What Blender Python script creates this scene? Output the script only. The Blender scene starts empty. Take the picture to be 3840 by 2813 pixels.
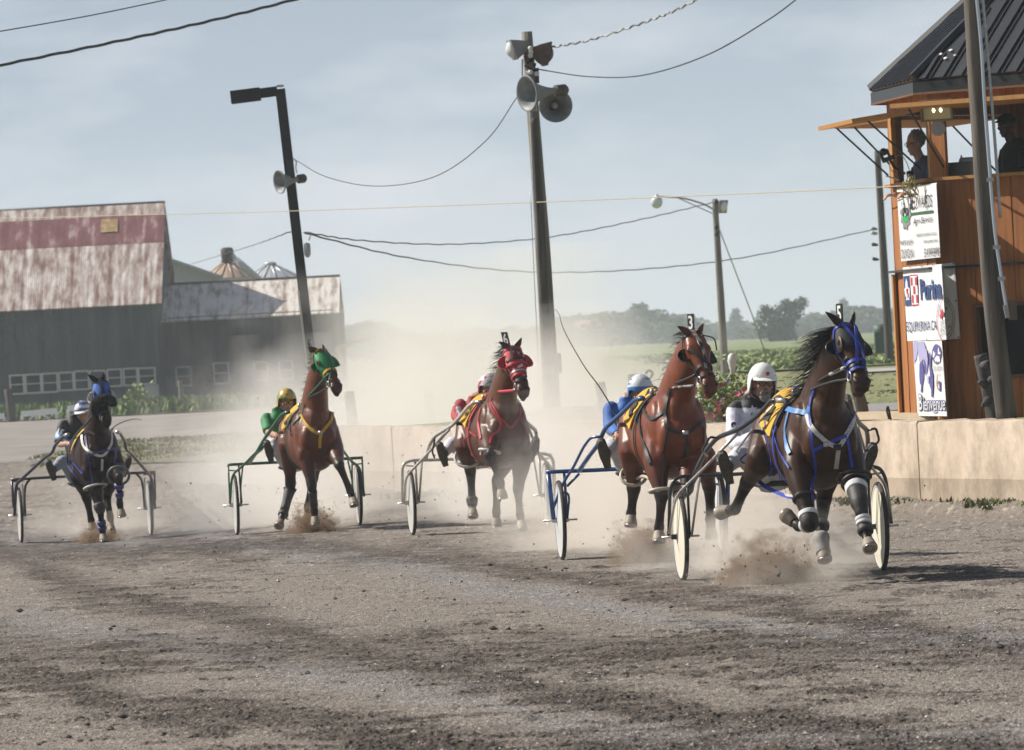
import bpy, math, random
import numpy as np
from mathutils import Vector, Matrix
from mathutils.bvhtree import BVHTree
rng = np.random.default_rng(7); random.seed(7)
S = bpy.context.scene; COL = S.collection
R = math.radians
# ---------------------------------------------------------------- camera
F = 25543.0; CX, CY = 1920.0, 1406.5; H = 1.9       # focal length and centre in photo pixels, eye height
RHO = math.atan(.0507); PIT = math.atan(109.6*math.cos(RHO)/F)
f0 = np.array((0, math.cos(PIT), -math.sin(PIT))); r0 = np.array((1., 0, 0)); u0 = np.cross(r0, f0)
cr = math.cos(RHO)*r0-math.sin(RHO)*u0; cu = math.sin(RHO)*r0+math.cos(RHO)*u0
CAM = np.array((0, 0, H))
cd = bpy.data.cameras.new('camera'); cam = bpy.data.objects.new('camera', cd); COL.objects.link(cam)
cam.matrix_world = Matrix(((cr[0], cu[0], -f0[0], 0), (cr[1], cu[1], -f0[1], 0), (cr[2], cu[2], -f0[2], H), (0, 0, 0, 1)))
cd.sensor_width = 36; cd.lens = 36*F/3840; cd.clip_start = .5; cd.clip_end = 9000
cd.dof.use_dof = True; cd.dof.focus_distance = 52.5; cd.dof.aperture_fstop = 13
S.camera = cam
# ---------------------------------------------------------------- sky, sun, exposure
SUN = np.array((-.80, .26, .72)); SUN /= np.linalg.norm(SUN)
W = bpy.data.worlds.new('World'); S.world = W; W.use_nodes = True
nt = W.node_tree; nt.nodes.clear()
def wn(t, **k):
    n = nt.nodes.new(t)
    for a, b in k.items(): setattr(n, a, b)
    return n
sky = wn('ShaderNodeTexSky', sky_type='NISHITA', sun_disc=False, sun_elevation=math.asin(SUN[2]), sun_rotation=math.atan2(SUN[0], SUN[1]), air_density=1.0, dust_density=.6, ozone_density=2.5)
geo = wn('ShaderNodeTexCoord'); mp = wn('ShaderNodeMapping'); mp.inputs['Scale'].default_value = (9, 9, 30)
nz = wn('ShaderNodeTexNoise'); nz.inputs['Scale'].default_value = 2.2; nz.inputs['Detail'].default_value = 6; nz.inputs['Roughness'].default_value = .55
rp = wn('ShaderNodeValToRGB'); rp.color_ramp.elements[0].position = .42; rp.color_ramp.elements[1].position = .72
rp.color_ramp.elements[0].color = (0, 0, 0, 1); rp.color_ramp.elements[1].color = (.7, .7, .7, 1)
sep = wn('ShaderNodeSeparateXYZ'); gr = wn('ShaderNodeValToRGB'); mr = wn('ShaderNodeMapRange'); mr.inputs[2].default_value = .34; mr.interpolation_type = 'SMOOTHSTEP'; mr.inputs[1].default_value = .05
for e, ps, c in zip((gr.color_ramp.elements[0], gr.color_ramp.elements[1], gr.color_ramp.elements.new(.034), gr.color_ramp.elements.new(.16)), (0., 1., .034, .16), ((.535, .58, .62), (.07, .12, .20), (.35, .415, .485), (.12, .17, .235))): e.position = ps; e.color = (*c, 1)
tint = wn('ShaderNodeMix', data_type='RGBA', blend_type='MULTIPLY'); tint.inputs[0].default_value = 1; tint.inputs[7].default_value = (.030, .032, .036, 1)     # the Nishita sky at its usual strength
blend = wn('ShaderNodeMix', data_type='RGBA'); mx = wn('ShaderNodeMix', data_type='RGBA'); mx.inputs[7].default_value = (.60, .62, .66, 1)
bg = wn('ShaderNodeBackground'); bg.inputs['Strength'].default_value = 1; wo = wn('ShaderNodeOutputWorld')
L = nt.links.new
L(geo.outputs['Generated'], mp.inputs[0]); L(mp.outputs[0], nz.inputs['Vector']); L(nz.outputs['Fac'], rp.inputs[0]); L(geo.outputs['Generated'], sep.inputs[0]); L(sep.outputs['Z'], gr.inputs[0]); L(sep.outputs['Z'], mr.inputs[0])
L(sky.outputs[0], tint.inputs[6]); L(gr.outputs[0], blend.inputs[6]); L(tint.outputs[2], blend.inputs[7]); L(mr.outputs[0], blend.inputs[0]); L(blend.outputs[2], mx.inputs[6]); L(rp.outputs[0], mx.inputs[0]); L(mx.outputs[2], bg.inputs[0]); L(bg.outputs[0], wo.inputs[0])
sl = bpy.data.lights.new('sun', 'SUN'); sl.energy = 5.0; sl.angle = R(.5); sl.color = (1, .94, .85)
so = bpy.data.objects.new('sun', sl); COL.objects.link(so); so.rotation_euler = Vector(SUN).to_track_quat('Z', 'Y').to_euler()
S.view_settings.view_transform = 'Standard'; S.view_settings.look = 'None'; S.view_settings.exposure = .42; S.view_settings.gamma = 1
C = S.cycles; C.max_bounces = 6; C.diffuse_bounces = 3; C.glossy_bounces = 2; C.transmission_bounces = 4; C.transparent_max_bounces = 8
C.volume_bounces = 1; C.volume_step_rate = 1.0; C.volume_max_steps = 256; C.caustics_reflective = False; C.caustics_refractive = False
C.use_denoising = True; C.sample_clamp_indirect = 4
# ---------------------------------------------------------------- picture geometry
def raydir(px, py): return f0+((px-CX)/F)*cr-((py-CY)/F)*cu
def at(px, py, Y):                                   # world point seen at a photo pixel at depth Y
    d = raydir(px, py); return CAM+d*(Y/d[1])
def on_plane(px, py, p, n):
    d = raydir(px, py); return CAM+d*(np.dot(np.asarray(p)-CAM, n)/np.dot(d, n))
def proj(p):
    q = np.asarray(p)-CAM; z = q@f0; return CX+F*(q@cr)/z, CY-F*(q@cu)/z
# ---------------------------------------------------------------- materials
MATS = {}
def mat(name, c=(.5, .5, .5), c2=None, rough=.6, metal=0, scale=8, bump=0, bscale=None, spec=.5, stretch=None, coord='Object', attr=None, detail=5, lo=.35, hi=.65, sheen=0, coat=0, bdist=.02):
    if name in MATS: return MATS[name]
    m = bpy.data.materials.new(name); m.use_nodes = True; t = m.node_tree; b = t.nodes['Principled BSDF']
    b.inputs['Roughness'].default_value = rough; b.inputs['Metallic'].default_value = metal
    b.inputs['Specular IOR Level'].default_value = spec; b.inputs['Sheen Weight'].default_value = sheen; b.inputs['Coat Weight'].default_value = coat
    b.inputs['Base Color'].default_value = (*c, 1)
    tc = t.nodes.new('ShaderNodeTexCoord'); mp = t.nodes.new('ShaderNodeMapping'); t.links.new(tc.outputs[coord], mp.inputs[0])
    if stretch: mp.inputs['Scale'].default_value = stretch
    src = None
    if attr:
        a = t.nodes.new('ShaderNodeAttribute'); a.attribute_name = attr; src = a.outputs['Color']
    n = t.nodes.new('ShaderNodeTexNoise'); n.inputs['Scale'].default_value = scale; n.inputs['Detail'].default_value = detail; t.links.new(mp.outputs[0], n.inputs['Vector'])
    if c2 or attr:
        r = t.nodes.new('ShaderNodeValToRGB'); e = r.color_ramp.elements; e[0].position = lo; e[1].position = hi
        t.links.new(n.outputs['Fac'], r.inputs[0])
        if attr:
            e[0].color = (.72, .72, .72, 1); e[1].color = (1.2, 1.2, 1.2, 1)
            x = t.nodes.new('ShaderNodeMix'); x.data_type = 'RGBA'; x.blend_type = 'MULTIPLY'; x.inputs[0].default_value = 1
            t.links.new(src, x.inputs[6]); t.links.new(r.outputs[0], x.inputs[7]); t.links.new(x.outputs[2], b.inputs['Base Color'])
        else:
            e[0].color = (*c, 1); e[1].color = (*c2, 1); t.links.new(r.outputs[0], b.inputs['Base Color'])
    if bump:
        n2 = t.nodes.new('ShaderNodeTexNoise'); n2.inputs['Scale'].default_value = bscale or scale*3; n2.inputs['Detail'].default_value = 4
        t.links.new(mp.outputs[0], n2.inputs['Vector'])
        bp = t.nodes.new('ShaderNodeBump'); bp.inputs['Strength'].default_value = bump; bp.inputs['Distance'].default_value = bdist
        t.links.new(n2.outputs['Fac'], bp.inputs['Height']); t.links.new(bp.outputs[0], b.inputs['Normal'])
    MATS[name] = m; return m
# ---------------------------------------------------------------- mesh building
def nrm(v): v = np.asarray(v, float); return v/(np.linalg.norm(v)+1e-12)
class MB:
    def __init__(s): s.V = []; s.Fc = []; s.n = 0; s.UV = []
    def add(s, V, Fc, uv=None):
        V = np.asarray(V, float).reshape(-1, 3); s.V.append(V); o = s.n; s.Fc += [tuple(i+o for i in f) for f in Fc]; s.n += len(V); return s
    def box(s, c, sz, ax=None):
        c = np.asarray(c, float); ax = np.eye(3) if ax is None else np.asarray(ax, float)
        v = [c+ax[0]*i*sz[0]/2+ax[1]*j*sz[1]/2+ax[2]*k*sz[2]/2 for k in (-1, 1) for j in (-1, 1) for i in (-1, 1)]
        return s.add(v, [(0, 2, 3, 1), (4, 5, 7, 6), (0, 1, 5, 4), (2, 6, 7, 3), (0, 4, 6, 2), (1, 3, 7, 5)])
    def bar(s, a, b, w, h, up=(0, 0, 1)):
        a, b = np.asarray(a, float), np.asarray(b, float); d = nrm(b-a); y = nrm(np.cross(up, d)); z = np.cross(d, y)
        return s.box((a+b)/2, (np.linalg.norm(b-a), w, h), (d, y, z))
    def loft(s, rings, cap=True, closed=False):
        k = len(rings[0]); n = len(rings); V = np.concatenate([np.asarray(r, float) for r in rings]); Fc = []
        for i in range(n if closed else n-1):
            a, b = i*k, ((i+1) % n)*k
            for j in range(k): Fc.append((a+j, a+(j+1) % k, b+(j+1) % k, b+j))
        if cap and not closed: Fc.append(tuple(range(k))[::-1]); Fc.append(tuple((n-1)*k+j for j in range(k)))
        return s.add(V, Fc)
    def tube(s, P, rad, n=10, flat=1.0, up=None, closed=False, cap=True):
        P = np.asarray(P, float); m = len(P); rad = np.broadcast_to(np.asarray(rad, float), (m,)) if np.ndim(rad) <= 1 else rad
        if closed: T = np.roll(P, -1, 0)-np.roll(P, 1, 0)
        else: T = np.gradient(P, axis=0)
        T /= np.linalg.norm(T, axis=1)[:, None]+1e-12
        x = np.asarray(up, float) if up is not None else np.array((0, 0, 1.)) if abs(T[0][2]) < .9 else np.array((1., 0, 0))
        rings = []; th = np.linspace(0, 2*np.pi, n, endpoint=False)
        for i in range(m):
            ref = np.asarray(up[i]) if (up is not None and np.ndim(up) == 2) else x
            b = nrm(np.cross(T[i], ref)); x2 = np.cross(b, T[i])
            if up is None: x = x2
            rings.append(P[i]+rad[i]*(np.outer(np.cos(th), b)+flat*np.outer(np.sin(th), x2)))
        return s.loft(rings, cap, closed)
    def ball(s, c, r, ax=None, n=12, m=8):
        r = np.broadcast_to(np.asarray(r, float), (3,)); ax = np.eye(3) if ax is None else np.asarray(ax, float); rings = []
        for i in range(m+1):
            a = -math.pi/2*.985+math.pi*.985*i/m; th = np.linspace(0, 2*np.pi, n, endpoint=False)
            l = np.stack([np.cos(th)*math.cos(a)*r[0], np.sin(th)*math.cos(a)*r[1], np.full(n, math.sin(a)*r[2])], 1)
            rings.append(np.asarray(c)+l@ax)
        return s.loft(rings)
    def lathe(s, a, d, prof, n=20, cap=True):              # prof: (distance along d, radius)
        d = nrm(d); x = nrm(np.cross(d, (0, 0, 1) if abs(d[2]) < .9 else (1, 0, 0))); y = np.cross(d, x); th = np.linspace(0, 2*np.pi, n, endpoint=False)
        return s.loft([np.asarray(a)+d*t+r*(np.outer(np.cos(th), x)+np.outer(np.sin(th), y)) for t, r in prof], cap)
    def arr(s): return np.concatenate(s.V), s.Fc
    def build(s, name, m, parent=None, smooth=True, org=None, auto=None):
        V, Fc = s.arr(); return mesh_obj(name, V, Fc, m, parent, smooth, org, auto)
WORG = {}
def mesh_obj(name, V, Fc, m, parent=None, smooth=True, org=None, auto=None):
    V = np.asarray(V, float)
    if parent is not None: base = WORG[parent.name]
    else: base = np.array((V[:, 0].mean(), V[:, 1].mean(), V[:, 2].min())) if org is None else np.asarray(org, float)
    me = bpy.data.meshes.new(name); me.from_pydata((V-base).tolist(), [], Fc); me.update()
    if smooth:
        me.polygons.foreach_set('use_smooth', [True]*len(me.polygons))
        if auto is not None: me.set_sharp_from_angle(angle=R(auto))
    if m is not None: me.materials.append(m)
    o = bpy.data.objects.new(name, me); COL.objects.link(o)
    if parent is not None: o.parent = parent
    else: o.location = base
    WORG[o.name] = base; return o
def tag(o, label=None, cat=None, group=None, kind=None):
    for k, v in (('label', label), ('category', cat), ('group', group), ('kind', kind)):
        if v: o[k] = v
    return o
def thing(name, loc, label, cat, group=None):
    o = bpy.data.objects.new(name, None); COL.objects.link(o); o.empty_display_size = .2; o.location = [float(q) for q in loc]
    WORG[o.name] = np.array(loc, float); return tag(o, label, cat, group)
def copy_tree(o, parent=None):
    c = o.copy(); COL.objects.link(c); c.parent = parent
    for ch in list(o.children): copy_tree(ch, c)
    return c
def mesh_of(V, Fc, voxel, smooth=4, fac=.5):                # union of closed shapes as one smooth skin
    me = bpy.data.meshes.new('tmp'); me.from_pydata(np.asarray(V).tolist(), [], Fc); o = bpy.data.objects.new('tmp', me); COL.objects.link(o)
    q = o.modifiers.new('r', 'REMESH'); q.mode = 'VOXEL'; q.voxel_size = voxel
    if smooth: q = o.modifiers.new('s', 'SMOOTH'); q.factor = fac; q.iterations = smooth
    dg = bpy.context.evaluated_depsgraph_get(); dg.update(); e = o.evaluated_get(dg); r = e.to_mesh()
    V2 = np.empty(len(r.vertices)*3); r.vertices.foreach_get('co', V2); F2 = [tuple(p.vertices) for p in r.polygons]; e.to_mesh_clear()
    bpy.data.objects.remove(o); bpy.data.meshes.remove(me); return V2.reshape(-1, 3), F2
def cat(P, k=6, closed=False):                              # Catmull-Rom through points
    P = np.asarray(P, float); n = len(P)
    if n < 3 and not closed: return np.array([P[0]+(P[-1]-P[0])*t for t in np.linspace(0, 1, k+1)])
    Q = np.vstack([P[-1:], P, P[:2]]) if closed else np.vstack([2*P[:1]-P[1:2], P, 2*P[-1:]-P[-2:-1]]); out = []
    for i in range(n if closed else n-1):
        a, b, c, d = Q[i:i+4]
        for t in np.arange(k)/k: out.append(.5*(2*b+(c-a)*t+(2*a-5*b+4*c-d)*t*t+(3*b-a-3*c+d)*t**3))
    if not closed: out.append(P[-1])
    return np.array(out)
def fillet(P, r=.06, k=4):                                  # polyline with rounded corners
    P = np.asarray(P, float); out = [P[0]]
    for a, b, c in zip(P[:-2], P[1:-1], P[2:]):
        q = min(r, np.linalg.norm(a-b)*.45, np.linalg.norm(c-b)*.45); p1 = b+nrm(a-b)*q; p2 = b+nrm(c-b)*q
        for t in np.linspace(0, 1, k+1): out.append((1-t)**2*p1+2*t*(1-t)*b+t*t*p2)
    out.append(P[-1]); return np.array(out)
def set_attr(o, name, cols):
    a = o.data.color_attributes.new(name, 'FLOAT_COLOR', 'POINT'); q = np.ones((len(o.data.vertices), 4)); q[:, :3] = cols; a.data.foreach_set('color', q.ravel())
def set_uv(o, uvfun):
    me = o.data; u = me.uv_layers.new(name='UVMap'); V = np.empty(len(me.vertices)*3); me.vertices.foreach_get('co', V); V = V.reshape(-1, 3)
    li = np.empty(len(me.loops), int); me.loops.foreach_get('vertex_index', li); uv = uvfun(V+WORG[o.name])[li]; u.data.foreach_set('uv', uv.ravel())
def text(s, p, ax_u, ax_v, w, h, m, name, parent, n_off=.004, shear=0, bold=0, align='l', lift=None):
    cu_ = bpy.data.curves.new('t', 'FONT'); cu_.body = s; cu_.resolution_u = 3; cu_.shear = shear; cu_.offset = bold
    o = bpy.data.objects.new('t', cu_); COL.objects.link(o); dg = bpy.context.evaluated_depsgraph_get(); dg.update(); e = o.evaluated_get(dg); r = e.to_mesh()
    V = np.empty(len(r.vertices)*3); r.vertices.foreach_get('co', V); V = V.reshape(-1, 3); Fc = [tuple(q.vertices) for q in r.polygons]; e.to_mesh_clear()
    bpy.data.objects.remove(o); bpy.data.curves.remove(cu_)
    lo, hi = V[:, :2].min(0), V[:, :2].max(0); q = (V[:, :2]-lo)/(hi-lo+1e-9)
    ax_u, ax_v = nrm(ax_u), nrm(ax_v); nn = nrm(np.cross(ax_u, ax_v))
    if lift is None: W_ = np.asarray(p)+np.outer(q[:, 0]*w, ax_u)+np.outer(q[:, 1]*h, ax_v)+nn*n_off
    else: W_ = lift(q)
    return mesh_obj(name, W_, Fc, m, parent, False)
# ================================================================ terrain
_h = np.random.default_rng(3).random((8, 256, 256))
def vn(x, y, k=0):                                        # value noise 0..1
    xi = np.floor(x).astype(int); yi = np.floor(y).astype(int); fx = x-xi; fy = y-yi
    fx = fx*fx*(3-2*fx); fy = fy*fy*(3-2*fy); T = _h[k]; a = T[xi % 256, yi % 256]; b = T[(xi+1) % 256, yi % 256]; c = T[xi % 256, (yi+1) % 256]; d = T[(xi+1) % 256, (yi+1) % 256]
    return (a*(1-fx)+b*fx)*(1-fy)+(c*(1-fx)+d*fx)*fy
def ss(x): x = np.clip(x, 0, 1); return x*x*(3-2*x)
RIGS = dict(h5=(2935, 2158, 53.6), h3=(2410, 2081, 60.2), h6=(1804, 1992, 73.2), h7=(1120, 1986, 79.0), h1=(324, 2026, 86.5))
_c = np.array([at(*v) for v in RIGS.values()])
_K = lambda x, y: np.exp(-((x[..., None]-_c[:, 0])/3.2)**2-((y[..., None]-_c[:, 1])/11.)**2)
_w = np.linalg.solve(_K(_c[:, 0], _c[:, 1]), _c[:, 2])
def gz(x, y):                                            # the banked track surface
    x = np.asarray(x, float); y = np.asarray(y, float); return _K(x, y)@_w
def grid(name, xs, ys, zf, m, kind='structure', parent=None):
    X, Y = np.meshgrid(xs, ys); Z = zf(X, Y); n, k = X.shape
    i = np.arange(n*k).reshape(n, k); Fc = np.stack([i[:-1, :-1], i[:-1, 1:], i[1:, 1:], i[1:, :-1]], -1).reshape(-1, 4)
    o = mesh_obj(name, np.stack([X, Y, Z], -1).reshape(-1, 3), Fc.tolist(), m, parent, True, org=(0, 0, 0)); return tag(o, kind=kind)
M_grass = mat('field_grass', (.15, .17, .06), (.22, .215, .095), .9, scale=.35, bump=.6, bscale=6, stretch=(1, .25, 1), bdist=.2)
M_crop = mat('crop_green', (.15, .20, .07), (.23, .26, .11), .85, scale=.25, bump=.8, bscale=4, stretch=(1, .3, 1), bdist=.3)
M_dirt = mat('packed_dirt', (.20, .18, .16), (.27, .245, .215), .95, scale=.5, bump=.4, bscale=8, stretch=(1, .3, 1))
far = np.concatenate([np.linspace(-4000, -60, 24), np.linspace(-50, 50, 101), np.linspace(60, 4000, 24)])
fy = np.concatenate([np.linspace(-60, 20, 9), np.linspace(22, 300, 140), np.linspace(310, 5200, 60)])
grid('ground', far, fy, lambda x, y: gz(x, y)-.05, M_grass)
# race track: fine gravel, every lump real
q = []; yy = 30.0
while yy < 142: q.append(yy); yy *= 1.00125 if yy < 62 else 1.004
ty = np.array(q); k = 560; uu = np.linspace(-1, 1, k)
Yg = np.repeat(ty[:, None], k, 1); Xg = uu[None, :]*(Yg*.103+1.2)
wallx = lambda y: 24.8-.29*y                              # foot of the concrete wall
_pj = lambda X, Y, Z: (CX+F*((X*cr[0]+(Y)*cr[1]+(Z-H)*cr[2])/(X*f0[0]+Y*f0[1]+(Z-H)*f0[2])), CY-F*((X*cu[0]+Y*cu[1]+(Z-H)*cu[2])/(X*f0[0]+Y*f0[1]+(Z-H)*f0[2])))
Zb = gz(Xg, Yg)
wd = wallx(Yg)-Xg
Zb += .10*ss(1-np.abs(wd)/.9)*(.5+vn(Xg*2, Yg*1.2, 4))     # loose berm along the wall foot
PX, PY = _pj(Xg, Yg, Zb)
def fbm(s, k): return sum(vn(Xg*s*2**j+k*7, Yg*s*2**j*.8, (k+j) % 8)*.5**(j+1) for j in range(4))/.9375
FB = fbm(2.2, 1); FB2 = fbm(6., 3)
def band(pts, wdt, k):
    pts = np.array(pts, float); c = np.interp(PX, pts[:, 0], pts[:, 1]); n = (vn(PX/160, PY/30, k)-.5)*60+(FB-.5)*70
    return np.exp(-((PY+n-c)/wdt)**2)
dark = np.maximum.reduce([
    band([(-400, 1990), (0, 2075), (330, 2215), (620, 2270), (1000, 2350), (1350, 2440), (1700, 2530), (2100, 2600), (2700, 2690), (3200, 2760), (4200, 2850)], 55, 0),
    band([(-400, 2330), (0, 2480), (300, 2590), (600, 2670), (1000, 2690), (1300, 2740), (1700, 2830)], 75, 2)*.95,
    band([(1500, 2060), (1900, 2130), (2300, 2190), (2700, 2235), (3100, 2300), (3500, 2390), (3840, 2440), (4300, 2530)], 42, 4),
    band([(900, 2010), (1500, 2075), (1900, 2150)], 18, 1)*.8, band([(1900, 2480), (2500, 2520), (2900, 2600)], 20, 3)*.55,
    band([(-300, 2330), (0, 2390), (250, 2440)], 70, 3)*.8])
blue = np.maximum(band([(900, 2030), (1500, 2110), (1900, 2215), (2300, 2285), (2700, 2340), (3100, 2400)], 36, 5), band([(100, 2330), (800, 2450), (1300, 2540), (1900, 2650), (2300, 2760)], 50, 6)*.7)
patch = ss((fbm(3.2, 5)*.75+vn(Xg*.7, Yg*.12, 2)*.25-.60)/.07)
dark = np.clip(dark*(.35+1.1*FB2)+patch*.6+(FB2-.5)*.35, 0, 1)
base = np.array((.202, .177, .153)); cdk = np.array((.042, .030, .022)); cbl = np.array((.205, .202, .210))
col = base*(1-blue[..., None]*.6)+cbl*blue[..., None]*.6
col = col*(1-dark[..., None]*.80)+cdk*dark[..., None]*.80
sp = rng.random(Xg.shape); col *= np.where(sp > .955, 1.8, np.where(sp < .05, .55, 1))[..., None]
jit = rng.normal(0, 1, Xg.shape)
amp = np.clip(.0014+.0022*dark, 0, 1)*np.clip(45/Yg, .35, 1.2)
Zt = Zb+amp*jit+.005*(vn(Xg*9, Yg*5, 1)-.5)+.012*dark*(vn(Xg*7, Yg*3, 2)-.35)+.02*(vn(Xg*.8, Yg*.25, 7)-.5)+.02*patch*(vn(Xg*20, Yg*6, 0)-.3)
def gmat(name):
    m = mat(name, attr='tone', scale=130, rough=.96, spec=.2, stretch=(1, .10, 1), detail=3, lo=.36, hi=.66); e = [n for n in m.node_tree.nodes if n.type == 'VALTORGB'][0].color_ramp.elements; e[0].color = (.50, .49, .48, 1); e[1].color = (1.55, 1.53, 1.50, 1); return m
i = np.arange(Zt.size).reshape(Zt.shape); Fq = np.stack([i[:-1, :-1], i[:-1, 1:], i[1:, 1:], i[1:, :-1]], -1).reshape(-1, 4)
trk = mesh_obj('race_track', np.stack([Xg, Yg, Zt], -1).reshape(-1, 3), Fq.tolist(), gmat('track_gravel'), smooth=False, org=(0, 0, 0)); tag(trk, kind='structure'); set_attr(trk, 'tone', col.reshape(-1, 3))
# loose stones and clods
def stones(name, n, ylo, yhi, slo, shi, cols, m, flat=.6, near=2.2, mask=None):
    oc = np.array([(1, 0, 0), (-1, 0, 0), (0, 1, 0), (0, -1, 0), (0, 0, 1), (0, 0, -1)], float); of = np.array([(0, 2, 4), (2, 1, 4), (1, 3, 4), (3, 0, 4), (2, 0, 5), (1, 2, 5), (3, 1, 5), (0, 3, 5)])
    Y = ylo*(yhi/ylo)**(rng.random(n)**near**.5); X = (rng.random(n)*2-1)*(Y*.095+.6)
    ok = X < wallx(Y)-.05; X, Y = X[ok], Y[ok]
    if mask is not None: ok = mask(X, Y); X, Y = X[ok], Y[ok]
    n = len(X); s = slo+(shi-slo)*rng.random(n)**2.5
    V = oc[None]*(.6+.8*rng.random((n, 6, 1)))*s[:, None, None]; a = rng.random(n)*6.28; ca, sa = np.cos(a)[:, None], np.sin(a)[:, None]
    x, y = V[..., 0]*ca-V[..., 1]*sa, V[..., 0]*sa+V[..., 1]*ca; V = np.stack([x+X[:, None], y+Y[:, None], V[..., 2]*flat+(gz(X, Y)+s*.35)[:, None]], -1)
    Fc = (of[None]+6*np.arange(n)[:, None, None]).reshape(-1, 3)
    o = mesh_obj(name, V.reshape(-1, 3), Fc.tolist(), m, smooth=False, org=(0, 0, 0)); tag(o, kind='stuff')
    ci = np.array(cols)[rng.integers(0, len(cols), n)]*(.7+.6*rng.random((n, 1))); set_attr(o, 'tone', np.repeat(ci, 6, 0)); return o
M_st = mat('loose_stone', attr='tone', scale=40, rough=.95, spec=.2)
stones('gravel', 60000, 31, 75, .002, .009, [(.42, .39, .35), (.34, .31, .29), (.20, .175, .15), (.48, .45, .41), (.27, .235, .20)], M_st)
tag(stones('pebbles', 900, 31, 62, .009, .024, [(.40, .37, .33), (.26, .24, .23), (.12, .10, .085)], M_st), kind='stuff')
stones('dirt_clods', 1700, 31, 60, .006, .036, [(.045, .034, .027), (.07, .052, .04)], M_st, .5, mask=lambda X, Y: vn(X*1.3+5, Y*.22, 4)*.6+vn(X*4, Y*.7, 2)*.4 > .66)
# infield grass, outer road, grass margin by the barns
def strip(name, poly, m, off, nx=40, ny=30):              # a sheet between two image lines, laid on the terrain
    lo, hi = np.array(poly[0], float), np.array(poly[1], float); V = []
    for t in np.linspace(0, 1, ny):
        for s in np.linspace(0, 1, nx):
            a = np.array([np.interp(s, np.linspace(0, 1, len(lo)), lo[:, j]) for j in (0, 1)]); b = np.array([np.interp(s, np.linspace(0, 1, len(hi)), hi[:, j]) for j in (0, 1)]); p = a*(1-t)+b*t
            V.append((*p, float(gz(p[0], p[1]))+off))
    i = np.arange(nx*ny).reshape(ny, nx); Fc = np.stack([i[:-1, :-1], i[:-1, 1:], i[1:, 1:], i[1:, :-1]], -1).reshape(-1, 4)
    return tag(mesh_obj(name, V, Fc.tolist(), m, org=(0, 0, 0)), kind='structure')
strip('outer_road', [[(-34, 128), (-8, 128), (4, 128)], [(-40, 290), (-8, 280), (6, 280)]], M_dirt, -.02)
strip('infield_grass', [[(-10.6, 150), (-8, 131), (-4, 126), (0, 128)], [(-10.4, 156), (-8.0, 170), (-2.5, 176), (2, 176)]], mat('infield', (.10, .095, .035), (.17, .15, .07), .9, scale=.9, bump=.6, bscale=9, stretch=(1, .2, 1), bdist=.1), .03)
strip('grass_margin', [[(-46, 262), (-20, 259), (-4, 258), (8, 258)], [(-60, 330), (-20, 330), (0, 330), (10, 330)]], M_grass, .03)
# raised field behind the retaining wall
V = []; ts = np.concatenate([np.linspace(20, 95, 60), np.linspace(100, 420, 50), np.linspace(450, 2400, 30)]); ds = np.array([0, .02, .1, .3, .8, 1.5, 3, 5, 8, 12, 18, 26, 40, 70, 130, 300, 700, 2500])
for t in ts:
    bx = wallx(t)+.14 if t < 95 else wallx(95)+.14-(t-95)*.01
    for d in ds:
        w = .01 if t < 92 else min(9, .01+(t-92)*.3)
        V.append((bx+d, t, .885*float(ss(d/w))+.02*math.sin(t*.3+d)*min(1, d/3)))
i = np.arange(len(V)).reshape(len(ts), len(ds)); Fq = np.stack([i[:-1, :-1], i[:-1, 1:], i[1:, 1:], i[1:, :-1]], -1).reshape(-1, 4)
fld = tag(mesh_obj('raised_field', V, Fq.tolist(), M_grass, org=(0, 0, 0)), kind='structure')
def flatstrip(name, y0, y1, x0, x1, m, z=.90):
    return grid(name, np.linspace(x0, x1, 30), np.linspace(y0, y1, 8), lambda x, y: z+.02*np.sin(y*.3+x-wallx(np.minimum(y, 95)))*0, m)
flatstrip('gravel_path', 150, 162, 7, 40, mat('path_gravel', (.34, .31, .28), (.42, .39, .36), .95, scale=2), .93)
flatstrip('gravel_apron', 79, 87, 2.6, 14, mat('apron_gravel', (.20, .19, .185), (.30, .28, .27), .95, scale=9, bump=.5), .93)
flatstrip('crop_field', 175, 900, 6, 140, M_crop, .94)
def tufts(name, pts, hgt, wid, nb, cols, lean=.5):         # blades of grass / leaves
    n = len(pts); P = np.repeat(np.asarray(pts, float), nb, 0); N = n*nb
    P[:, :2] += rng.normal(0, wid*.35, (N, 2)); a = rng.random(N)*6.28; h = hgt*(.5+.8*rng.random(N)); w = wid*.10*(.6+.8*rng.random(N))
    dx, dy = np.cos(a), np.sin(a); ln = lean*rng.random(N)*h
    V = np.stack([np.stack([P[:, 0]-dx*w, P[:, 1]-dy*w, P[:, 2]-.01], 1), np.stack([P[:, 0]+dx*w, P[:, 1]+dy*w, P[:, 2]-.01], 1),
                  np.stack([P[:, 0]+dx*w*.8-dy*ln*.5, P[:, 1]+dy*w*.8+dx*ln*.5, P[:, 2]+h*.65], 1), np.stack([P[:, 0]-dy*ln, P[:, 1]+dx*ln, P[:, 2]+h], 1)], 1)
    i = 4*np.arange(N)[:, None]; Fc = np.concatenate([i+np.array([[0, 1, 2]]), i+np.array([[0, 2, 3]])]).tolist()
    o = mesh_obj(name, V.reshape(-1, 3), Fc, mat('blades', attr='tone', scale=3, rough=.7, spec=.3), smooth=False, org=(0, 0, 0)); tag(o, kind='stuff')
    set_attr(o, 'tone', np.repeat(np.array(cols)[rng.integers(0, len(cols), N)]*(.7+.6*rng.random((N, 1))), 4, 0)); return o
GR = [(.09, .13, .035), (.13, .16, .05), (.07, .10, .03), (.17, .17, .07)]
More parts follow.
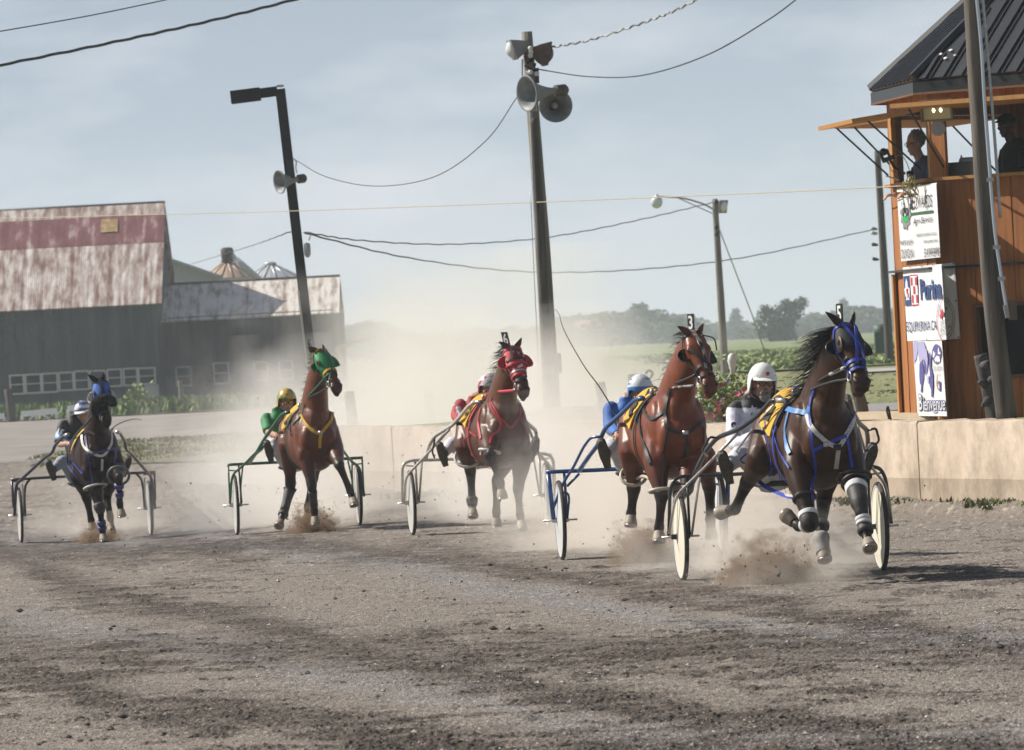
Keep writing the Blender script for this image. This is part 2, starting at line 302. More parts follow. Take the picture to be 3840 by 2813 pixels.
def pts(n, y0, y1, xl, xr, zf, den=None):
    Y = y0+(y1-y0)*rng.random(n); X = xl(Y)+(xr(Y)-xl(Y))*rng.random(n); Z = zf(X, Y)
    if den is not None: k = rng.random(n) < den(X, Y); X, Y, Z = X[k], Y[k], Z[k]
    return np.stack([X, Y, Z], 1)
one = lambda v: (lambda y: np.full_like(y, v)); y_ = lambda a, b: (lambda y: a*y+b)
tufts('margin_grass', pts(2600, 259.5, 296, y_(-.085, 0), y_(-.02, 0), lambda x, y: gz(x, y)+.03, lambda x, y: vn(x*.5, y*.1, 1)), .42, .6, 7, [(.13, .20, .05), (.17, .23, .07), (.09, .14, .035)], 1.0)
tufts('infield_blades', pts(2600, 131, 172, y_(-.072, 0), y_(-.012, 0), lambda x, y: gz(x, y)+.03, lambda x, y: vn(x*.9, y*.12, 2)*((y-131)/20+.15)*(x > -10.2)), .05, .25, 5, [(.17, .18, .06), (.22, .20, .08), (.14, .15, .045)], 1.2)
tufts('crop_rows', pts(2600, 177, 380, lambda y: y*0+6, y_(.085, 0), lambda x, y: x*0+.93, lambda x, y: (vn(x*.3, y*.05, 5) > .25)), .12, 1.0, 7, [(.20, .26, .085), (.23, .28, .10), (.25, .28, .12)], 1.6)
tufts('field_blades', pts(400, 86, 150, y_(.0, 1.6), y_(.085, 0), lambda x, y: x*0+.90, lambda x, y: vn(x*.6, y*.12, 3)), .022, .4, 5, [(.19, .20, .085), (.22, .22, .10), (.17, .18, .07)], 1.6)
wp = pts(3000, 52, 90, lambda y: wallx(y)-.75, lambda y: wallx(y)-.02, lambda x, y: gz(x, y)+.05, lambda x, y: np.clip((vn(x*1.2+3, y*.9, 4)*.6+vn(x*5, y*3, 2)*.4-.375)*3.2, 0, 1)*np.exp(-((wallx(y)-x)/.36)**2))
tufts('wall_weeds', wp, .07, .20, 10, [(.10, .15, .035), (.15, .19, .055), (.17, .17, .09), (.09, .08, .05)], 1.3)
# concrete retaining wall, cast in panels
cw = mat('cast_concrete', (.38, .30, .225), (.50, .41, .315), .85, scale=1.6, bump=.35, bscale=26, detail=8, lo=.3, hi=.68, stretch=(1, 1, .45), bdist=.012)
t = cw.node_tree; bs = t.nodes['Principled BSDF']; tc = t.nodes.new('ShaderNodeTexCoord'); n1 = t.nodes.new('ShaderNodeTexNoise'); n1.inputs['Scale'].default_value = 2.3; n1.inputs['Detail'].default_value = 9; n1.inputs['Roughness'].default_value = .7
rr = t.nodes.new('ShaderNodeValToRGB'); rr.color_ramp.elements[0].position = .43; rr.color_ramp.elements[0].color = (1, 1, 1, 1); rr.color_ramp.elements[1].position = .75; rr.color_ramp.elements[1].color = (.48, .46, .45, 1)
mm = t.nodes.new('ShaderNodeMix'); mm.data_type = 'RGBA'; mm.blend_type = 'MULTIPLY'; mm.inputs[0].default_value = 1; old = bs.inputs['Base Color'].links[0].from_socket
t.links.new(tc.outputs['Object'], n1.inputs['Vector']); t.links.new(n1.outputs['Fac'], rr.inputs[0]); t.links.new(old, mm.inputs[6]); t.links.new(rr.outputs[0], mm.inputs[7]); t.links.new(mm.outputs[2], bs.inputs['Base Color'])
wa, wb = np.array((wallx(46), 46., 0)), np.array((wallx(95.2), 95.2, 0)); wdir = nrm(wb-wa); wnr = np.array((-wdir[1], wdir[0], 0)); Lw = np.linalg.norm(wb-wa)
WALL = thing('concrete_wall', (wallx(70), 70, 0), 'long weathered tan concrete retaining wall along the right side of the track', 'wall')
j0 = np.linalg.norm(at(3441, 1570, 75)[:2]-wa[:2]); pt = on_plane(3441, 1700, wa, wnr); t0 = (pt-wa)@wdir; t1 = (on_plane(3701, 1700, wa, wnr)-wa)@wdir; pl = abs(t0-t1); s0 = t0 % pl
edges = [0]+[s0+pl*i for i in range(int(Lw/pl)+1) if .2 < s0+pl*i < Lw-.2]+[Lw]
for a, b in zip(edges[:-1], edges[1:]):
    dz = rng.normal(0, .006); of = rng.normal(0, .004); rings = []
    for s in np.linspace(a+.007, b-.007, 14):
        c = wa+wdir*s-wnr*.15; f = lambda d, z: c+wnr*(d+of)+np.array((0, 0, z))
        wv = .006*math.sin(s*7+a)+rng.normal(0, .003)
        rings.append([f(.15, -.2), f(.15, .30), f(.152, .305), f(.15, .31), f(.15, .87+dz+wv), f(.135, .895+dz+wv), f(-.15, .90+dz+wv), f(-.15, -.2)])
    MB().loft(rings).build('wall_panel', cw, WALL, True, auto=35)
# ================================================================ rigs: a frame for each horse, sulky and driver
class Rig:
    def __init__(s, key, psi, crop, zoom):
        s.key = key; v = RIGS[key]; s.O = at(*v); a = R(psi)
        s.Fw = np.array((math.sin(a), -math.cos(a), 0)); s.Lv = np.array((math.cos(a), math.sin(a), 0)); s.Up = np.array((0, 0, 1.)); s.crop = crop; s.zoom = zoom
    def L(s, u, l, z): return s.O+u*s.Fw+l*s.Lv+z*s.Up
    def px(s, cx, cy): return s.crop[0]+cx/s.zoom, s.crop[1]+cy/s.zoom
    def I(s, cx, cy, u): return on_plane(*s.px(cx, cy), s.O+u*s.Fw, s.Fw)
    def loc(s, p): d = np.asarray(p)-s.O; return np.array((d@s.Fw, d@s.Lv, d[2]))
    def IL(s, cx, cy, u): return s.loc(s.I(cx, cy, u))
    def W(s, P): P = np.asarray(P, float).reshape(-1, 3); return s.O+P[:, :1]*s.Fw+P[:, 1:2]*s.Lv+P[:, 2:]*s.Up
# torso sections: u from buttock (0) to chest (1.66), half width, top, bottom
TOR = np.array([(-.03, .05, 1.24, 1.10), (.03, .14, 1.33, .98), (.12, .21, 1.40, .90), (.28, .262, 1.465, .86), (.45, .268, 1.475, .83), (.62, .265, 1.44, .775), (.82, .285, 1.425, .725), (1.0, .285, 1.435, .70), (1.15, .265, 1.475, .70), (1.28, .245, 1.50, .715), (1.40, .235, 1.48, .755), (1.50, .22, 1.42, .80), (1.58, .185, 1.34, .86), (1.64, .125, 1.25, .94), (1.67, .06, 1.17, 1.02)])
HEAD = np.array([(-.10, .035, .02, .04), (-.05, .062, .045, .075), (.02, .082, .062, .105), (.12, .098, .078, .135), (.22, .106, .084, .150), (.32, .104, .084, .152), (.42, .088, .077, .136), (.54, .068, .068, .100), (.66, .057, .061, .074), (.78, .060, .060, .068), (.88, .068, .060, .070), (.95, .066, .052, .066), (1.0, .054, .036, .050), (1.03, .028, .015, .024)])
LEGF = [(-1, .130), (0, .112), (.35, .094), (.75, .062), (1, .062), (1.15, .047), (1.5, .038), (1.85, .040), (2, .049), (2.3, .038), (2.6, .042), (2.75, .047)]
LEGH = [(-1, .150), (0, .132), (.35, .100), (.75, .064), (.95, .066), (1.1, .054), (1.5, .041), (1.85, .042), (2, .051), (2.3, .040), (2.6, .044), (2.75, .049)]
def coat(name, spec, rough=.43):
    m = mat(name, attr='coat', scale=9, rough=rough, bump=.35, bscale=7, spec=spec, detail=7, bdist=.014, lo=.25, hi=.75); return m
class Horse:
    def __init__(s, rig, label, group, col, rear, front, legs, poll, muz, yaw, ears, dark=(.012, .010, .009), hoofc=(.33, .27, .2), sock=None, neck_w=1.0, jaw=0, spec=.36):
        s.r = rig; r = rig; z0 = 0; s.col = col
        s.root = thing('horse', r.L(1.8, 0, 0), label, 'horse', group)
        s.lr = r.IL(*rear)[1]; s.lf = r.IL(*front)[1]; s.ur, s.uf = rear[2], front[2]; s.ub = .93
        mb = MB(); s.samp = []                                      # samples: point, darkness
        mb.loft([s.tring(q, 1.0) for q in np.linspace(-.03, 1.67, 34)])
        for q in np.linspace(0, 1.6, 12):
            for z in (1.35, 1.1, .85):
                for d in (-.24, 0, .24): s.samp.append((r.L(s.ub+q, s.lat(s.ub+q)+d, z), .12 if z < 1 else 0))
        for sg in (-1, 1):
            for (u, l, z, a, b, c) in ((2.28, .172, 1.12, .18, .085, .26), (2.505, .108, 1.07, .095, .098, .155), (1.25, .125, 1.24, .26, .12, .15), (1.08, .16, 1.10, .17, .10, .24), (1.40, .20, .98, .14, .075, .17), (2.40, .16, .90, .10, .075, .13)):
                mb.ball(r.L(u, s.lat(u)+sg*l, z), (a, b, c), (r.Fw, r.Lv, r.Up), 14, 10)
        mb.ball(r.L(2.36, s.lat(2.36), 1.27), (.23, .165, .25), (r.Fw, r.Lv, r.Up), 16, 12); s.spec = spec
        # head frame
        P = r.I(*poll); Q = r.I(*muz); s.ha = nrm(Q-P); s.hL = np.linalg.norm(Q-P); s.P = P; y = R(yaw)
        fd = np.array((math.sin(y), -math.cos(y), 0)); s.hs = nrm(np.cross(s.ha, fd)); s.hn = np.cross(s.hs, s.ha)
        if s.hs@r.Lv < 0: s.hs = -s.hs
        if s.hn[1] > 0: s.hn = -s.hn
        hk = s.hL/.60; s.hk = max(.95, min(1.12, hk))
        mb.loft([s.hring(t) for t in np.linspace(-.10, 1.03, 30)])
        lo = s.hp(.90, 180, -.02); mb.ball(lo-s.ha*.0+(-s.hn)*.012-s.ha*jaw*.0, (.085, .040, .036), (s.ha, s.hs, s.hn))       # lower lip
        if jaw: mb.tube([s.hp(.45, 180, -.05), s.hp(.72, 180, -.005)-s.hn*jaw*.5, s.hp(.95, 180, .005)-s.hn*jaw], [.06, .042, .034], 12)
        for sg in (-1, 1):
            mb.ball(s.hp(.27, sg*62, -.012), (.05, .032, .03), (s.ha, s.hn, s.hs)); mb.ball(s.hp(.885, sg*58, -.01), (.034, .026, .026), (s.ha, s.hn, s.hs)); mb.ball(s.hp(.30, sg*120, -.03), (.10, .055, .055), (s.ha, s.hn, s.hs))
        # neck
        nb = r.L(2.12, s.lat(2.12), 1.22); top = P+s.ha*.06-s.hn*.075; mid = nb*.48+top*.52+np.array((0, 0, .05))-r.Fw*.03
        C = cat([nb-r.Fw*.12-np.array((0, 0, .1)), nb, mid, top, P+s.ha*.03-s.hn*.03], 5); n = len(C); s.neck = C
        T = np.gradient(C, axis=0); T /= np.linalg.norm(T, axis=1)[:, None]; rings = []; th = np.linspace(0, 2*np.pi, 24, endpoint=False)
        w = np.interp(np.linspace(0, 1, n), [0, .25, .5, .75, 1], [.215, .185, .122, .088, .075])*neck_w; h = np.interp(np.linspace(0, 1, n), [0, .25, .5, .75, 1], [.38, .325, .215, .15, .10])
        s.nbk = []
        for i in range(n):
            sd = nrm(r.Lv*(1-i/n)+s.hs*(i/n)); sd = nrm(sd-T[i]*(sd@T[i])); bk = np.cross(sd, T[i]); bk = -bk if bk@r.Fw > 0 else bk
            wv = np.where(np.sin(th) > 0, .62+.38*np.abs(np.cos(th)), 1.0)                                   # crest narrower than throat
            rings.append(C[i]+np.outer(np.cos(th)*w[i]*wv, sd)+np.outer(np.sin(th)*h[i], bk)); s.nbk.append((bk*h[i], sd*w[i]))
            if i > 2: s.samp += [(C[i]+sd*w[i]*q, 0) for q in (-.8, .8)]+[(C[i]-bk*h[i]*.8, .1)]
        mb.loft(rings)
        for t in (0, .2, .4, .6): s.samp += [(s.hp(t, a), .25*t) for a in (0, 90, -90)]
        s.samp += [(s.hp(t, a), .55) for t in (.88, 1.0) for a in (0, 60, -60, 120, -120, 180)]
        # legs
        s.legs = {}
        for nm, J in legs.items():
            fore = nm[1] == 'F'; sg = -1 if nm[0] == 'R' else 1
            rootp = r.L(2.24 if fore else 1.20, s.lat(2.24 if fore else 1.2)+sg*(.145 if fore else .14), 1.16 if fore else 1.20)
            pts_ = [rootp]+[r.I(*j) for j in J]
            # keep the bones at a horse's real lengths by moving joints in depth
            prof = LEGF if fore else LEGH; par = [-1, 0, 1, 2, 2.75]; ch = []; rd = []
            for t in np.linspace(-1, 2.75, 46):
                k = max(0, min(3, int(np.searchsorted(par, t, side='right'))-1)); f = (t-par[k])/(par[k+1]-par[k]); p = pts_[k]*(1-f)+pts_[k+1]*f
                ch.append(p); rd.append(float(np.interp(t, *zip(*prof))))
            ch = np.array(ch); rd = np.array(rd); ts = np.linspace(-1, 2.75, 46)
            sm = ch.copy(); sm[1:-1] = (ch[:-2]+2*ch[1:-1]+ch[2:])/4
            mb.tube(sm, rd, 14); s.legs[nm] = (ts, sm, rd, pts_)
            if not fore: d = nrm(nrm(pts_[1]-pts_[2])+nrm(pts_[3]-pts_[2])); mb.ball(pts_[2]-d*.022-r.Fw*.012, (.040, .040, .055))
            mb.ball(pts_[2]+r.Fw*.008, (.050, .056, .06) if fore else (.05, .05, .06)); mb.ball(pts_[3]-r.Fw*.012, (.044, .040, .046))
            for t, p in zip(ts, sm):
                if t > -.2: s.samp.append((p, float(ss((t-.45)/.5))*.96)); 
        V, Fc = mesh_of(*mb.arr(), .0125, 4, .5); s.V = V; s.Fc = Fc
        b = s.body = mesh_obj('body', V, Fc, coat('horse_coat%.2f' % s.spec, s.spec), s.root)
        sp = np.array([q[0] for q in s.samp]); sd = np.array([q[1] for q in s.samp]); dk = np.empty(len(V))
        for i in range(0, len(V), 4000):
            d = np.linalg.norm(V[i:i+4000, None]-sp[None], axis=2); w_ = np.exp(-(d/.045)**1.0); dk[i:i+4000] = (w_*sd).sum(1)/(w_.sum(1)+1e-12)
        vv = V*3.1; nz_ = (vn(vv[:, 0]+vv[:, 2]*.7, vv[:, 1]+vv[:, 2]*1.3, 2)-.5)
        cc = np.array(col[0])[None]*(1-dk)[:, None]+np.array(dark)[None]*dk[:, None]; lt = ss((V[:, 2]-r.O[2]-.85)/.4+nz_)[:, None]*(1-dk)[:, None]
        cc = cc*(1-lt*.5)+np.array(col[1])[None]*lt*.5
        if sock:
            for nm in sock:
                ts, sm, rd, _p = s.legs[nm]; d = np.linalg.norm(V[:, None]-sm[None, 36:], axis=2).min(1); k = ss((.085-d)/.03)[:, None]; cc = cc*(1-k)+np.array((.5, .42, .33))*k
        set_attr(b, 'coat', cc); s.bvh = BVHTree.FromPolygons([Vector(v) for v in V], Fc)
        for nm, (ts, sm, rd, pp) in s.legs.items():
            d = nrm(pp[4]-pp[3]); a = pp[4]-d*.045; fw = r.Fw-d*(r.Fw@d); fw = nrm(fw); sd_ = np.cross(d, fw); th = np.linspace(0, 2*np.pi, 22, endpoint=False)
            rings = [a+d*k+fw*o+np.outer(np.cos(th)*q*1.12, fw)+np.outer(np.sin(th)*q, sd_) for k, q, o in ((-.012, .042, 0), (0, .047, 0), (.02, .050, .005), (.045, .054, .011), (.072, .059, .018), (.078, .057, .018))]
            mbh = MB().loft(rings); hf = mbh.build('hoof', mat('hoof_horn'+str(hoofc), hoofc, tuple(q*.6 for q in hoofc), .6, scale=14, stretch=(1, 1, .3)), s.root, auto=50)
            ring = [a+d*.080+fw*.018+np.outer(np.cos(th)*q*1.12, fw)+np.outer(np.sin(th)*q, sd_) for q in (.056, .040)]
            MB().loft([ring[0], ring[0]+d*.008, ring[1]+d*.008, ring[1]], closed=True).build('horseshoe', mat('steel', (.45, .44, .43), rough=.35, metal=1), hf)
        # eyes, nostrils, ears
        ek = mat('eye', (.012, .008, .006), rough=.06, coat=1); dk_ = mat('nostril', (.006, .005, .005), rough=.6)
        for sg in (-1, 1):
            MB().ball(s.hp(.285, sg*66, -.004), (.026, .022, .020), (s.ha, s.hn, s.hs), 14, 10).build('eye', ek, s.root)
            MB().ball(s.hp(.895, sg*50, -.006), (.030, .016, .019), (nrm(s.ha+s.hn*.4), s.hn, s.hs), 12, 8).build('nostril', dk_, s.root)
        for sg, (tx, ty) in zip((-1, 1), ears):
            b0 = s.hp(-.01, sg*38, -.03); e = rig.I(tx, ty, rig.loc(b0)[0]+.03); L_ = np.linalg.norm(e-b0); d = nrm(e-b0); fr = nrm(s.hn+sg*s.hs*.55); fr = nrm(fr-d*(fr@d)); sd_ = np.cross(d, fr); rings = []
            for t, w_, dp in ((0, .026, .028), (.15, .030, .026), (.35, .035, .020), (.55, .030, .015), (.75, .020, .010), (.9, .010, .007), (1, .003, .003)):
                c = b0+d*t*L_-fr*.012*math.sin(t*3.1)*-1; th = np.linspace(0, 2*np.pi, 16, endpoint=False); cup = np.where(np.sin(th) > 0, -.55, 1.0)                  # hollow front
                rings.append(c+np.outer(np.cos(th)*w_, sd_)-np.outer(np.sin(th)*dp*cup, fr))
            er = MB().loft(rings).build('ear', coat('horse_coat%.2f' % s.spec, s.spec), s.root); t_ = np.repeat([0, .15, .35, .55, .75, .9, 1], 16)[:, None]; set_attr(er, 'coat', np.array(col[0])*(1-t_*.75)+np.array(dark)*t_*.75)
    def lat(s, u): return s.lr+(s.lf-s.lr)*(u-s.ur)/(s.uf-s.ur)
    def tring(s, q, k=1.0, add=0, n=36):
        w, tp, bt = (float(np.interp(q, TOR[:, 0], TOR[:, j])) for j in (1, 2, 3)); th = np.linspace(0, 2*np.pi, n, endpoint=False); return s.tpt(q, th, add)
    def tpt(s, q, th, add=0):                                # th: 0 = left side, pi/2 = top
        w, tp, bt = (np.interp(q, TOR[:, 0], TOR[:, j]) for j in (1, 2, 3)); c = bt+(tp-bt)*.50; u = s.ub+q; th = np.asarray(th, float)
        cs, sn = np.cos(th), np.sin(th); e = .86; x = np.sign(cs)*np.abs(cs)**e*(w+add); zz = np.where(sn > 0, tp-c+add, c-bt+add)*np.sign(sn)*np.abs(sn)**e
        nq = np.interp(q, [0, .15, .5, .8, 1.2, 1.7], [.42, .42, .36, .26, .30, .2]); x = x*np.where(sn > .1, 1-nq*(np.clip(sn, 0, 1)-.1), 1)
        return s.r.O+u*s.r.Fw+np.outer(s.lat(u)+x, s.r.Lv)+np.outer(c+zz, s.r.Up)
    def hring(s, t, add=0, n=28):
        return np.array([s.hp(t, a, add) for a in np.linspace(0, 360, n, endpoint=False)])
    def hp(s, t, ang, add=0):                               # point on the head's skin
        w, f, b = (float(np.interp(t, HEAD[:, 0], HEAD[:, j]))*s.hk for j in (1, 2, 3)); a = R(ang); c, sn = math.cos(a), math.sin(a); e = .88
        x = math.copysign(abs(sn)**e, sn)*(w+add)*(1 if c > 0 else .80+.20*abs(sn)); y = math.copysign(abs(c)**e, c)*((f if c > 0 else b)+add)
        return s.P+s.ha*t*s.hL+s.hs*x+s.hn*y
    # ---- tack
    def strip_(s, P, N, w, m, name, th=.004, closed=False, parent=None):
        P = np.asarray(P); N = np.asarray(N); T = np.roll(P, -1, 0)-np.roll(P, 1, 0) if closed else np.gradient(P, axis=0); rings = []
        for p, n_, t in zip(P, N, T):
            b = nrm(np.cross(t, n_)); n2 = nrm(np.cross(b, t)); n2 = n2 if n2@n_ > 0 else -n2; rings.append([p-b*w/2, p-b*w/2+n2*th, p+b*w/2+n2*th, p+b*w/2])
        return MB().loft(rings, True, closed).build(name, m, parent or s.root, True, auto=40)
    def hband(s, t, w, m, name='bridle_strap', a0=None, a1=None, tilt=0, add=.006, th=.006):
        A = np.linspace(0, 360, 40, endpoint=False) if a0 is None else np.linspace(a0, a1, 22); tt = [t+tilt*(1-math.cos(R(a)))/2 for a in A]
        P = [s.hp(q, a, add) for q, a in zip(tt, A)]; N = [s.hp(q, a, add+.05)-p for q, a, p in zip(tt, A, P)]; return s.strip_(P, N, w, m, name, th, a0 is None)
    def hstrap(s, pts_, w, m, name='bridle_strap', add=.012, th=.006):
        q = np.array(pts_, float); u = np.linspace(0, 1, 14); k = np.linspace(0, 1, len(q)); tt, aa = np.interp(u, k, q[:, 0]), np.interp(u, k, q[:, 1])
        P = [s.hp(a, b, add) for a, b in zip(tt, aa)]; N = [s.hp(a, b, add+.05)-p for a, b, p in zip(tt, aa, P)]; return s.strip_(P, N, w, m, name, th)
    def hood(s, t0, t1, m, add=.007, name='hood'):
        return MB().loft([s.hring(t, add if t0 < t < t1 else add*.3, 40) for t in np.linspace(t0, t1, 18)], False).build(name, m, s.root)
    def cup(s, sg, m, r_=.062, t=.29, ang=72, out=.5, name='blinker'):
        c = s.hp(t, sg*ang, .0)-s.hn*.012; ax = nrm(s.hn*.8+sg*s.hs*out-s.ha*.05)
        c = c+sg*s.hs*.012-ax*.01; prof = [(-.025, .012), (-.018, r_*.55), (.005, r_*.86), (.035, r_), (.037, r_+.004), (.003, r_*.9), (-.022, r_*.58), (-.029, .012)]
        return MB().lathe(c, ax, prof, 22).build(name, m, s.root)
    def wrapstrap(s, q, w, m, name='girth', t0=0, t1=6.2832, slant=0, add=.008):
        th = np.linspace(t0, t1, 44); P = np.array([s.tpt(q+slant*math.sin(a), [a], add)[0] for a in th]); N = np.array([s.tpt(q+slant*math.sin(a), [a], add+.05)[0] for a in th])-P
        return s.strip_(P, N, w, m, name, .006, abs(t1-t0-6.2832) < .01)
    def drape(s, q0, q1, t0, t1, m, add=.016, name='saddle_cloth'):
        th = np.linspace(t0, t1, 30); rings = []
        qs = np.linspace(q0, q1, 14)
        A = [s.tpt(q, th, add+.006*math.sin(9*q)) for q in qs]; Bk = [s.tpt(q, th, add-.008) for q in qs]; mb = MB()
        for i in range(len(qs)-1):
            for a, b in ((A[i], A[i+1]), (Bk[i+1], Bk[i])): mb.add(np.vstack([a, b]), [(j, j+1, 30+j+1, 30+j) for j in range(29)])
        for e in (0, 29): mb.add(np.vstack([[a[e] for a in A], [b[e] for b in Bk]]), [(j, j+1, 14+j+1, 14+j) for j in range(13)])
        for e in (0, -1): mb.add(np.vstack([A[e], Bk[e]]), [(j, j+1, 30+j+1, 30+j) for j in range(29)])
        return mb.build(name, m, s.root)
    def skin(s, cx, cy, u, off=.008):                       # the coat seen at a photo point, else a point at depth u
        d = raydir(*s.r.px(cx, cy)); d = d/np.linalg.norm(d); h = s.bvh.ray_cast(Vector(CAM), Vector(d))
        if h[0] is not None and s.r.loc(np.array(h[0]))[0] > u-.55: return np.array(h[0])+np.array(h[1])*off, np.array(h[1])
        return s.r.I(cx, cy, u), -d
    def strap(s, pts_, w, m, name='harness_strap', th=.005, k=7, loose=False, flat=True, parent=None):
        C = cat([(a, b, c) for a, b, c in pts_], k); Q = [s.skin(*c) if not loose else (s.r.I(*c), -f0) for c in C]; P = np.array([q[0] for q in Q]); N = np.array([q[1] for q in Q])
        P[1:-1] = (P[:-2]+2*P[1:-1]+P[2:])/4
        if not flat: return MB().tube(P, w/2, 8).build(name, m, parent or s.root)
        return s.strip_(P, N, w, m, name, th, parent=parent)
    def legband(s, leg, t0, t1, m, k=1.18, name='leg_boot', add=.004):
        ts, sm, rd, pp = s.legs[leg]; tt = np.linspace(t0, t1, 9); P = np.stack([np.interp(tt, ts, sm[:, j]) for j in range(3)], 1); r_ = np.interp(tt, ts, rd)*k+add; r_[0] *= .97; r_[-1] *= .97
        return MB().tube(P, r_, 16).build(name, m, s.root)
    def hobble(s, leg, t, m, R_=.105, r_=.013, tip=.4):
        ts, sm, rd, pp = s.legs[leg]; c = np.array([np.interp(t, ts, sm[:, j]) for j in range(3)]); d = np.array([np.interp(t+.15, ts, sm[:, j]) for j in range(3)])-c; d = nrm(d-s.r.Fw*tip*np.linalg.norm(d)); x = nrm(np.cross(d, s.r.Fw)); y = np.cross(d, x); a = np.linspace(0, 2*np.pi, 30, endpoint=False)
        return MB().tube(c+np.outer(np.cos(a)*R_, x)+np.outer(np.sin(a)*R_*.95, y), r_, 10, closed=True, up=d).build('hobble_loop', m, s.root)
    def hair(s, name, strands, m, w=.006):
        mb = MB()
        for P in strands:
            n = len(P); mb.tube(P, w*np.interp(np.linspace(0, 1, n), [0, .2, .7, 1], [.8, 1, .7, .08]), 4, flat=.4)
        return mb.build(name, m, s.root)
    def plate(s, c, yaw, w, h, d=.008, txt=None, tilt=(0, 0)):
        r = s.r; p = r.I(*c); a = R(yaw); n_ = np.array((math.sin(a), -math.cos(a), 0)); x = np.array((math.cos(a), math.sin(a), 0)); up = nrm(np.array((0, 0, 1.))+x*tilt[0]+n_*tilt[1]); n_ = np.cross(x, up); n_ = n_ if n_[1] < 0 else -n_
        bk = mat('plate_black', (.012, .012, .014), rough=.4); wh = mat('white_paint', (.78, .78, .76), rough=.5)
        o = MB().box(p, (w, d, h), (x, n_, up)).build('number_plate', bk, s.root, False); MB().tube([p-up*h*.5, s.hp(-.03, 0, .0)], .006, 6).build('plate_stem', bk, o)
        if txt: text(txt, p-x*w*.33-up*h*.40+n_*(d/2+.002), x, up, w*.66, h*.80, wh, 'number', o, 0, bold=.02)
        return o
    def mane_strands(s, n, dirf, len_, i0=.2, i1=.97, up0=.6):
        out = []; N = len(s.neck)
        for k in range(n):
            f = i0+(i1-i0)*random.random(); i = min(N-1, int(f*(N-1))); bk, sd = s.nbk[i]; p = s.neck[i]+bk*.93+sd*random.uniform(-.25, .25); L_ = len_(f)*random.uniform(.6, 1.1); v = dirf(f); Q = [p]; d = nrm(nrm(bk)*up0+v*(1-up0)+rng.normal(0, .12, 3))
            for j in range(9): Q.append(Q[-1]+d*L_/9); d = nrm(d*.72+v*.33+rng.normal(0, .07, 3))
            out.append(np.array(Q))
        return out
# ================================================================ the five horses
RG = {'h5': Rig('h5', 6.5, (2450, 1080), 1.437), 'h3': Rig('h3', 5.5, (2000, 1100), 1.5735), 'h6': Rig('h6', 7, (1450, 1200), 1.943), 'h7': Rig('h7', 6.5, (820, 1220), 2.065), 'h1': Rig('h1', 8, (0, 1370), 2.36)}
HG = 'horses racing down the track'
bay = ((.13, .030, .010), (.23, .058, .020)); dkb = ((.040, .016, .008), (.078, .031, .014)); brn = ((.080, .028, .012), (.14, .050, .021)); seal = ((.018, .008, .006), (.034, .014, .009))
H5 = Horse(RG['h5'], 'dark brown horse in blue bridle and black hood, plate 5 between its ears', HG, dkb, (735, 820, 1.15), (945, 820, 2.45),
    dict(RF=[(775, 960, 2.42), (846, 1275, 2.72), (785, 1283, 2.44), (735, 1243, 2.36)], LF=[(1062, 930, 2.45), (1113, 1165, 2.85), (1143, 1305, 2.95), (1163, 1392, 3.05)],
         RH=[(590, 920, 1.45), (505, 1050, 1.05), (440, 1195, .80), (385, 1205, .70)], LH=[(940, 970, 1.72), (918, 1150, 1.52), (905, 1345, 1.85), (920, 1450, 1.93)]),
    (1034, 222, 2.93), (1128, 550, 3.28), 20, ((926, 128), (1082, 124)), jaw=.035, spec=.22)
H3 = Horse(RG['h3'], 'glossy bright bay horse in plain black leather bridle, plate 3 between its ears', HG, bay, (690, 850, 1.1), (862, 850, 2.4),
    dict(RF=[(725, 1000, 2.38), (757, 1205, 2.55), (742, 1385, 2.42), (740, 1445, 2.45)], LF=[(925, 1000, 2.4), (905, 1160, 2.75), (862, 1215, 2.5), (845, 1170, 2.36)],
         RH=[(590, 930, 1.45), (592, 1165, 1.12), (577, 1300, .98), (574, 1350, 1.0)], LH=[(1000, 980, 1.4), (1040, 1150, 1.1), (1045, 1335, 1.0), (1050, 1425, 1.02)]),
    (938, 255, 2.92), (1052, 585, 3.24), 22, ((849, 194), (1003, 178)))
H6 = Horse(RG['h6'], 'brown horse in red and white hood half veiled in dust, plate 6 on its head', HG, brn, (700, 850, 1.1), (864, 850, 2.4),
    dict(RF=[(745, 880, 2.5), (752, 975, 2.88), (830, 1185, 2.66), (840, 1275, 2.68)], LF=[(985, 1000, 2.4), (957, 1240, 2.5), (972, 1420, 2.4), (985, 1505, 2.45)],
         RH=[(580, 920, 1.45), (612, 1110, 1.12), (622, 1310, 1.15), (627, 1415, 1.22)], LH=[(870, 1000, 1.4), (803, 1180, 1.12), (800, 1400, .95), (800, 1480, .95)]),
    (915, 222, 2.92), (1003, 556, 3.24), 16, ((815, 158), (983, 128)))
H7 = Horse(RG['h7'], 'reddish bay horse in green hood with yellow brow and nose bands', HG, ((.095, .026, .011), (.17, .047, .019)), (655, 850, 1.1), (757, 850, 2.4),
    dict(RF=[(675, 980, 2.38), (722, 1245, 2.5), (742, 1440, 2.38), (750, 1520, 2.4)], LF=[(895, 960, 2.5), (935, 1085, 2.9), (1020, 1285, 2.82), (1046, 1375, 2.88)],
         RH=[(545, 920, 1.45), (557, 1250, 1.2), (500, 1465, 1.32), (468, 1545, 1.42)], LH=[(760, 980, 1.4), (728, 1200, 1.1), (690, 1400, .95), (688, 1490, .95)]),
    (785, 215, 2.92), (925, 515, 3.24), 24, ((688, 172), (802, 146)))
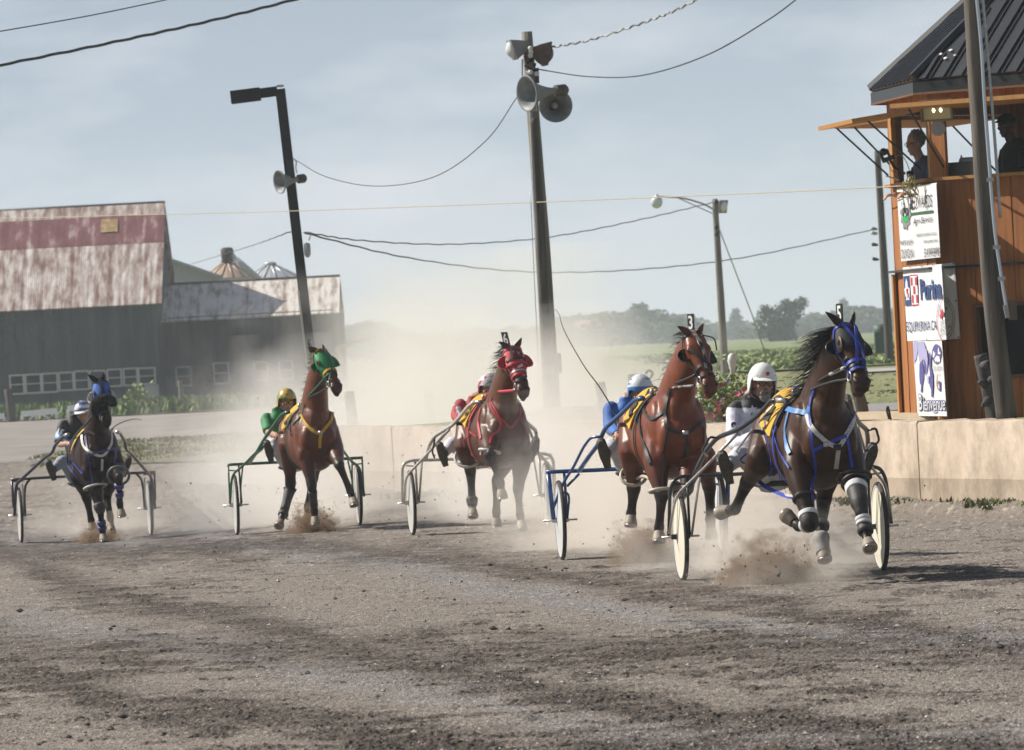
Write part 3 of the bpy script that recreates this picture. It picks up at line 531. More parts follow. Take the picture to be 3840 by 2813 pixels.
H1 = Horse(RG['h1'], 'nearly black horse in blue hood with a fluffy black nose roll', HG, seal, (805, 850, 1.1), (882, 850, 2.4),
    dict(RF=[(830, 1030, 2.4), (885, 1265, 2.55), (905, 1450, 2.45), (918, 1535, 2.48)], LF=[(1040, 930, 2.5), (1052, 990, 2.9), (1060, 1225, 2.7), (1075, 1315, 2.72)],
         RH=[(705, 980, 1.45), (772, 1190, 1.12), (808, 1375, 1.0), (820, 1430, 1.0)], LH=[(985, 1000, 1.45), (945, 1160, 1.15), (975, 1335, 1.3), (986, 1460, 1.38)]),
    (885, 155, 2.92), (945, 532, 3.2), 9, ((773, 78), (916, 58)), sock=['LH'], spec=.14)
# ================================================================ sulkies
def paint(c, rough=.3): return mat('paint%.2f_%.2f_%.2f' % c, c, tuple(q*.8 for q in c), rough, scale=30, bump=.05, coat=.3)
M_rub = mat('tyre_rubber', (.022, .022, .022), (.06, .055, .05), .85, scale=40, bump=.2); M_steel = mat('dull_steel', (.42, .42, .42), (.55, .54, .52), .38, metal=.85, scale=40); M_blk = mat('black_leather', (.010, .010, .011), (.022, .021, .020), .42, scale=60, bump=.15)
def wheel(r, root, c, sg, disc, hubm, R_=.35):
    ax = r.Lv; a = np.linspace(0, 2*np.pi, 56, endpoint=False); fx, fz = r.Fw, r.Up; cir = lambda q, d=0: c+ax*d+np.outer(np.cos(a)*q, fx)+np.outer(np.sin(a)*q, fz)
    w = MB().loft([cir(R_-.042, -.012), cir(R_-.022, -.017), cir(R_-.022, .017), cir(R_-.042, .012)], False, True).build('rim', paint((.62, .61, .58)), root, auto=40); 
    MB().tube(cir(R_-.016), .019, 10, closed=True, up=ax, flat=1).build('tyre', M_rub, w)
    d = MB().lathe(c-ax*.034, ax, [(0, .03), (.002, .032), (.024, R_-.040), (.044, R_-.040), (.066, .032), (.068, .03)], 56).build('wheel_disc', disc, w, auto=20)
    MB().lathe(c-ax*.075, ax, [(0, .012), (.002, .02), (.03, .022), (.12, .022), (.148, .02), (.15, .012)], 14).build('hub', hubm, w, auto=40); return w
def sulky(key, label, tubes, wheelc, disc, m_seat, whub, grp='racing sulkies'):
    r = RG[key]; root = thing('sulky', r.L(0, 0, 0), label, 'sulky', grp)
    for name, rad, m, P in tubes:
        loc = [r.IL(*p) for p in P]; cross = name == 'cross_bar'
        if cross: z0 = loc[-1][2]; loc = loc+[np.array((loc[-1][0], 0, z0))]
        fl = fillet(loc, .09)
        if cross:
            full = np.vstack([fl, fl[::-1]*np.array((1, -1, 1))]); full = full[np.r_[True, np.linalg.norm(np.diff(full, axis=0), axis=1) > 1e-5]]
            MB().tube(r.W(full), rad, 10).build(name, m, root)
        else:
            for sg in (1, -1): MB().tube(r.W(fl*np.array((1, sg, 1))), rad, 10).build(name, m, root)
    wc = r.IL(*wheelc); wc[0] = 0; wl = abs(wc[1]); R_ = .35
    for sg in (-1, 1):
        p = r.L(0, sg*wl, 0); c = r.L(0, sg*wl, 0); c[2] = max(float(gz(c[0], c[1])), r.O[2]-.03)+R_-.004; wheel(r, root, c, sg, disc, whub)
        MB().tube([c-r.Lv*.15, c+r.Lv*.15], .008, 8).build('axle', M_steel, root)
    zs = .70; MB().ball(r.L(-.08, 0, zs+.03), (.20, .20, .05), (r.Fw, r.Lv, r.Up), 20, 8).build('seat', m_seat, root); MB().tube([r.L(-.08, 0, zs), r.L(0, 0, zs-.02), r.L(.02, 0, zs+.05)], .02, 8).build('seat_post', M_steel, root)
    return root
bk5, sv5 = paint((.020, .021, .026)), mat('brushed_tube', (.45, .43, .42), (.60, .57, .55), .35, metal=.6, scale=30)
sulky('h5', 'black and silver sulky with cream wheel discs nearest the camera', [
    ('cross_bar', .015, bk5, [(84, 1335, 0), (90, 1090, 0), (112, 1032, 0), (160, 1014, 0), (300, 1011, 0)]), ('shaft', .019, bk5, [(668, 606, 1.9), (637, 607, 1.84), (562, 690, 1.55), (460, 762, 1.2), (345, 806, .85), (290, 868, .6), (250, 945, .35), (220, 1012, .06)]),
    ('shaft_tip', .021, sv5, [(718, 607, 1.97), (664, 606, 1.89)]), ('stay', .0115, sv5, [(455, 785, 1.15), (245, 1000, .35), (122, 1118, .14), (86, 1325, .02)]), ('fork', .011, bk5, [(182, 1014, 0), (196, 1335, 0)]), ('fork', .010, sv5, [(250, 1020, .03), (206, 1338, .02)]),
    ('brace', .007, bk5, [(110, 1056, 0), (182, 1058, 0)]), ('stirrup', .010, bk5, [(345, 812, .86), (305, 800, .9), (268, 870, .78), (266, 888, .7), (292, 905, .58)]), ('rein_stay', .009, sv5, [(650, 632, 1.7), (545, 748, 1.2), (410, 928, .5)])],
    (147, 1335, 0), mat('cream_disc', (.62, .58, .46), (.70, .66, .54), .5, scale=3), M_blk, bk5)
bl3 = paint((.018, .085, .27))
sulky('h3', 'blue painted sulky pulled by the bright bay horse', [
    ('cross_bar', .019, bl3, [(76, 1055, 0), (200, 1050, 0), (400, 1042, 0)]), ('shaft', .020, bl3, [(650, 620, 1.95), (600, 628, 1.82), (540, 690, 1.6), (420, 800, 1.0), (385, 890, .8), (330, 960, .5), (270, 1048, .1)]),
    ('outer_fork', .021, bl3, [(88, 1062, 0), (120, 1335, 0)]), ('fork', .013, bl3, [(182, 1062, 0), (190, 1170, 0), (200, 1335, 0)]), ('stay', .013, bl3, [(405, 846, .92), (340, 850, .85), (300, 900, .65), (232, 1035, .25), (180, 1110, .1), (114, 1278, .01)]),
    ('brace', .010, bl3, [(118, 1276, .01), (150, 1172, .01), (205, 1178, .01), (212, 1215, .01), (200, 1335, .01)]), ('brace', .012, bl3, [(270, 1066, .08), (200, 1138, .01)])],
    (160, 1335, 0), mat('pale_disc', (.50, .51, .52), (.58, .58, .58), .5, scale=3), M_blk, M_steel)
wh6 = paint((.58, .56, .50))
sulky('h6', 'white tubular sulky standing in the thickest dust', [
    ('cross_bar', .018, wh6, [(120, 1340, 0), (112, 1080, 0), (132, 1040, 0), (185, 1022, 0), (400, 1018, 0)]), ('shaft', .021, wh6, [(640, 601, 1.88), (602, 622, 1.75), (540, 700, 1.5), (480, 766, 1.2), (350, 845, .85), (315, 905, .6), (285, 1010, .08)]),
    ('shaft_tip', .022, M_steel, [(690, 596, 1.96), (636, 602, 1.87)]), ('stay', .015, wh6, [(455, 800, 1.15), (260, 1015, .3), (138, 1142, .1), (126, 1325, .01)]), ('fork', .013, wh6, [(208, 1030, 0), (226, 1322, 0)]), ('fork', .012, wh6, [(258, 1028, .02), (236, 1325, .01)]),
    ('brace', .008, wh6, [(140, 1062, 0), (208, 1066, 0)]), ('stirrup', .010, M_blk, [(352, 850, .86), (345, 905, .82), (330, 960, .8), (350, 1008, .8)])],
    (180, 1325, 0), mat('grey_disc', (.44, .43, .40), (.52, .5, .47), .5, scale=3), M_blk, M_steel)
gr7 = paint((.010, .095, .038))
sulky('h7', 'dark green sulky pulled by the horse in the green hood', [
    ('cross_bar', .018, gr7, [(68, 1080, 0), (200, 1074, 0), (400, 1064, 0)]), ('shaft', .020, gr7, [(545, 672, 1.92), (492, 688, 1.78), (360, 870, 1.0), (300, 975, .65), (238, 1068, .06)]), ('outer_fork', .011, gr7, [(74, 1085, 0), (88, 1375, 0)]),
    ('fork', .012, gr7, [(155, 1086, 0), (178, 1378, 0)]), ('fork', .010, gr7, [(188, 1084, .02), (170, 1240, .02), (172, 1376, .02)]), ('stay', .014, gr7, [(335, 948, .82), (272, 1000, .5), (185, 1092, .18), (112, 1148, .1), (96, 1230, .04), (88, 1380, .01)]), ('brace', .008, gr7, [(76, 1124, 0), (155, 1128, 0)]), ('stirrup', .012, gr7, [(300, 990, .68), (338, 960, .8), (345, 935, .86)])],
    (132, 1380, 0), mat('grey_disc', 0, 0), M_blk, M_steel)
pu1 = paint((.030, .028, .050)); 
sulky('h1', 'dark purple and grey sulky pulled by the nearly black horse', [
    ('cross_bar', .018, pu1, [(95, 1012, 0), (240, 1004, 0), (440, 992, 0)]), ('shaft', .021, pu1, [(600, 614, 1.9), (565, 628, 1.8), (487, 705, 1.4), (465, 772, 1.2), (400, 815, .95), (150, 1046, .12), (138, 1110, .05), (130, 1335, 0)]), ('outer_fork', .017, pu1, [(104, 1016, 0), (122, 1262, 0)]),
    ('fork', .016, pu1, [(268, 1006, 0), (226, 1055, 0), (216, 1150, 0), (222, 1335, 0)]), ('brace', .009, pu1, [(104, 1030, 0), (204, 1024, 0)]), ('brace', .010, sv5, [(196, 1050, .04), (205, 1100, .02), (212, 1335, .02)]), ('shaft_tip', .023, sv5, [(606, 612, 1.92), (575, 622, 1.84)])],
    (178, 1345, 0), mat('grey_disc', 0, 0), M_blk, M_steel)
# ================================================================ people
SKIN = (.46, .25, .17)
def M_cloth(c, c2=None): return mat('cloth%.2f_%.2f_%.2f' % c, c, c2 or tuple(q*.82 for q in c), .85, scale=14, bump=.5, bscale=5, sheen=.1, bdist=.03)
def head_parts(root, hc, yaw, pitch, hair=None, skin=SKIN, beard=None, glasses=None, skel=None, roll=0.0):
    a = R(yaw); fd = np.array((math.sin(a), -math.cos(a), 0)); fd = nrm(fd-np.array((0, 0, math.tan(R(pitch))))); sd = nrm(np.cross((0, 0, 1), fd)); sd = -sd if sd[0] < 0 else sd
    up = np.cross(fd, sd); up = up if up[2] > 0 else -up; up = nrm(up+sd*roll); sd = nrm(np.cross(up, fd)); sd = sd if sd[0] > 0 else -sd
    h = lambda x, y, z: hc+fd*x+sd*y+up*z; ax = (fd, sd, up)
    mb = skel; mb.ball(h(-.01, 0, .03), (.097, .076, .105), ax, 18, 12); mb.ball(h(.022, 0, -.045), (.070, .060, .078), ax, 16, 10); mb.ball(h(.058, 0, -.100), (.030, .032, .024), ax); mb.ball(h(.085, 0, .022), (.014, .050, .014), ax)
    mb.loft([[h(.080, .008, .02), h(.080, -.008, .02), h(.07, 0, .02)], [h(.112, .016, -.030), h(.112, -.016, -.030), h(.06, 0, -.03)], [h(.090, .017, -.042), h(.090, -.017, -.042), h(.06, 0, -.042)]])
    mb.ball(h(.090, 0, -.062), (.012, .028, .007), ax); mb.ball(h(.088, 0, -.075), (.012, .024, .008), ax)
    for sg in (-1, 1): mb.ball(h(.070, sg*.044, -.018), (.022, .024, .022), ax); mb.ball(h(-.012, sg*.080, -.01), (.018, .010, .032), ax)
    def finish():
        for sg in (-1, 1):
            e = MB().ball(h(.078, sg*.031, .006), (.011, .013, .010), ax, 10, 8).build('eye', mat('eyeball', (.55, .53, .50), rough=.2), root)
            MB().ball(h(.0865, sg*.031, .006), (.004, .006, .006), ax, 8, 6).build('iris', mat('iris', (.03, .02, .015), rough=.2), e)
        MB().ball(h(.0995, 0, -.068), (.0035, .022, .0028), ax).build('mouth', mat('lips', (.22, .07, .06), rough=.5), root)
        if beard:
            b = MB().ball(h(.070, 0, -.102), (.044, .046, .042), ax, 16, 10); b.tube([h(.075, -.04, -.085), h(.098, -.026, -.056), h(.108, 0, -.050), h(.098, .026, -.056), h(.075, .04, -.085)], .011, 8)
            V, Fc = mesh_of(*b.arr(), .006, 2); mesh_obj('beard', V+rng.normal(0, .002, V.shape), Fc, mat('beard', beard, tuple(q*.5 for q in beard), .9, scale=60, bump=.8, bscale=120), root)
        if glasses:
            for sg in (-1, 1):
                c = h(.098, sg*.032, .004); t = np.linspace(0, 6.283, 20, endpoint=False); g = MB().tube(c+np.outer(np.cos(t)*.025, sd)+np.outer(np.sin(t)*.018, up), .0028, 6, closed=True, up=fd); g.tube([h(.097, sg*.056, .008), h(.01, sg*.084, .010)], .0025, 5).tube([h(.100, 0, .008), h(.099, sg*.008, .008)], .0028, 5)
                f_ = g.build('glasses', mat('frame', glasses[0], rough=.3), root); 
                if glasses[1]: MB().lathe(c-fd*.001, fd, [(0, .021), (.002, .021)], 18).build('lens', mat('lens'+str(glasses[1]), glasses[1], rough=.08), f_)
    return h, ax, finish
def helmet(root, h, ax, m, peak=None, ear=True, padm=None):
    fd, sd, up = ax; rings = []; n = 36; az = np.linspace(0, 2*np.pi, n, endpoint=False)
    lo = np.where(np.cos(az) > .45, .046, -.088+(.134)*ss((np.cos(az)-.05)/.40)) if ear else np.where(np.cos(az) > .3, .05, .0)
    for t in np.linspace(0, 1, 12):
        z = lo*(1-t)+.165*t; zz = np.clip((z-.01)/.155, -.99, .999); rr = np.sqrt(np.maximum(1-np.where(zz > 0, zz, zz*.45)**2, .0))+.0
        if t == 1: rr = rr*0+.02
        rings.append(np.array([h(-.008, 0, 0)+fd*math.cos(a)*.132*r_+sd*math.sin(a)*.116*r_+up*q for a, r_, q in zip(az, rr, z)]))
    inner = [r_*.0+(r_-h(-.008, 0, .03))*.90+h(-.008, 0, .03) for r_ in rings]
    o = MB().loft(inner[::-1][1:]+rings, False).build('helmet', m, root)
    if peak is not None:
        a2 = np.linspace(-1.05, 1.05, 16); top = [h(-.008, 0, .052)+fd*math.cos(a)*.128+sd*math.sin(a)*.112 for a in a2]; out = [h(-.008, 0, .034)+fd*(math.cos(a)*.128+.045*max(0, math.cos(a*1.35)))+sd*math.sin(a)*.114 for a in a2]
        MB().loft([[p, q, q-up*.005, p-up*.006] for p, q in zip(top, out)]).build('helmet_peak', peak, o, auto=40)
    st = MB().tube(cat([h(.01, -.098, -.02), h(.03, -.082, -.09), h(.05, 0, -.135), h(.03, .082, -.09), h(.01, .098, -.02)], 5), .006, 6, flat=2).build('chin_strap', M_blk, o)
    return o
def hand(mb, w, d, palm, cur=.9, n5=True):                # palm and five curled fingers closed on the reins
    d = nrm(d); palm = nrm(palm-d*(palm@d)); s_ = np.cross(d, palm); c = w+d*.045; mb.ball(c, (.050, .040, .018), (d, s_, palm), 14, 8)
    for i, (o, l) in enumerate(((-.030, .070), (-.010, .080), (.010, .076), (.029, .060))):
        P = [w+d*.08+s_*o]; q = d.copy()
        for k in range(3): q = nrm(q*math.cos(cur)+palm*math.sin(cur)) if k else nrm(q*math.cos(cur*.6)+palm*math.sin(cur*.6)); pr = np.cross(q, s_); P.append(P[-1]+q*l/3); palm = palm
        mb.tube(P, [.0092, .009, .0085, .007], 8)
    mb.tube([w+d*.03-s_*.03, w+d*.055-s_*.052+palm*.015, w+d*.085-s_*.045+palm*.035], [.012, .011, .008], 8)
def limb(mb, P, rad, k=6):
    C = cat(P, k); r_ = np.interp(np.linspace(0, 1, len(C)), np.linspace(0, 1, len(rad)), rad); mb.tube(C, r_, 12)
def driver(key, label, head, yaw, pitch, sh, elb, hnd, knee, foot, pelvis=(-.05, 0, .83), jersey=None, paint_=None, trousers=None, boots=None, helm=None, peak=None, sleeve=2, bare=False, mirror=True, gloves=None, roll=0, **kw):
    r = RG[key]; root = thing('person', r.L(-.05, 0, 0), label, 'person', 'sulky drivers'); I = lambda p: r.I(*p) if len(p) == 3 else r.L(*p[1:])
    hc = I(head); S_ = I(sh); pv = r.L(*pelvis); ax3 = nrm(S_-pv); lv = nrm(r.Lv-ax3*(ax3@r.Lv)); fw = np.cross(lv, ax3); fw = fw if fw@r.Fw > 0 else -fw
    def torso(mb, g):
        rg = []; th = np.linspace(0, 2*np.pi, 26, endpoint=False); Lt = np.linalg.norm(S_-pv)
        for t, w, d in ((-.18, .12, .10), (-.1, .165, .135), (.05, .178, .140), (.3, .165, .125), (.55, .178, .130), (.8, .196, .128), (.95, .175, .108), (1.05, .115, .088), (1.12, .074, .072), (1.2, .066, .066)):
            c = pv+ax3*t*Lt-fw*.03*math.sin(max(0, t)*3); rg.append(c+np.outer(np.cos(th)*(w+g), lv)+np.outer(np.sin(th)*(d+g), fw))
        mb.loft(rg)
    b = MB(); torso(b, -.02); h, ax, fin = head_parts(root, hc, yaw, pitch, skel=b, roll=roll, **kw); limb(b, [S_+ax3*.02, S_+ax3*.08, hc-ax[2]*.06], [.06, .056, .056], 3)
    jm = MB(); torso(jm, 0); tm = MB(); th_ = np.linspace(0, 2*np.pi, 26, endpoint=False)
    tm.loft([pv+ax3*(t-.12)+np.outer(np.cos(th_)*w, lv)+np.outer(np.sin(th_)*d, fw) for t, w, d in ((-.04, .10, .09), (0, .175, .145), (.12, .188, .15), (.2, .178, .14))])
    E = r.loc(I(elb)); N = r.loc(I(hnd)); K = r.loc(I(knee)); Ft = r.loc(I(foot)); ctr = r.loc(S_)[1]; pc = pelvis[1]; feet = []; hands = []
    for sg in (-1, 1):
        mir = lambda v, c=0.: v if sg < 0 else np.array((v[0], 2*c-v[1], v[2])); shp = S_+lv*sg*.165+ax3*.0; e, n_, k, f = r.W([mir(E, ctr), mir(N, ctr*.5), mir(K, pc), mir(Ft, 0)])
        limb(b, [shp, e, n_], [.050, .045, .042, .036, .027]); hand(b, n_, nrm(n_-e)*.6+r.Fw*.6, -r.Up+0*lv); hands.append(n_)
        if sleeve == 2: limb(jm, [shp-lv*sg*.04, shp, e, e*.25+n_*.75, e*.08+n_*.92], [.07, .076, .062, .064, .052, .046, .040], 5)
        else: limb(jm, [shp-lv*sg*.04, shp, shp*.25+e*.75, shp*.02+e*.98], [.07, .078, .066, .068, .066], 4)
        hp = pv+lv*sg*.095-ax3*.03; ank = f-r.Fw*.04-nrm(f-k)*.06; limb(b, [hp, k, ank], [.07, .06, .05, .045, .035]); limb(tm, [hp, hp*.5+k*.5+r.Up*.01, k, k*.5+ank*.5, ank*.92+k*.08], [.098, .096, .084, .082, .074, .066, .060, .055], 6)
        d = nrm(nrm(f-k)*.35+r.Fw*.2+r.Up*.9+r.Lv*sg*.15); so_ = np.cross(d, r.Lv); so_ = so_ if so_@r.Fw > 0 else -so_; feet.append((ank, d, so_, f))
    V, Fc = mesh_of(*b.arr(), .0075, 3); mesh_obj('body', V, Fc, mat('skin%.2f' % kw.get('skin', SKIN)[0], kw.get('skin', SKIN), tuple(q*.8 for q in kw.get('skin', SKIN)), .55, scale=20, bump=.15), root)
    V, Fc = mesh_of(*jm.arr(), .012, 5); fold = .012*(vn(V[:, 0]*16+V[:, 2]*9, V[:, 2]*13+V[:, 1]*4, 3)-.5)+.006*(vn(V[:, 0]*40, V[:, 2]*34, 5)-.5); V = V+(V-(V.mean(0)))*fold[:, None]*1.2+np.array((0, 0, 1))*fold[:, None]*.3
    jo = mesh_obj('jersey', V, Fc, mat('silks', attr='dye', scale=12, rough=.7, bump=.5, bscale=6, bdist=.03, sheen=.15), root); lc = np.array([r.loc(v) for v in V]); lc[:, 1] -= ctr; set_attr(jo, 'dye', paint_(lc) if paint_ else np.tile(jersey, (len(V), 1)))
    root['_'] = 0; del root['_']; driver.bvh = BVHTree.FromPolygons([Vector(v) for v in V], Fc)
    V, Fc = mesh_of(*tm.arr(), .012, 4); fold = .018*(vn(V[:, 0]*15+V[:, 2]*11, V[:, 2]*12+V[:, 1]*6, 4)-.5); V = V+np.array(r.Fw)*fold[:, None]+np.array((0, 0, .6))*fold[:, None]; mesh_obj('trousers', V, Fc, M_cloth(trousers), root)
    for ank, d, so_, f in feet:
        bm = MB(); c = f; bm.tube([c-d*.10-so_*.03, c-d*.02-so_*.012, c+d*.08, c+d*.15, c+d*.17], [.040, .050, .048, .042, .022], 12); bm.tube([ank+nrm(ank-c)*.10, ank, c-d*.05-so_*.02], [.056, .05, .046], 12)
        V, Fc = mesh_of(*bm.arr(), .01, 3); bo = mesh_obj('boot', V, Fc, mat('boot%.2f' % boots[0], boots, tuple(q*1.7 for q in boots), .6, scale=30, bump=.2), root)
        x = nrm(np.cross(d, so_)); MB().loft([[c+d*q-x*w+so_*o, c+d*q+x*w+so_*o, c+d*q+x*w+so_*(o+.018), c+d*q-x*w+so_*(o+.018)] for q, w, o in ((-.12, .03, .030), (-.05, .036, .036), (.02, .038, .036), (.09, .044, .036), (.15, .034, .034), (.175, .014, .03))]).build('boot_sole', mat('sole', (.05, .047, .042), (.10, .09, .08), .8, scale=50), bo, auto=40)
    fin(); ho = helmet(root, h, ax, helm, peak) if helm else None
    return root, h, ax, hands, ho, driver.bvh
def decal(r, bvh, pts_, m, name, parent, u=0, off=.004):
    V = []
    for cx, cy in pts_:
        d = raydir(*r.px(cx, cy)); d /= np.linalg.norm(d); q = bvh.ray_cast(Vector(CAM), Vector(d)); V.append(np.array(q[0])-d*off if q[0] is not None else None)
    if any(v is None for v in V): return None
    Dp = np.mean(raydir(*r.px(*pts_[0]))[None], 0)*0+raydir(*r.px(*pts_[0])); Dp /= np.linalg.norm(Dp); n = len(V); V2 = V+[v+Dp*.003 for v in V]; c = np.mean(V, 0)
    V2 = V2+[c]; return mesh_obj(name, V2, [(i, (i+1) % n, 2*n) for i in range(n)]+[(i, i+n, (i+1) % n+n, (i+1) % n) for i in range(n)], m, parent, False)
def star(cx, cy, R_, rot=0, k=.42): return [(cx+(R_ if i % 2 == 0 else R_*k)*math.sin(rot+i*math.pi/5), cy-(R_ if i % 2 == 0 else R_*k)*math.cos(rot+i*math.pi/5)) for i in range(10)]
WHT = (.68, .68, .72)
def p5(l):
    c = np.tile((.64, .64, .72), (len(l), 1)); k = (l[:, 2] > 1.318+.12*np.abs(l[:, 1])) | ((np.abs(l[:, 1]) < .04) & (l[:, 2] > 1.27) & (l[:, 1]*-1 > .03)); c[k] = (.012, .011, .014); return c
D5, h5_, ax5, hd5, he5, bv5 = driver('h5', 'driver in plain white helmet with glasses and grey beard, white jacket with black star yoke', (588, 512, .06), 16, 6, (543, 632, -.06), (440, 835, .16), (548, 800, .52), (470, 905, .52), (392, 975, 1.0), paint_=p5, trousers=(.60, .60, .66), boots=(.012, .012, .012), helm=mat('helmet_white', (.80, .79, .76), rough=.25, coat=.5), peak=mat('helmet_white', 0, 0), beard=(.36, .33, .30), glasses=((.015, .012, .012), None), roll=.04)
M_w = mat('white_cloth', WHT, rough=.8)
for s_ in (star(490, 612, 26, .3), star(535, 655, 28, -.1), star(515, 585, 12, .2)): decal(RG['h5'], bv5, s_, M_w, 'star', D5)
decal(RG['h5'], bv5, [(420, 748), (418, 732), (426, 722), (440, 722), (449, 732), (442, 740), (436, 732), (429, 734), (427, 748)], M_blk, 'sleeve_letter', D5)
fd, sd, up = ax5; gold = mat('badge_gold', (.42, .20, .04), rough=.5); red = mat('badge_red', (.45, .04, .03), rough=.5)
for nm, m_, x, z, a, b in (('badge', gold, .1285, .088, .020, .016), ('badge', red, .1305, .088, .012, .010), ('badge_ribbon', gold, .1315, .072, .017, .004)): MB().ball(h5_(x-.008, 0, z), (.004, a, b), (nrm(fd+up*.45), sd, nrm(up-fd*.45)), 14, 8).build(nm, m_, he5)
for sg in (-1, 1): MB().ball(h5_(.092, sg*.075, .066), (.004, .004, .004), ax5, 8, 6).build('helmet_rivet', M_blk, he5)
D7, h7_, ax7, hd7, he7, bv7 = driver('h7', 'driver in gold and green helmet with yellow goggles and bright green shirt', (528, 592, .0), 10, 8, (472, 695, -.05), (385, 825, .12), (450, 850, .55), (420, 925, .50), (392, 985, .95), paint_=lambda l: np.where((np.abs(l[:, 2]-.0) > 9)[:, None], 0, np.where(((np.abs(l[:, 1]) > .155) & (l[:, 2] < 1.10))[:, None], (.55, .42, .05), (.012, .20, .045))), trousers=(.62, .62, .66), boots=(.018, .014, .012), helm=mat('helmet_gold', (.50, .34, .05), (.10, .16, .03), .3, scale=22, coat=.6, lo=.52, hi=.56), sleeve=1, glasses=((.35, .24, .02), (.55, .38, .03)))
def p1(l):
    c = np.tile((.010, .010, .014), (len(l), 1)); v = np.abs((l[:, 2]-1.16)-np.abs(l[:, 1])*.75); c[v < .022] = (.62, .66, .72); c[(v >= .022) & (v < .055)] = (.10, .34, .60); return c
D1, h1_, ax1, hd1, he1, bv1 = driver('h1', 'driver in striped white and blue peaked helmet, black and light blue shirt, pale jeans', (738, 425, .0), -14, 12, (672, 520, -.05), (520, 690, .10), (620, 690, .55), (555, 850, .50), (455, 935, .95), paint_=p1, trousers=(.30, .40, .52), boots=(.03, .026, .02), helm=mat('helmet_stripe', (.60, .62, .66), (.08, .10, .26), .35, scale=9, coat=.4, stretch=(.3, .3, 3.2), lo=.49, hi=.51, detail=1), peak=mat('helmet_white', 0, 0), sleeve=1, roll=-.12)
for q in ([(498, 612), (520, 560), (528, 560), (508, 614)], [(574, 572), (548, 560), (532, 585), (532, 612), (556, 612), (557, 606), (540, 604), (541, 586), (552, 568), (570, 578)]): decal(RG['h1'], bv1, q, M_w, 'sleeve_letter', D1)
D6, *_ = driver('h6', 'driver in white and red helmet and red shirt, hidden behind the red hooded horse', (742, 500, .0), 5, 10, (640, 622, -.05), (510, 700, .08), (600, 790, .55), (480, 900, .50), (408, 985, .95), paint_=lambda l: np.where((vn(l[:, 1]*30, l[:, 2]*7, 2) > .74)[:, None], (.6, .58, .58), (.36, .018, .03)), trousers=(.62, .60, .62), boots=(.018, .017, .016), helm=mat('helmet_red', (.62, .58, .58), (.36, .03, .04), .35, scale=8, coat=.4, lo=.5, hi=.52), peak=None)
D3, *_ = driver('h3', 'driver in blue and silver striped helmet, blue jacket and white trousers, holding a whip', (632, 582, .0), 4, 22, (560, 672, -.05), (455, 790, .10), (498, 835, .55), (468, 900, .50), (420, 952, .95), paint_=lambda l: np.where(((np.abs(l[:, 1]) > .10) & (l[:, 2] < 1.10))[:, None], (.012, .012, .014), (.022, .12, .42)), trousers=(.64, .62, .66), boots=(.016, .015, .014), helm=mat('helmet_blue', (.60, .62, .64), (.02, .16, .42), .35, scale=8, coat=.4, stretch=(.3, .3, 3.4), lo=.48, hi=.51, detail=1))
def whip(key, label, P, rad):
    r = RG[key]; C = cat([r.I(*p) for p in P], 8); o = MB().tube(C, np.linspace(rad, .0025, len(C)), 8).build('whip', M_blk, None); tag(o, label, 'whip'); MB().tube([C[0], C[0]+(C[6]-C[0])*1.0], rad*1.6, 8).build('whip_handle', M_blk, o); d = nrm(C[-1]-C[-3]); MB().tube([C[-1], C[-1]+d*.02+np.array((-.02, 0, .02)), C[-1]+d*.03+np.array((-.05, 0, .03))], .003, 5).build('whip_lash', mat('lash', (.5, .42, .3)), o)
whip('h3', 'long thin black whip raised by the driver in the blue jacket', [(505, 800, .5), (486, 716, .3), (395, 560, .25), (300, 430, .2), (205, 265, .15), (170, 190, .12), (155, 128, .12)], .007)
whip('h1', 'short brown whip curving out behind the nearly black horse', [(960, 620, .4), (1010, 545, .3), (1100, 498, .25), (1180, 476, .2), (1235, 478, .2), (1252, 490, .2)], .008)
# ================================================================ bridles, hoods, harness
blu, lbl, grn, yel, rdd, whs = (mat('strap_'+n, c, tuple(q*.75 for q in c), .5, scale=50, bump=.1) for n, c in (('blue', (.020, .052, .40)), ('pale_blue', (.08, .24, .55)), ('green', (.006, .10, .05)), ('yellow', (.62, .36, .015)), ('red', (.50, .03, .05)), ('white', (.62, .60, .55))))
M_yc = mat('yellow_cloth', (.62, .36, .012), (.52, .29, .01), .7, scale=9, bump=.4, bscale=6, bdist=.03); M_bc = mat('black_cloth', (.016, .015, .016), rough=.8); M_hair = mat('mane_hair', (.010, .009, .009), (.03, .025, .022), .45, scale=30)
def ring_(h, c, ax, R_, r_, m, name='bit_ring'):
    ax = nrm(ax); x = nrm(np.cross(ax, (0, 0, 1))); y = np.cross(ax, x); a = np.linspace(0, 2*np.pi, 18, endpoint=False); return MB().tube(c+np.outer(np.cos(a)*R_, x)+np.outer(np.sin(a)*R_, y), r_, 6, closed=True, up=ax).build(name, m, h.root)
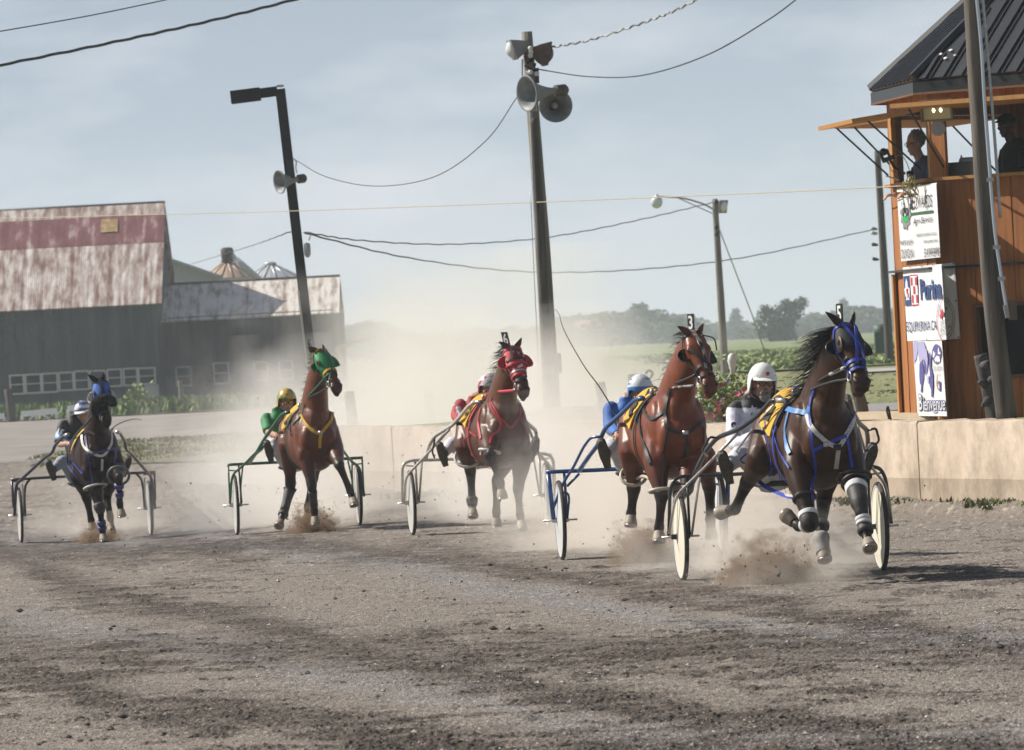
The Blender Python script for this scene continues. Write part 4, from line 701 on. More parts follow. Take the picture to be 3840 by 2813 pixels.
def common(h, strap_m, num, pad_m=M_blk, q0=.50, q1=.86, dig=True):
    pad = h.wrapstrap(.96, .10, pad_m, 'saddle_pad', .10*math.pi, .90*math.pi, add=.02); h.wrapstrap(.96, .045, strap_m, 'girth', add=.010)
    h.drape(q0, q1, .035*math.pi, .965*math.pi, M_yc)
    if num: 
        f = lambda q: np.array([h.tpt(q0+(.10+.20*b), [math.pi*(.90-.22*(1-a))], .027)[0] for a, b in zip(q[:, 1], 1-q[:, 0])])
        o = text(num, 0, (1, 0, 0), (0, 0, 1), 1, 1, M_bc, 'cloth_number', h.root, lift=f, bold=.03)
    h.strip_([h.tpt(q, [math.pi/2], .02)[0] for q in np.linspace(.05, .95, 14)], [(0, 0, 1)]*14, .028, strap_m, 'back_strap')
    for sg in (-1, 1): ring_(h, h.hp(.76, sg*100, .012), h.hs, .034, .005, M_steel)
    h.hstrap([(.02, -88), (.30, -100), (.60, -96), (.76, -100)], .020, strap_m if strap_m is not M_blk else M_blk); h.hstrap([(.02, 88), (.30, 100), (.60, 96), (.76, 100)], .020, strap_m)
    for sg in (-1, 1): MB().ball(h.tpt(.96, [math.pi/2+sg*.42], .045)[0], (.02, .02, .03)).build('terret', M_steel, h.root)
# --- dark horse, blue bridle
h = H5; common(h, blu, '5', M_blk, .36, .88)
h.hood(-.06, .40, mat('hood_black', (.010, .010, .011), rough=.75)); MB().ball(h.hp(.285, -64, .004), (.060, .034, .010), (h.ha, h.hn, h.hs)).build('eye_opening', mat('brown_skin', (.085, .036, .016), rough=.5), h.root)
MB().ball(h.hp(.285, -66, .012), (.022, .017, .014), (h.ha, h.hn, h.hs), 14, 10).build('eye', MATS['eye'], h.root)
for sg in (-1, 1): h.cup(sg, mat('cup_black', (.012, .012, .013), rough=.35), .068, .30, 92, .45)
h.hband(.02, .020, blu, a0=-110, a1=110, add=.010); h.hstrap([(-.02, -30), (.14, -12), (.30, 4), (.45, 2), (.66, -14)], .022, blu, add=.014); h.hstrap([(-.02, 30), (.14, 14), (.30, 4), (.45, 22), (.62, 42)], .022, blu, add=.017)
h.hband(.60, .026, blu, a0=-115, a1=115, add=.010); h.hband(.72, .022, blu, a0=-100, a1=100, add=.010); h.hband(.66, .02, M_blk, a0=-130, a1=130, add=.008)
h.hband(.52, .02, M_blk, a0=-180, a1=-60, add=.010)
for P, w, m in (([(875, 532, 2.7), (850, 620, 2.5), (848, 705, 2.5), (858, 850, 2.6), (872, 960, 2.6), (848, 1070, 2.6), (856, 1150, 2.6)], .022, blu), ([(712, 650, 1.95), (770, 665, 2.1), (828, 672, 2.3), (846, 640, 2.4)], .040, lbl),
                ([(830, 680, 2.4), (850, 745, 2.5), (905, 808, 2.6), (990, 855, 2.65), (1040, 792, 2.6), (1072, 725, 2.5), (1084, 665, 2.4)], .034, whs), ([(860, 878, 2.6), (930, 842, 2.6), (1040, 796, 2.6)], .026, blu),
                ([(996, 865, 2.65), (990, 915, 2.6), (984, 970, 2.5)], .034, whs), ([(1082, 665, 2.5), (1046, 790, 2.6), (1054, 870, 2.6), (1074, 975, 2.6)], .022, blu), ([(736, 660, 1.95), (714, 760, 1.95), (722, 850, 1.95), (737, 895, 1.95)], .034, lbl),
                ([(607, 715, 1.3), (622, 830, 1.3), (640, 925, 1.3), (627, 1008, 1.4)], .018, blu), ([(648, 760, 1.5), (680, 870, 1.5), (735, 972, 1.7)], .015, blu)): h.strap(P, w, m)
MB().box(h.skin(990, 858, 2.6, .012)[0], (.06, .02, .045)).build('chest_ring', M_blk, h.root); MB().box(h.skin(931, 842, 2.6, .012)[0], (.04, .012, .04)).build('buckle', M_steel, h.root)
h.strap([(1045, 428, 3.18), (1000, 440, 3.05), (945, 470, 2.8), (880, 508, 2.5), (800, 552, 2.0), (690, 610, 1.4), (575, 780, .58)], .024, M_blk, 'rein', loose=True, flat=False); h.strap([(1030, 430, 3.15), (955, 465, 2.85)], .030, whs, 'rein_sleeve', loose=True, flat=False)
h.strap([(1050, 492, 3.15), (970, 505, 2.9), (880, 535, 2.6), (830, 562, 2.3)], .022, M_blk, 'rein', loose=True, flat=False)
h.strap([(520, 985, 1.0), (590, 1060, 1.2), (680, 1108, 1.6), (780, 1138, 2.2)], .030, blu, 'hobble_strap', loose=True); h.strap([(530, 1000, 1.0), (600, 1075, 1.2), (700, 1112, 1.7), (770, 1122, 2.2)], .018, whs, 'hobble_strap', loose=True)
h.strap([(985, 1045, 2.4), (1030, 1052, 2.3), (1075, 1060, 2.2)], .03, M_blk, 'hobble_strap', loose=True); h.strap([(520, 880, 1.0), (470, 925, .9), (500, 945, .9), (515, 900, 1.0)], .012, blu, 'harness_strap', loose=True)
M_boot = mat('boot_leather', (.018, .014, .013), (.035, .028, .025), .6, scale=20, bump=.2); M_wb = mat('white_bandage', (.66, .66, .66), rough=.8); M_gb = mat('grey_boot', (.22, .21, .20), (.30, .29, .27), .7, scale=20)
h.legband('RF', .84, 1.16, M_boot, 1.08); h.legband('RF', .80, .87, M_wb, 1.16); h.legband('RF', 1.22, 1.32, M_wb, 1.30); h.legband('RF', 1.38, 1.44, M_wb, 1.32)
h.legband('LF', .66, 1.42, M_boot, 1.10); h.legband('LF', .60, .70, M_wb, 1.15); h.legband('LF', 1.50, 1.60, M_wb, 1.45); h.legband('LF', 1.66, 1.76, M_wb, 1.45); h.legband('LF', 1.80, 2.12, M_boot, 1.22)
h.legband('LH', 1.95, 2.62, M_gb, 1.22); h.legband('LH', 1.62, 1.72, M_blk, 1.3); h.legband('RF', .53, .57, M_blk, 1.14, 'hobble_loop')
h.hobble('LF', .38, M_blk, .125, .014, .5); h.hobble('LF', .52, M_blk, .10, .012, .1)
h.plate((1004, 138, 2.93), -62, .085, .148, txt='5')
Wd = nrm(-h.r.Lv*.95-h.r.Fw*.25); h.hair('mane', h.mane_strands(420, lambda f: nrm(Wd+np.array((0, 0, -.62+.45*max(0, f-.6)))+rng.normal(0, .16, 3)), lambda f: .22+.20*f, .16, .86, up0=.15), M_hair, .0058)
def tail(h, n, c, u, dr=(0, 0, -1), ln=.5, sp=.05):
    p0 = h.tpt(-.01, [math.pi/2], .0)[0]; out = []
    for k in range(n):
        p = p0+rng.normal(0, .015, 3)-h.r.Fw*.02; Q = [p]; d = nrm(-h.r.Fw*.7+np.array((0, 0, .25))+rng.normal(0, .12, 3)); e = nrm(np.array(dr)+rng.normal(0, .13, 3))
        for j in range(10): Q.append(Q[-1]+d*ln*random.uniform(.085, .12)); d = nrm(d*.68+e*.38+rng.normal(0, .06, 3))
        out.append(np.array(Q))
    h.hair('tail', out, M_hair, .0062)
tail(h, 110, 0, 0, tuple(h.r.Lv*.35-h.r.Fw*.25-np.array((0, 0, 1.0))), .85)
# --- bright bay horse, black leather
h = H3; common(h, M_blk, '3', M_blk, .42, .80)
h.hband(.02, .024, M_blk, a0=-110, a1=110, add=.008); h.hstrap([(-.04, -8), (.20, 0), (.42, 6), (.66, -8)], .026, mat('worn_strap', (.30, .28, .26), (.02, .02, .02), .5, scale=14, lo=.45, hi=.55), add=.010); h.hband(.58, .026, M_blk, add=.008, tilt=.04); h.hband(.74, .022, M_blk, add=.008); h.hstrap([(.30, -50), (.45, -30), (.58, 10)], .02, M_blk)
MB().ball(h.hp(.20, 2, .001), (.045, .012, .02), (h.ha, h.hn, h.hs)).build('blaze', mat('white_hair', (.5, .46, .42), rough=.7), h.root)
c1 = h.cup(1, mat('cup_black', 0, 0), .075, .33, 98, .75); MB().tube(cat([h.hp(.06, 40, .01), h.hp(.10, 80, .08), h.hp(.22, 98, .10)], 5), .006, 6).build('blinker_rod', M_blk, h.root); h.cup(-1, mat('cup_black', 0, 0), .055, .30, 98, .3)
for P, w, m in (([(812, 560, 2.6), (786, 650, 2.5), (782, 760, 2.55), (803, 806, 2.6), (900, 826, 2.65), (960, 785, 2.6), (1005, 742, 2.5)], .030, M_blk), ([(795, 815, 2.6), (772, 950, 2.5), (766, 1060, 2.5), (764, 1135, 2.5)], .016, M_blk), ([(900, 830, 2.65), (905, 900, 2.6), (888, 965, 2.6)], .026, M_blk), ([(1002, 745, 2.5), (1004, 850, 2.5), (1000, 930, 2.5)], .016, M_blk),
                ([(648, 680, 1.95), (690, 738, 2.1), (745, 720, 2.3), (780, 690, 2.45)], .028, M_blk), ([(655, 640, 1.9), (632, 740, 1.9), (640, 830, 1.9), (668, 930, 1.9), (690, 1005, 2.0)], .034, M_blk), ([(700, 565, 1.9), (670, 620, 1.9), (655, 690, 1.9)], .05, M_blk)): h.strap(P, w, m)
MB().box(h.skin(897, 822, 2.6, .012)[0], (.05, .012, .034)).build('buckle', M_steel, h.root)
h.strap([(955, 482, 3.15), (880, 515, 2.8), (800, 545, 2.4), (735, 570, 1.9), (640, 660, 1.3), (500, 825, .58)], .024, M_blk, 'rein', loose=True, flat=False); h.strap([(950, 545, 3.1), (870, 552, 2.8), (790, 565, 2.4), (720, 592, 1.95)], .024, mat('worn_strap', 0, 0), 'rein', loose=True, flat=False)
M_hb = mat('hobble_plastic', (.42, .37, .29), (.5, .45, .36), .45, scale=20); h.hobble('RH', .62, M_hb, .11, .015, .3); h.hobble('RF', .80, M_hb, .095, .015, .3); h.strap([(690, 1095, 1.9), (650, 1080, 1.6), (610, 1092, 1.3)], .03, M_hb, 'hobble_strap', loose=True, flat=False)
h.plate((930, 172, 2.92), -48, .075, .145, txt='3'); h.hair('mane', h.mane_strands(90, lambda f: nrm(-h.r.Lv*.5+np.array((0, 0, -.5))+rng.normal(0, .3, 3)), lambda f: .12+.05*f, .35, 1.0), M_hair, .0045); tail(h, 60, 0, 0, (0, 0, -1), .7)
# --- red hood
h = H6; common(h, rdd, '6', rdd, .42, .80)
m = mat('hood_red_white', (.42, .02, .03), (.60, .56, .54), .7, scale=11, lo=.54, hi=.57, detail=1); h.hood(-.06, .62, m)
for t, w, mm, a in ((.03, .03, rdd, 120), (.28, .020, M_blk, 60), (.36, .03, rdd, 110), (.52, .020, M_steel, 90), (.58, .03, rdd, 120), (.70, .026, M_blk, 180)): h.hband(t, w, mm, a0=-a, a1=a, add=.013)
for a in (-26, 0, 26): h.hstrap([(-.02, a*.6), (.30, a)], .018, M_blk, add=.016)
for sg in (-1, 1): h.cup(sg, rdd, .072, .27, 80, .5)
for P, w in (([(768, 560, 2.6), (760, 620, 2.5), (795, 685, 2.5), (828, 730, 2.55), (820, 800, 2.55), (765, 850, 2.5), (748, 905, 2.5)], .020), ([(765, 600, 2.5), (825, 705, 2.6), (865, 750, 2.6), (905, 785, 2.65), (960, 715, 2.6), (975, 610, 2.5)], .018), ([(690, 640, 1.95), (670, 740, 1.95), (680, 810, 1.95), (690, 868, 2.0)], .03), ([(590, 700, 1.3), (590, 790, 1.3), (660, 850, 1.6)], .016), ([(985, 650, 2.5), (1000, 740, 2.5), (1020, 840, 2.5)], .014), ([(612, 838, 1.4), (560, 875, 1.2), (568, 925, 1.2)], .014)): h.strap(P, w, rdd)
h.strap([(940, 512, 3.15), (860, 520, 2.8), (790, 524, 2.4), (735, 545, 1.9), (600, 780, .6)], .032, rdd, 'rein', loose=True, flat=False); h.strap([(520, 990, .8), (600, 975, 1.4), (690, 968, 2.2)], .04, mat('pink_strap', (.50, .22, .20), rough=.6), 'hobble_strap', loose=True)
h.hobble('RF', .80, mat('hobble_white', (.5, .48, .45), rough=.5), .105, .017, .9); h.hobble('RH', .4, mat('hobble_white', 0, 0), .14, .015, .1); h.legband('RF', .9, 1.35, M_boot, 1.15); h.legband('RH', 1.9, 2.3, M_boot, 1.18)
h.plate((867, 138, 2.92), -30, .075, .145, txt='6', tilt=(-.22, 0)); h.hair('mane', h.mane_strands(220, lambda f: nrm(-h.r.Lv*.8+np.array((0, 0, -.55))+rng.normal(0, .25, 3)), lambda f: .17, .3, 1.0), M_hair, .006); tail(h, 50, 0, 0, (0, 0, -1), .7)
# --- green hood
h = H7; common(h, grn, '7', grn, .42, .80)
h.hood(-.05, .50, mat('hood_green', (.004, .20, .055), (.004, .16, .045), .6, scale=12, bump=.4, bscale=9)); h.hstrap([(.42, -100), (.62, -105), (.78, -120)], .07, mat('hood_green', 0, 0), 'hood_flap', add=.006)
h.hband(.0, .024, yel, a0=-120, a1=120, add=.012); h.hband(.52, .026, yel, a0=-120, a1=110, add=.012, tilt=.03); h.hstrap([(-.02, -14), (.28, 8), (.55, 6), (.74, -60)], .018, grn, add=.014); h.hstrap([(-.02, 20), (.28, 10)], .018, grn, add=.014); h.hband(.60, .026, grn, a0=-100, a1=110, add=.009); h.hband(.74, .016, M_blk, a0=-180, a1=-40, add=.008)
MB().ball(h.hp(.285, -62, .004), (.05, .034, .010), (h.ha, h.hn, h.hs)).build('eye_opening', mat('brown_skin', 0, 0), h.root); MB().ball(h.hp(.285, -64, .012), (.026, .020, .014), (h.ha, h.hn, h.hs)).build('eye', MATS['eye'], h.root); h.cup(1, mat('hood_green', 0, 0), .068, .27, 88, .7); h.cup(-1, mat('hood_green', 0, 0), .050, .29, 100, .2)
for P, w, m in (([(642, 690, 2.4), (680, 772, 2.5), (725, 812, 2.6), (782, 836, 2.65), (835, 785, 2.6), (868, 735, 2.5), (882, 672, 2.4)], .036, yel), ([(790, 845, 2.65), (784, 895, 2.6), (782, 948, 2.6)], .034, yel), ([(668, 610, 2.45), (648, 680, 2.3), (600, 740, 2.1), (575, 770, 1.95)], .022, grn), ([(565, 690, 1.95), (555, 780, 1.95), (565, 850, 1.95)], .03, M_blk)): h.strap(P, w, m)
MB().box(h.skin(788, 832, 2.6, .012)[0], (.05, .012, .04)).build('buckle', M_steel, h.root)
h.strap([(830, 400, 3.15), (770, 470, 2.9), (690, 560, 2.5), (610, 660, 1.95), (470, 840, .6)], .026, grn, 'rein', loose=True, flat=False); h.strap([(845, 480, 3.1), (770, 525, 2.85), (690, 570, 2.5), (600, 690, 1.95)], .02, M_blk, 'rein', loose=True, flat=False)
h.legband('RH', 1.1, 1.85, mat('boot_grey', (.035, .034, .036), (.07, .068, .07), .6, scale=18, bump=.4), 1.18); h.legband('RH', 1.05, 1.14, M_blk, 1.3); h.legband('RH', 1.88, 2.1, M_boot, 1.15); h.legband('RF', 1.2, 1.8, M_boot, 1.12)
h.plate((706, 158, 2.92), 70, .075, .14, txt='7', tilt=(-.2, 0)); h.hair('mane', h.mane_strands(200, lambda f: nrm(-h.r.Lv*.8+np.array((0, 0, -.45))+rng.normal(0, .3, 3)), lambda f: .11, .3, 1.0), mat('mane_brown', (.02, .014, .011), (.05, .036, .03), .6, scale=30), .006); tail(h, 70, 0, 0, tuple(h.r.Lv*.3-np.array((0, 0, 1.0))), .75)
# --- blue hood, fluffy roll
h = H1; pur = mat('strap_purple', (.035, .035, .20), (.03, .03, .15), .5, scale=50); common(h, pur, None, M_blk, .55, .86)
h.hood(-.06, .46, mat('hood_blue', (.035, .12, .42), (.028, .09, .33), .75, scale=10, bump=.5, bscale=9, bdist=.03)); h.hstrap([(-.05, -6), (.2, 0), (.44, 6)], .022, M_blk, add=.016); h.hstrap([(-.05, 6), (.2, 5), (.44, 14)], .02, M_blk, add=.015); h.hband(.02, .02, M_blk, a0=-110, a1=110, add=.012)
for sg in (-1, 1): MB().ball(h.hp(.285, sg*62, .006), (.045, .034, .010), (h.ha, h.hn, h.hs)).build('eye_opening', mat('dark_skin', (.022, .012, .009), rough=.5), h.root); h.cup(sg, mat('cup_cream', (.52, .48, .42), rough=.5), .066, .30, 96, .95)
C_ = cat([h.hp(t, a, .05) for t, a in ((.66, -128), (.58, -88), (.50, -48), (.48, 0), (.50, 48), (.55, 85))], 6); mb = MB().tube(C_, .052, 14); V_, Fc_ = mesh_of(*mb.arr(), .010, 1); mesh_obj('nose_roll', V_+rng.normal(0, .0045, V_.shape), Fc_, mat('fleece_black', (.008, .008, .009), (.022, .021, .022), .95, scale=40, bump=1, bscale=90), h.root)
h.hband(.74, .020, M_blk, add=.008)
for P, w, m in (([(725, 620, 2.4), (738, 705, 2.5), (800, 770, 2.6), (900, 803, 2.65), (960, 745, 2.6), (985, 680, 2.5), (985, 570, 2.4)], .032, whs), ([(768, 610, 2.5), (772, 720, 2.5), (798, 900, 2.6), (822, 1055, 2.5)], .022, pur), ([(782, 806, 2.6), (870, 770, 2.6), (1022, 742, 2.5)], .026, pur), ([(1000, 600, 2.5), (1022, 740, 2.5), (1008, 850, 2.5), (1040, 890, 2.5)], .020, pur), ([(905, 830, 2.65), (901, 930, 2.6)], .030, whs), ([(597, 780, 1.3), (605, 880, 1.3), (680, 1000, 1.6)], .018, pur), ([(650, 860, 1.9), (700, 920, 2.0), (735, 960, 2.2)], .02, blu)): h.strap(P, w, m)
h.strap([(830, 440, 3.0), (770, 510, 2.7), (700, 585, 2.2), (620, 690, .6)], .03, M_blk, 'rein', loose=True, flat=False); h.hobble('LF', .75, mat('hobble_grey', (.12, .12, .12), rough=.5), .13, .017, .6); h.hobble('RF', .2, mat('hobble_white', 0, 0), .14, .014, .2)
h.legband('LF', 1.25, 1.4, pur, 1.35); h.legband('LF', 1.55, 1.72, pur, 1.3); h.legband('RF', 1.6, 1.78, pur, 1.3); h.legband('RF', 1.86, 2.0, pur, 1.2); h.legband('RF', .85, 1.2, M_boot, 1.15)
h.plate((826, 85, 2.9), 86, .07, .13, d=.006); tail(h, 50, 0, 0, (0, 0, -1), .7)
# ================================================================ judges' tower (eight-sided timber)
def wood(name, a, b, sc=3, st=(6, 6, .5)): return mat(name, a, b, .7, scale=sc, bump=.25, bscale=12, stretch=st, detail=8, lo=.3, hi=.7, bdist=.01)
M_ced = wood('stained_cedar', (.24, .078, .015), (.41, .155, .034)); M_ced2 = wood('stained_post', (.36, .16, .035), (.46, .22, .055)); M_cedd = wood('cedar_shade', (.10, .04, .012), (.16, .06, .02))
M_met = mat('roof_metal', (.010, .012, .018), (.017, .020, .028), .42, metal=.1, scale=3, spec=.35); M_dkm = mat('dark_fascia', (.016, .020, .024), rough=.4, metal=.1, spec=.35)
C1 = at(3517, 1300, 72.)[:2]; C0 = at(3362, 1300, 74.5)[:2]; SD = np.linalg.norm(C1-C0); TZ = .86
corn = [C0, C1]; dv = (C1-C0)
for i in range(6):
    a = R(45); dv = np.array((dv[0]*math.cos(a)-dv[1]*math.sin(a), dv[0]*math.sin(a)+dv[1]*math.cos(a))); corn.append(corn[-1]+dv)
corn = [np.array((*c, 0)) for c in corn]; cen = np.mean(corn, 0); UZ = np.array((0, 0, 1.))
def face(i): a, b = corn[i], corn[(i+1) % 8]; d = nrm(b-a); n = np.array((d[1], -d[0], 0)); n = n if n@(a-cen) > 0 else -n; return a, d, n
def zat(px, py, i): a, d, n = face(i); return on_plane(px, py, a, n)[2]
def sat(px, py, i): a, d, n = face(i); return float((on_plane(px, py, a, n)-a)@d)
z_mid, z_sill, z_head = zat(3505, 1005, 0), zat(3610, 660, 1), zat(3500, 398, 1); z_eave = zat(3440, 345, 0)
TW = thing('judges_tower', (cen[0], cen[1], TZ), 'two storey orange brown timber judges tower with dark metal roof behind the wall', 'tower')
lw = {1: (sat(3655, 1260, 1), zat(3660, 1425, 1), zat(3640, 1140, 1))}
for i in range(8):
    a, d, n = face(i); ins = -n*.05
    def panel(s0, s1, z0, z1, m=M_ced, nm='wall'):
        mb = MB(); k = max(1, round((s1-s0)/.24)); w = (s1-s0)/k
        for j in range(k): mb.box(a+d*(s0+w*(j+.5))+n*(-.05+.004*(j % 2)+rng.normal(0, .0015))+UZ*(z0+z1)/2, (w-.006, .04, z1-z0), (d, n, UZ))
        return mb.build(nm, m, TW, False)
    if i == 1 or i == 2:
        s_w, zb, zt = lw[1]; s_e = SD-.12
        if i == 2: s_w = .25
        panel(.0, s_w, zb-.0, zt); panel(s_e, SD, zb, zt); panel(0, SD, zt, z_mid-.01); panel(0, SD, zb-.60, zb-.0); panel(0, SD, TZ-.3, zb-.60)
        wf = MB(); 
        for s in (s_w+.02, s_e-.02): wf.box(a+d*s+n*-.03+UZ*(zb+zt)/2, (.04, .08, zt-zb), (d, n, UZ))
        for z in (zb+.02, zt-.02): wf.box(a+d*(s_w+s_e)/2+n*-.03+UZ*z, (s_e-s_w-.08, .08, .04), (d, n, UZ))
        wf.box(a+d*(s_w+s_e)/2+n*-.03+UZ*(zb+zt)/2, (.04, .07, zt-zb-.08), (d, n, UZ))
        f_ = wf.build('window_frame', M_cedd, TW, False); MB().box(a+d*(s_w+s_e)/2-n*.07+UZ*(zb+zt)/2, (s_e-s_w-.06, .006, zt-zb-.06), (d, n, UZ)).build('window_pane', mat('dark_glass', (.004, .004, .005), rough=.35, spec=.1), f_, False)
    else: panel(0, SD, TZ-.3, z_mid-.01)
    panel(0, SD, z_mid+.01, z_sill-.03); panel(0, SD, z_head, z_eave+.02, M_ced, 'header')
    MB().box(a+d*SD/2+n*.012+UZ*z_mid, (SD+.02, .09, .022), (d, n, UZ)).build('flashing', M_dkm, TW, False)
    MB().box(a+d*SD/2-n*.02+UZ*(z_sill-.015), (SD-.16, .16, .035), (d, n, UZ)).build('window_sill', M_ced2, TW, False)
    wd_ = .20
    for s in (wd_/2-.0, SD-wd_/2): MB().box(a+d*s-n*.05+UZ*(z_sill+z_head)/2, (wd_, .05, z_head-z_sill), (d, n, UZ)).build('post', M_ced if i else M_ced2, TW, False)
    for s, w_ in ((.05, .10), (SD-.05, .10)): MB().box(a+d*s+n*.005+UZ*((TZ-.3+z_mid)/2-.01), (w_, .03, z_mid-TZ+.26), (d, n, UZ)).build('corner_board', M_ced2 if i == 0 else M_ced, TW, False)
# roof
apo = np.linalg.norm((corn[0]+corn[1])/2-cen); oh = .14; E = [cen+(c-cen)*(1+oh/apo)*1.0+UZ*(z_eave+.16) for c in corn]; E = [e*np.array((1, 1, 0))+UZ*(z_eave+.12) for e in E]
hp_ = on_plane(3480, 305, corn[1], face(1)[2]); apex = cen*np.array((1, 1, 0))+UZ*(z_eave+.12+2.75)
for i in range(8):
    p, q = E[i], E[(i+1) % 8]; d = nrm(q-p); n = nrm(np.cross(d, apex-p)); n = n if n[2] > 0 else -n; mb = MB(); mb.add([p, q, apex, p-n*.03, q-n*.03, apex-n*.03], [(0, 1, 2), (5, 4, 3), (0, 3, 4, 1), (1, 4, 5, 2), (2, 5, 3, 0)])
    f_ = mb.build('roof_facet', M_met, TW, False); W_ = np.linalg.norm(q-p); m2 = MB(); mid = (p+q)/2; up_ = apex-mid; k = int(W_/.23)
    for j in range(-k//2-1, k//2+2):
        s = j*.23
        if abs(s) > W_/2-.05: continue
        t = 1-abs(s)/(W_/2); b0 = mid+d*s+n*.012; b1 = b0+up_*t*.985; m2.bar(b0-nrm(up_)*.03, b1, .045, .026, n)
        for e in (.075,): m2.bar(b0+d*e-nrm(up_)*.03, b0+d*e+up_*max(.02, t-.03)*.97, .014, .012, n)
    m2.build('roof_rib', M_met, f_, False)
    MB().tube([p+UZ*.01, apex+UZ*.01], .055, 6).build('hip_cap', M_dkm, TW, False)
    no = np.array((d[1], -d[0], 0)); no = no if no@(p-cen) > 0 else -no
    MB().box((p+q)/2-UZ*.10+no*-.02, (W_, .03, .135), (d, no, UZ)).build('fascia', M_dkm, TW, False); pi, qi = corn[i], corn[(i+1) % 8]
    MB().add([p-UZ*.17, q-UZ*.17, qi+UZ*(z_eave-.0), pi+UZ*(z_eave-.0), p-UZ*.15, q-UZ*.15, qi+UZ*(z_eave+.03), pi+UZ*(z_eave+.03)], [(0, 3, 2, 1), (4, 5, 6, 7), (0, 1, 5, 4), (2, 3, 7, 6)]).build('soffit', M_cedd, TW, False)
# bird droppings on the dark roof
p, q = E[1], E[2]; d = nrm(q-p); nn = nrm(np.cross(d, apex-p)); nn = nn if nn[2] > 0 else -nn
for px, py in ((3565, 188), (3545, 218), (3527, 203), (3580, 208), (3516, 186)): c = on_plane(px, py, p+nn*.02, nn); MB().ball(c, (.028, .02, .006), (d, np.cross(nn, d), nn), 8, 5).build('bird_dropping', mat('dropping', (.7, .7, .68), rough=.8), TW)
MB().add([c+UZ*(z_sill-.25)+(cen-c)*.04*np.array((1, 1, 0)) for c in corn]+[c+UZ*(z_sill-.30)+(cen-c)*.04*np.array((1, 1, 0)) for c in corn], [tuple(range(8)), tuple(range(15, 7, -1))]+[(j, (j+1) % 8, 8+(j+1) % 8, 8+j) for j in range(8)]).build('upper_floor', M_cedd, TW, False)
# propped shutters
def shutter(i, s0, s1, ln, rise, props=True):
    a, d, n = face(i); z = z_head-.02; o = nrm(n*ln+UZ*rise); A = a+d*s0+n*.03+UZ*z; B = a+d*s1+n*.03+UZ*z; m = nrm(np.cross(d, o)); L_ = math.hypot(ln, rise)
    sh_ = MB().box((A+B)/2+o*L_/2, (s1-s0, L_, .045), (d, o, m)).build('shutter', M_ced2, TW, False)
    for s in (s0+.1, s1-.1): MB().tube([a+d*s+n*.04+UZ*(z_sill+.10), a+d*s+o*L_*.75+n*.03+UZ*z-m*.03*np.sign(m[2])], .011, 6).build('shutter_prop', mat('prop_steel', (.035, .035, .04), rough=.4, metal=.5), sh_)
shutter(0, .15, SD-.15, .74, -.09); shutter(1, .12, SD-.1, .80, .02); shutter(7, .2, SD-.2, .8, -.05); shutter(4, .2, SD-.2, .8, -.05); shutter(5, .2, SD-.2, .8, -.05)
a, d, n = face(1)
fl = at(3517, 414, 71.9); 
def flood_lamp(px, py, Y, label):
    c = at(px, py, Y); nv = nrm(np.array((-.35, -.93, -.10))); x = nrm(np.cross(UZ, nv)); y = np.cross(nv, x); t = thing('flood_lamp', c, label, 'lamp'); hs = mat('lamp_housing', (.25, .20, .13), (.16, .13, .09), .5, scale=20)
    ring = lambda w, h, o: [c+x*sx*w+y*sy*h+nv*o for sx, sy in ((-1, -1), (1, -1), (1, 1), (-1, 1))]
    MB().loft([ring(.09, .06, -.10), ring(.175, .115, 0), ring(.175, .115, .03), ring(.155, .098, .03), ring(.15, .094, .0), ring(.08, .05, -.06)]).build('housing', hs, t, False)
    rf = mat('reflector', (.55, .45, .28), rough=.3, metal=.7); MB().loft([ring(.150, .094, .002), ring(.08, .05, -.055)]).build('reflector', rf, t, False)
    em = bpy.data.materials.new('lit_bulb'); em.use_nodes = True; b = em.node_tree.nodes['Principled BSDF']; b.inputs['Emission Color'].default_value = (1, .86, .5, 1); b.inputs['Emission Strength'].default_value = 9
    for o in (-.035, .042): MB().ball(c-nv*.015+x*o, (.030, .020, .042), (x, nv, y)).build('bulb', em, t)
    MB().lathe(c-y*.19-nv*.05, nv, [(0, .075), (.06, .08), (.062, .07)], 20).build('sensor', mat('grey_plastic', (.30, .30, .32), rough=.5), t, auto=40); MB().tube([c-y*.1-nv*.06, c-y*.2-nv*.05], .02, 8).build('bracket', M_dkm, t)
flood_lamp(3513, 414, 71.55, 'lit square flood lamp on the front corner post of the timber tower')
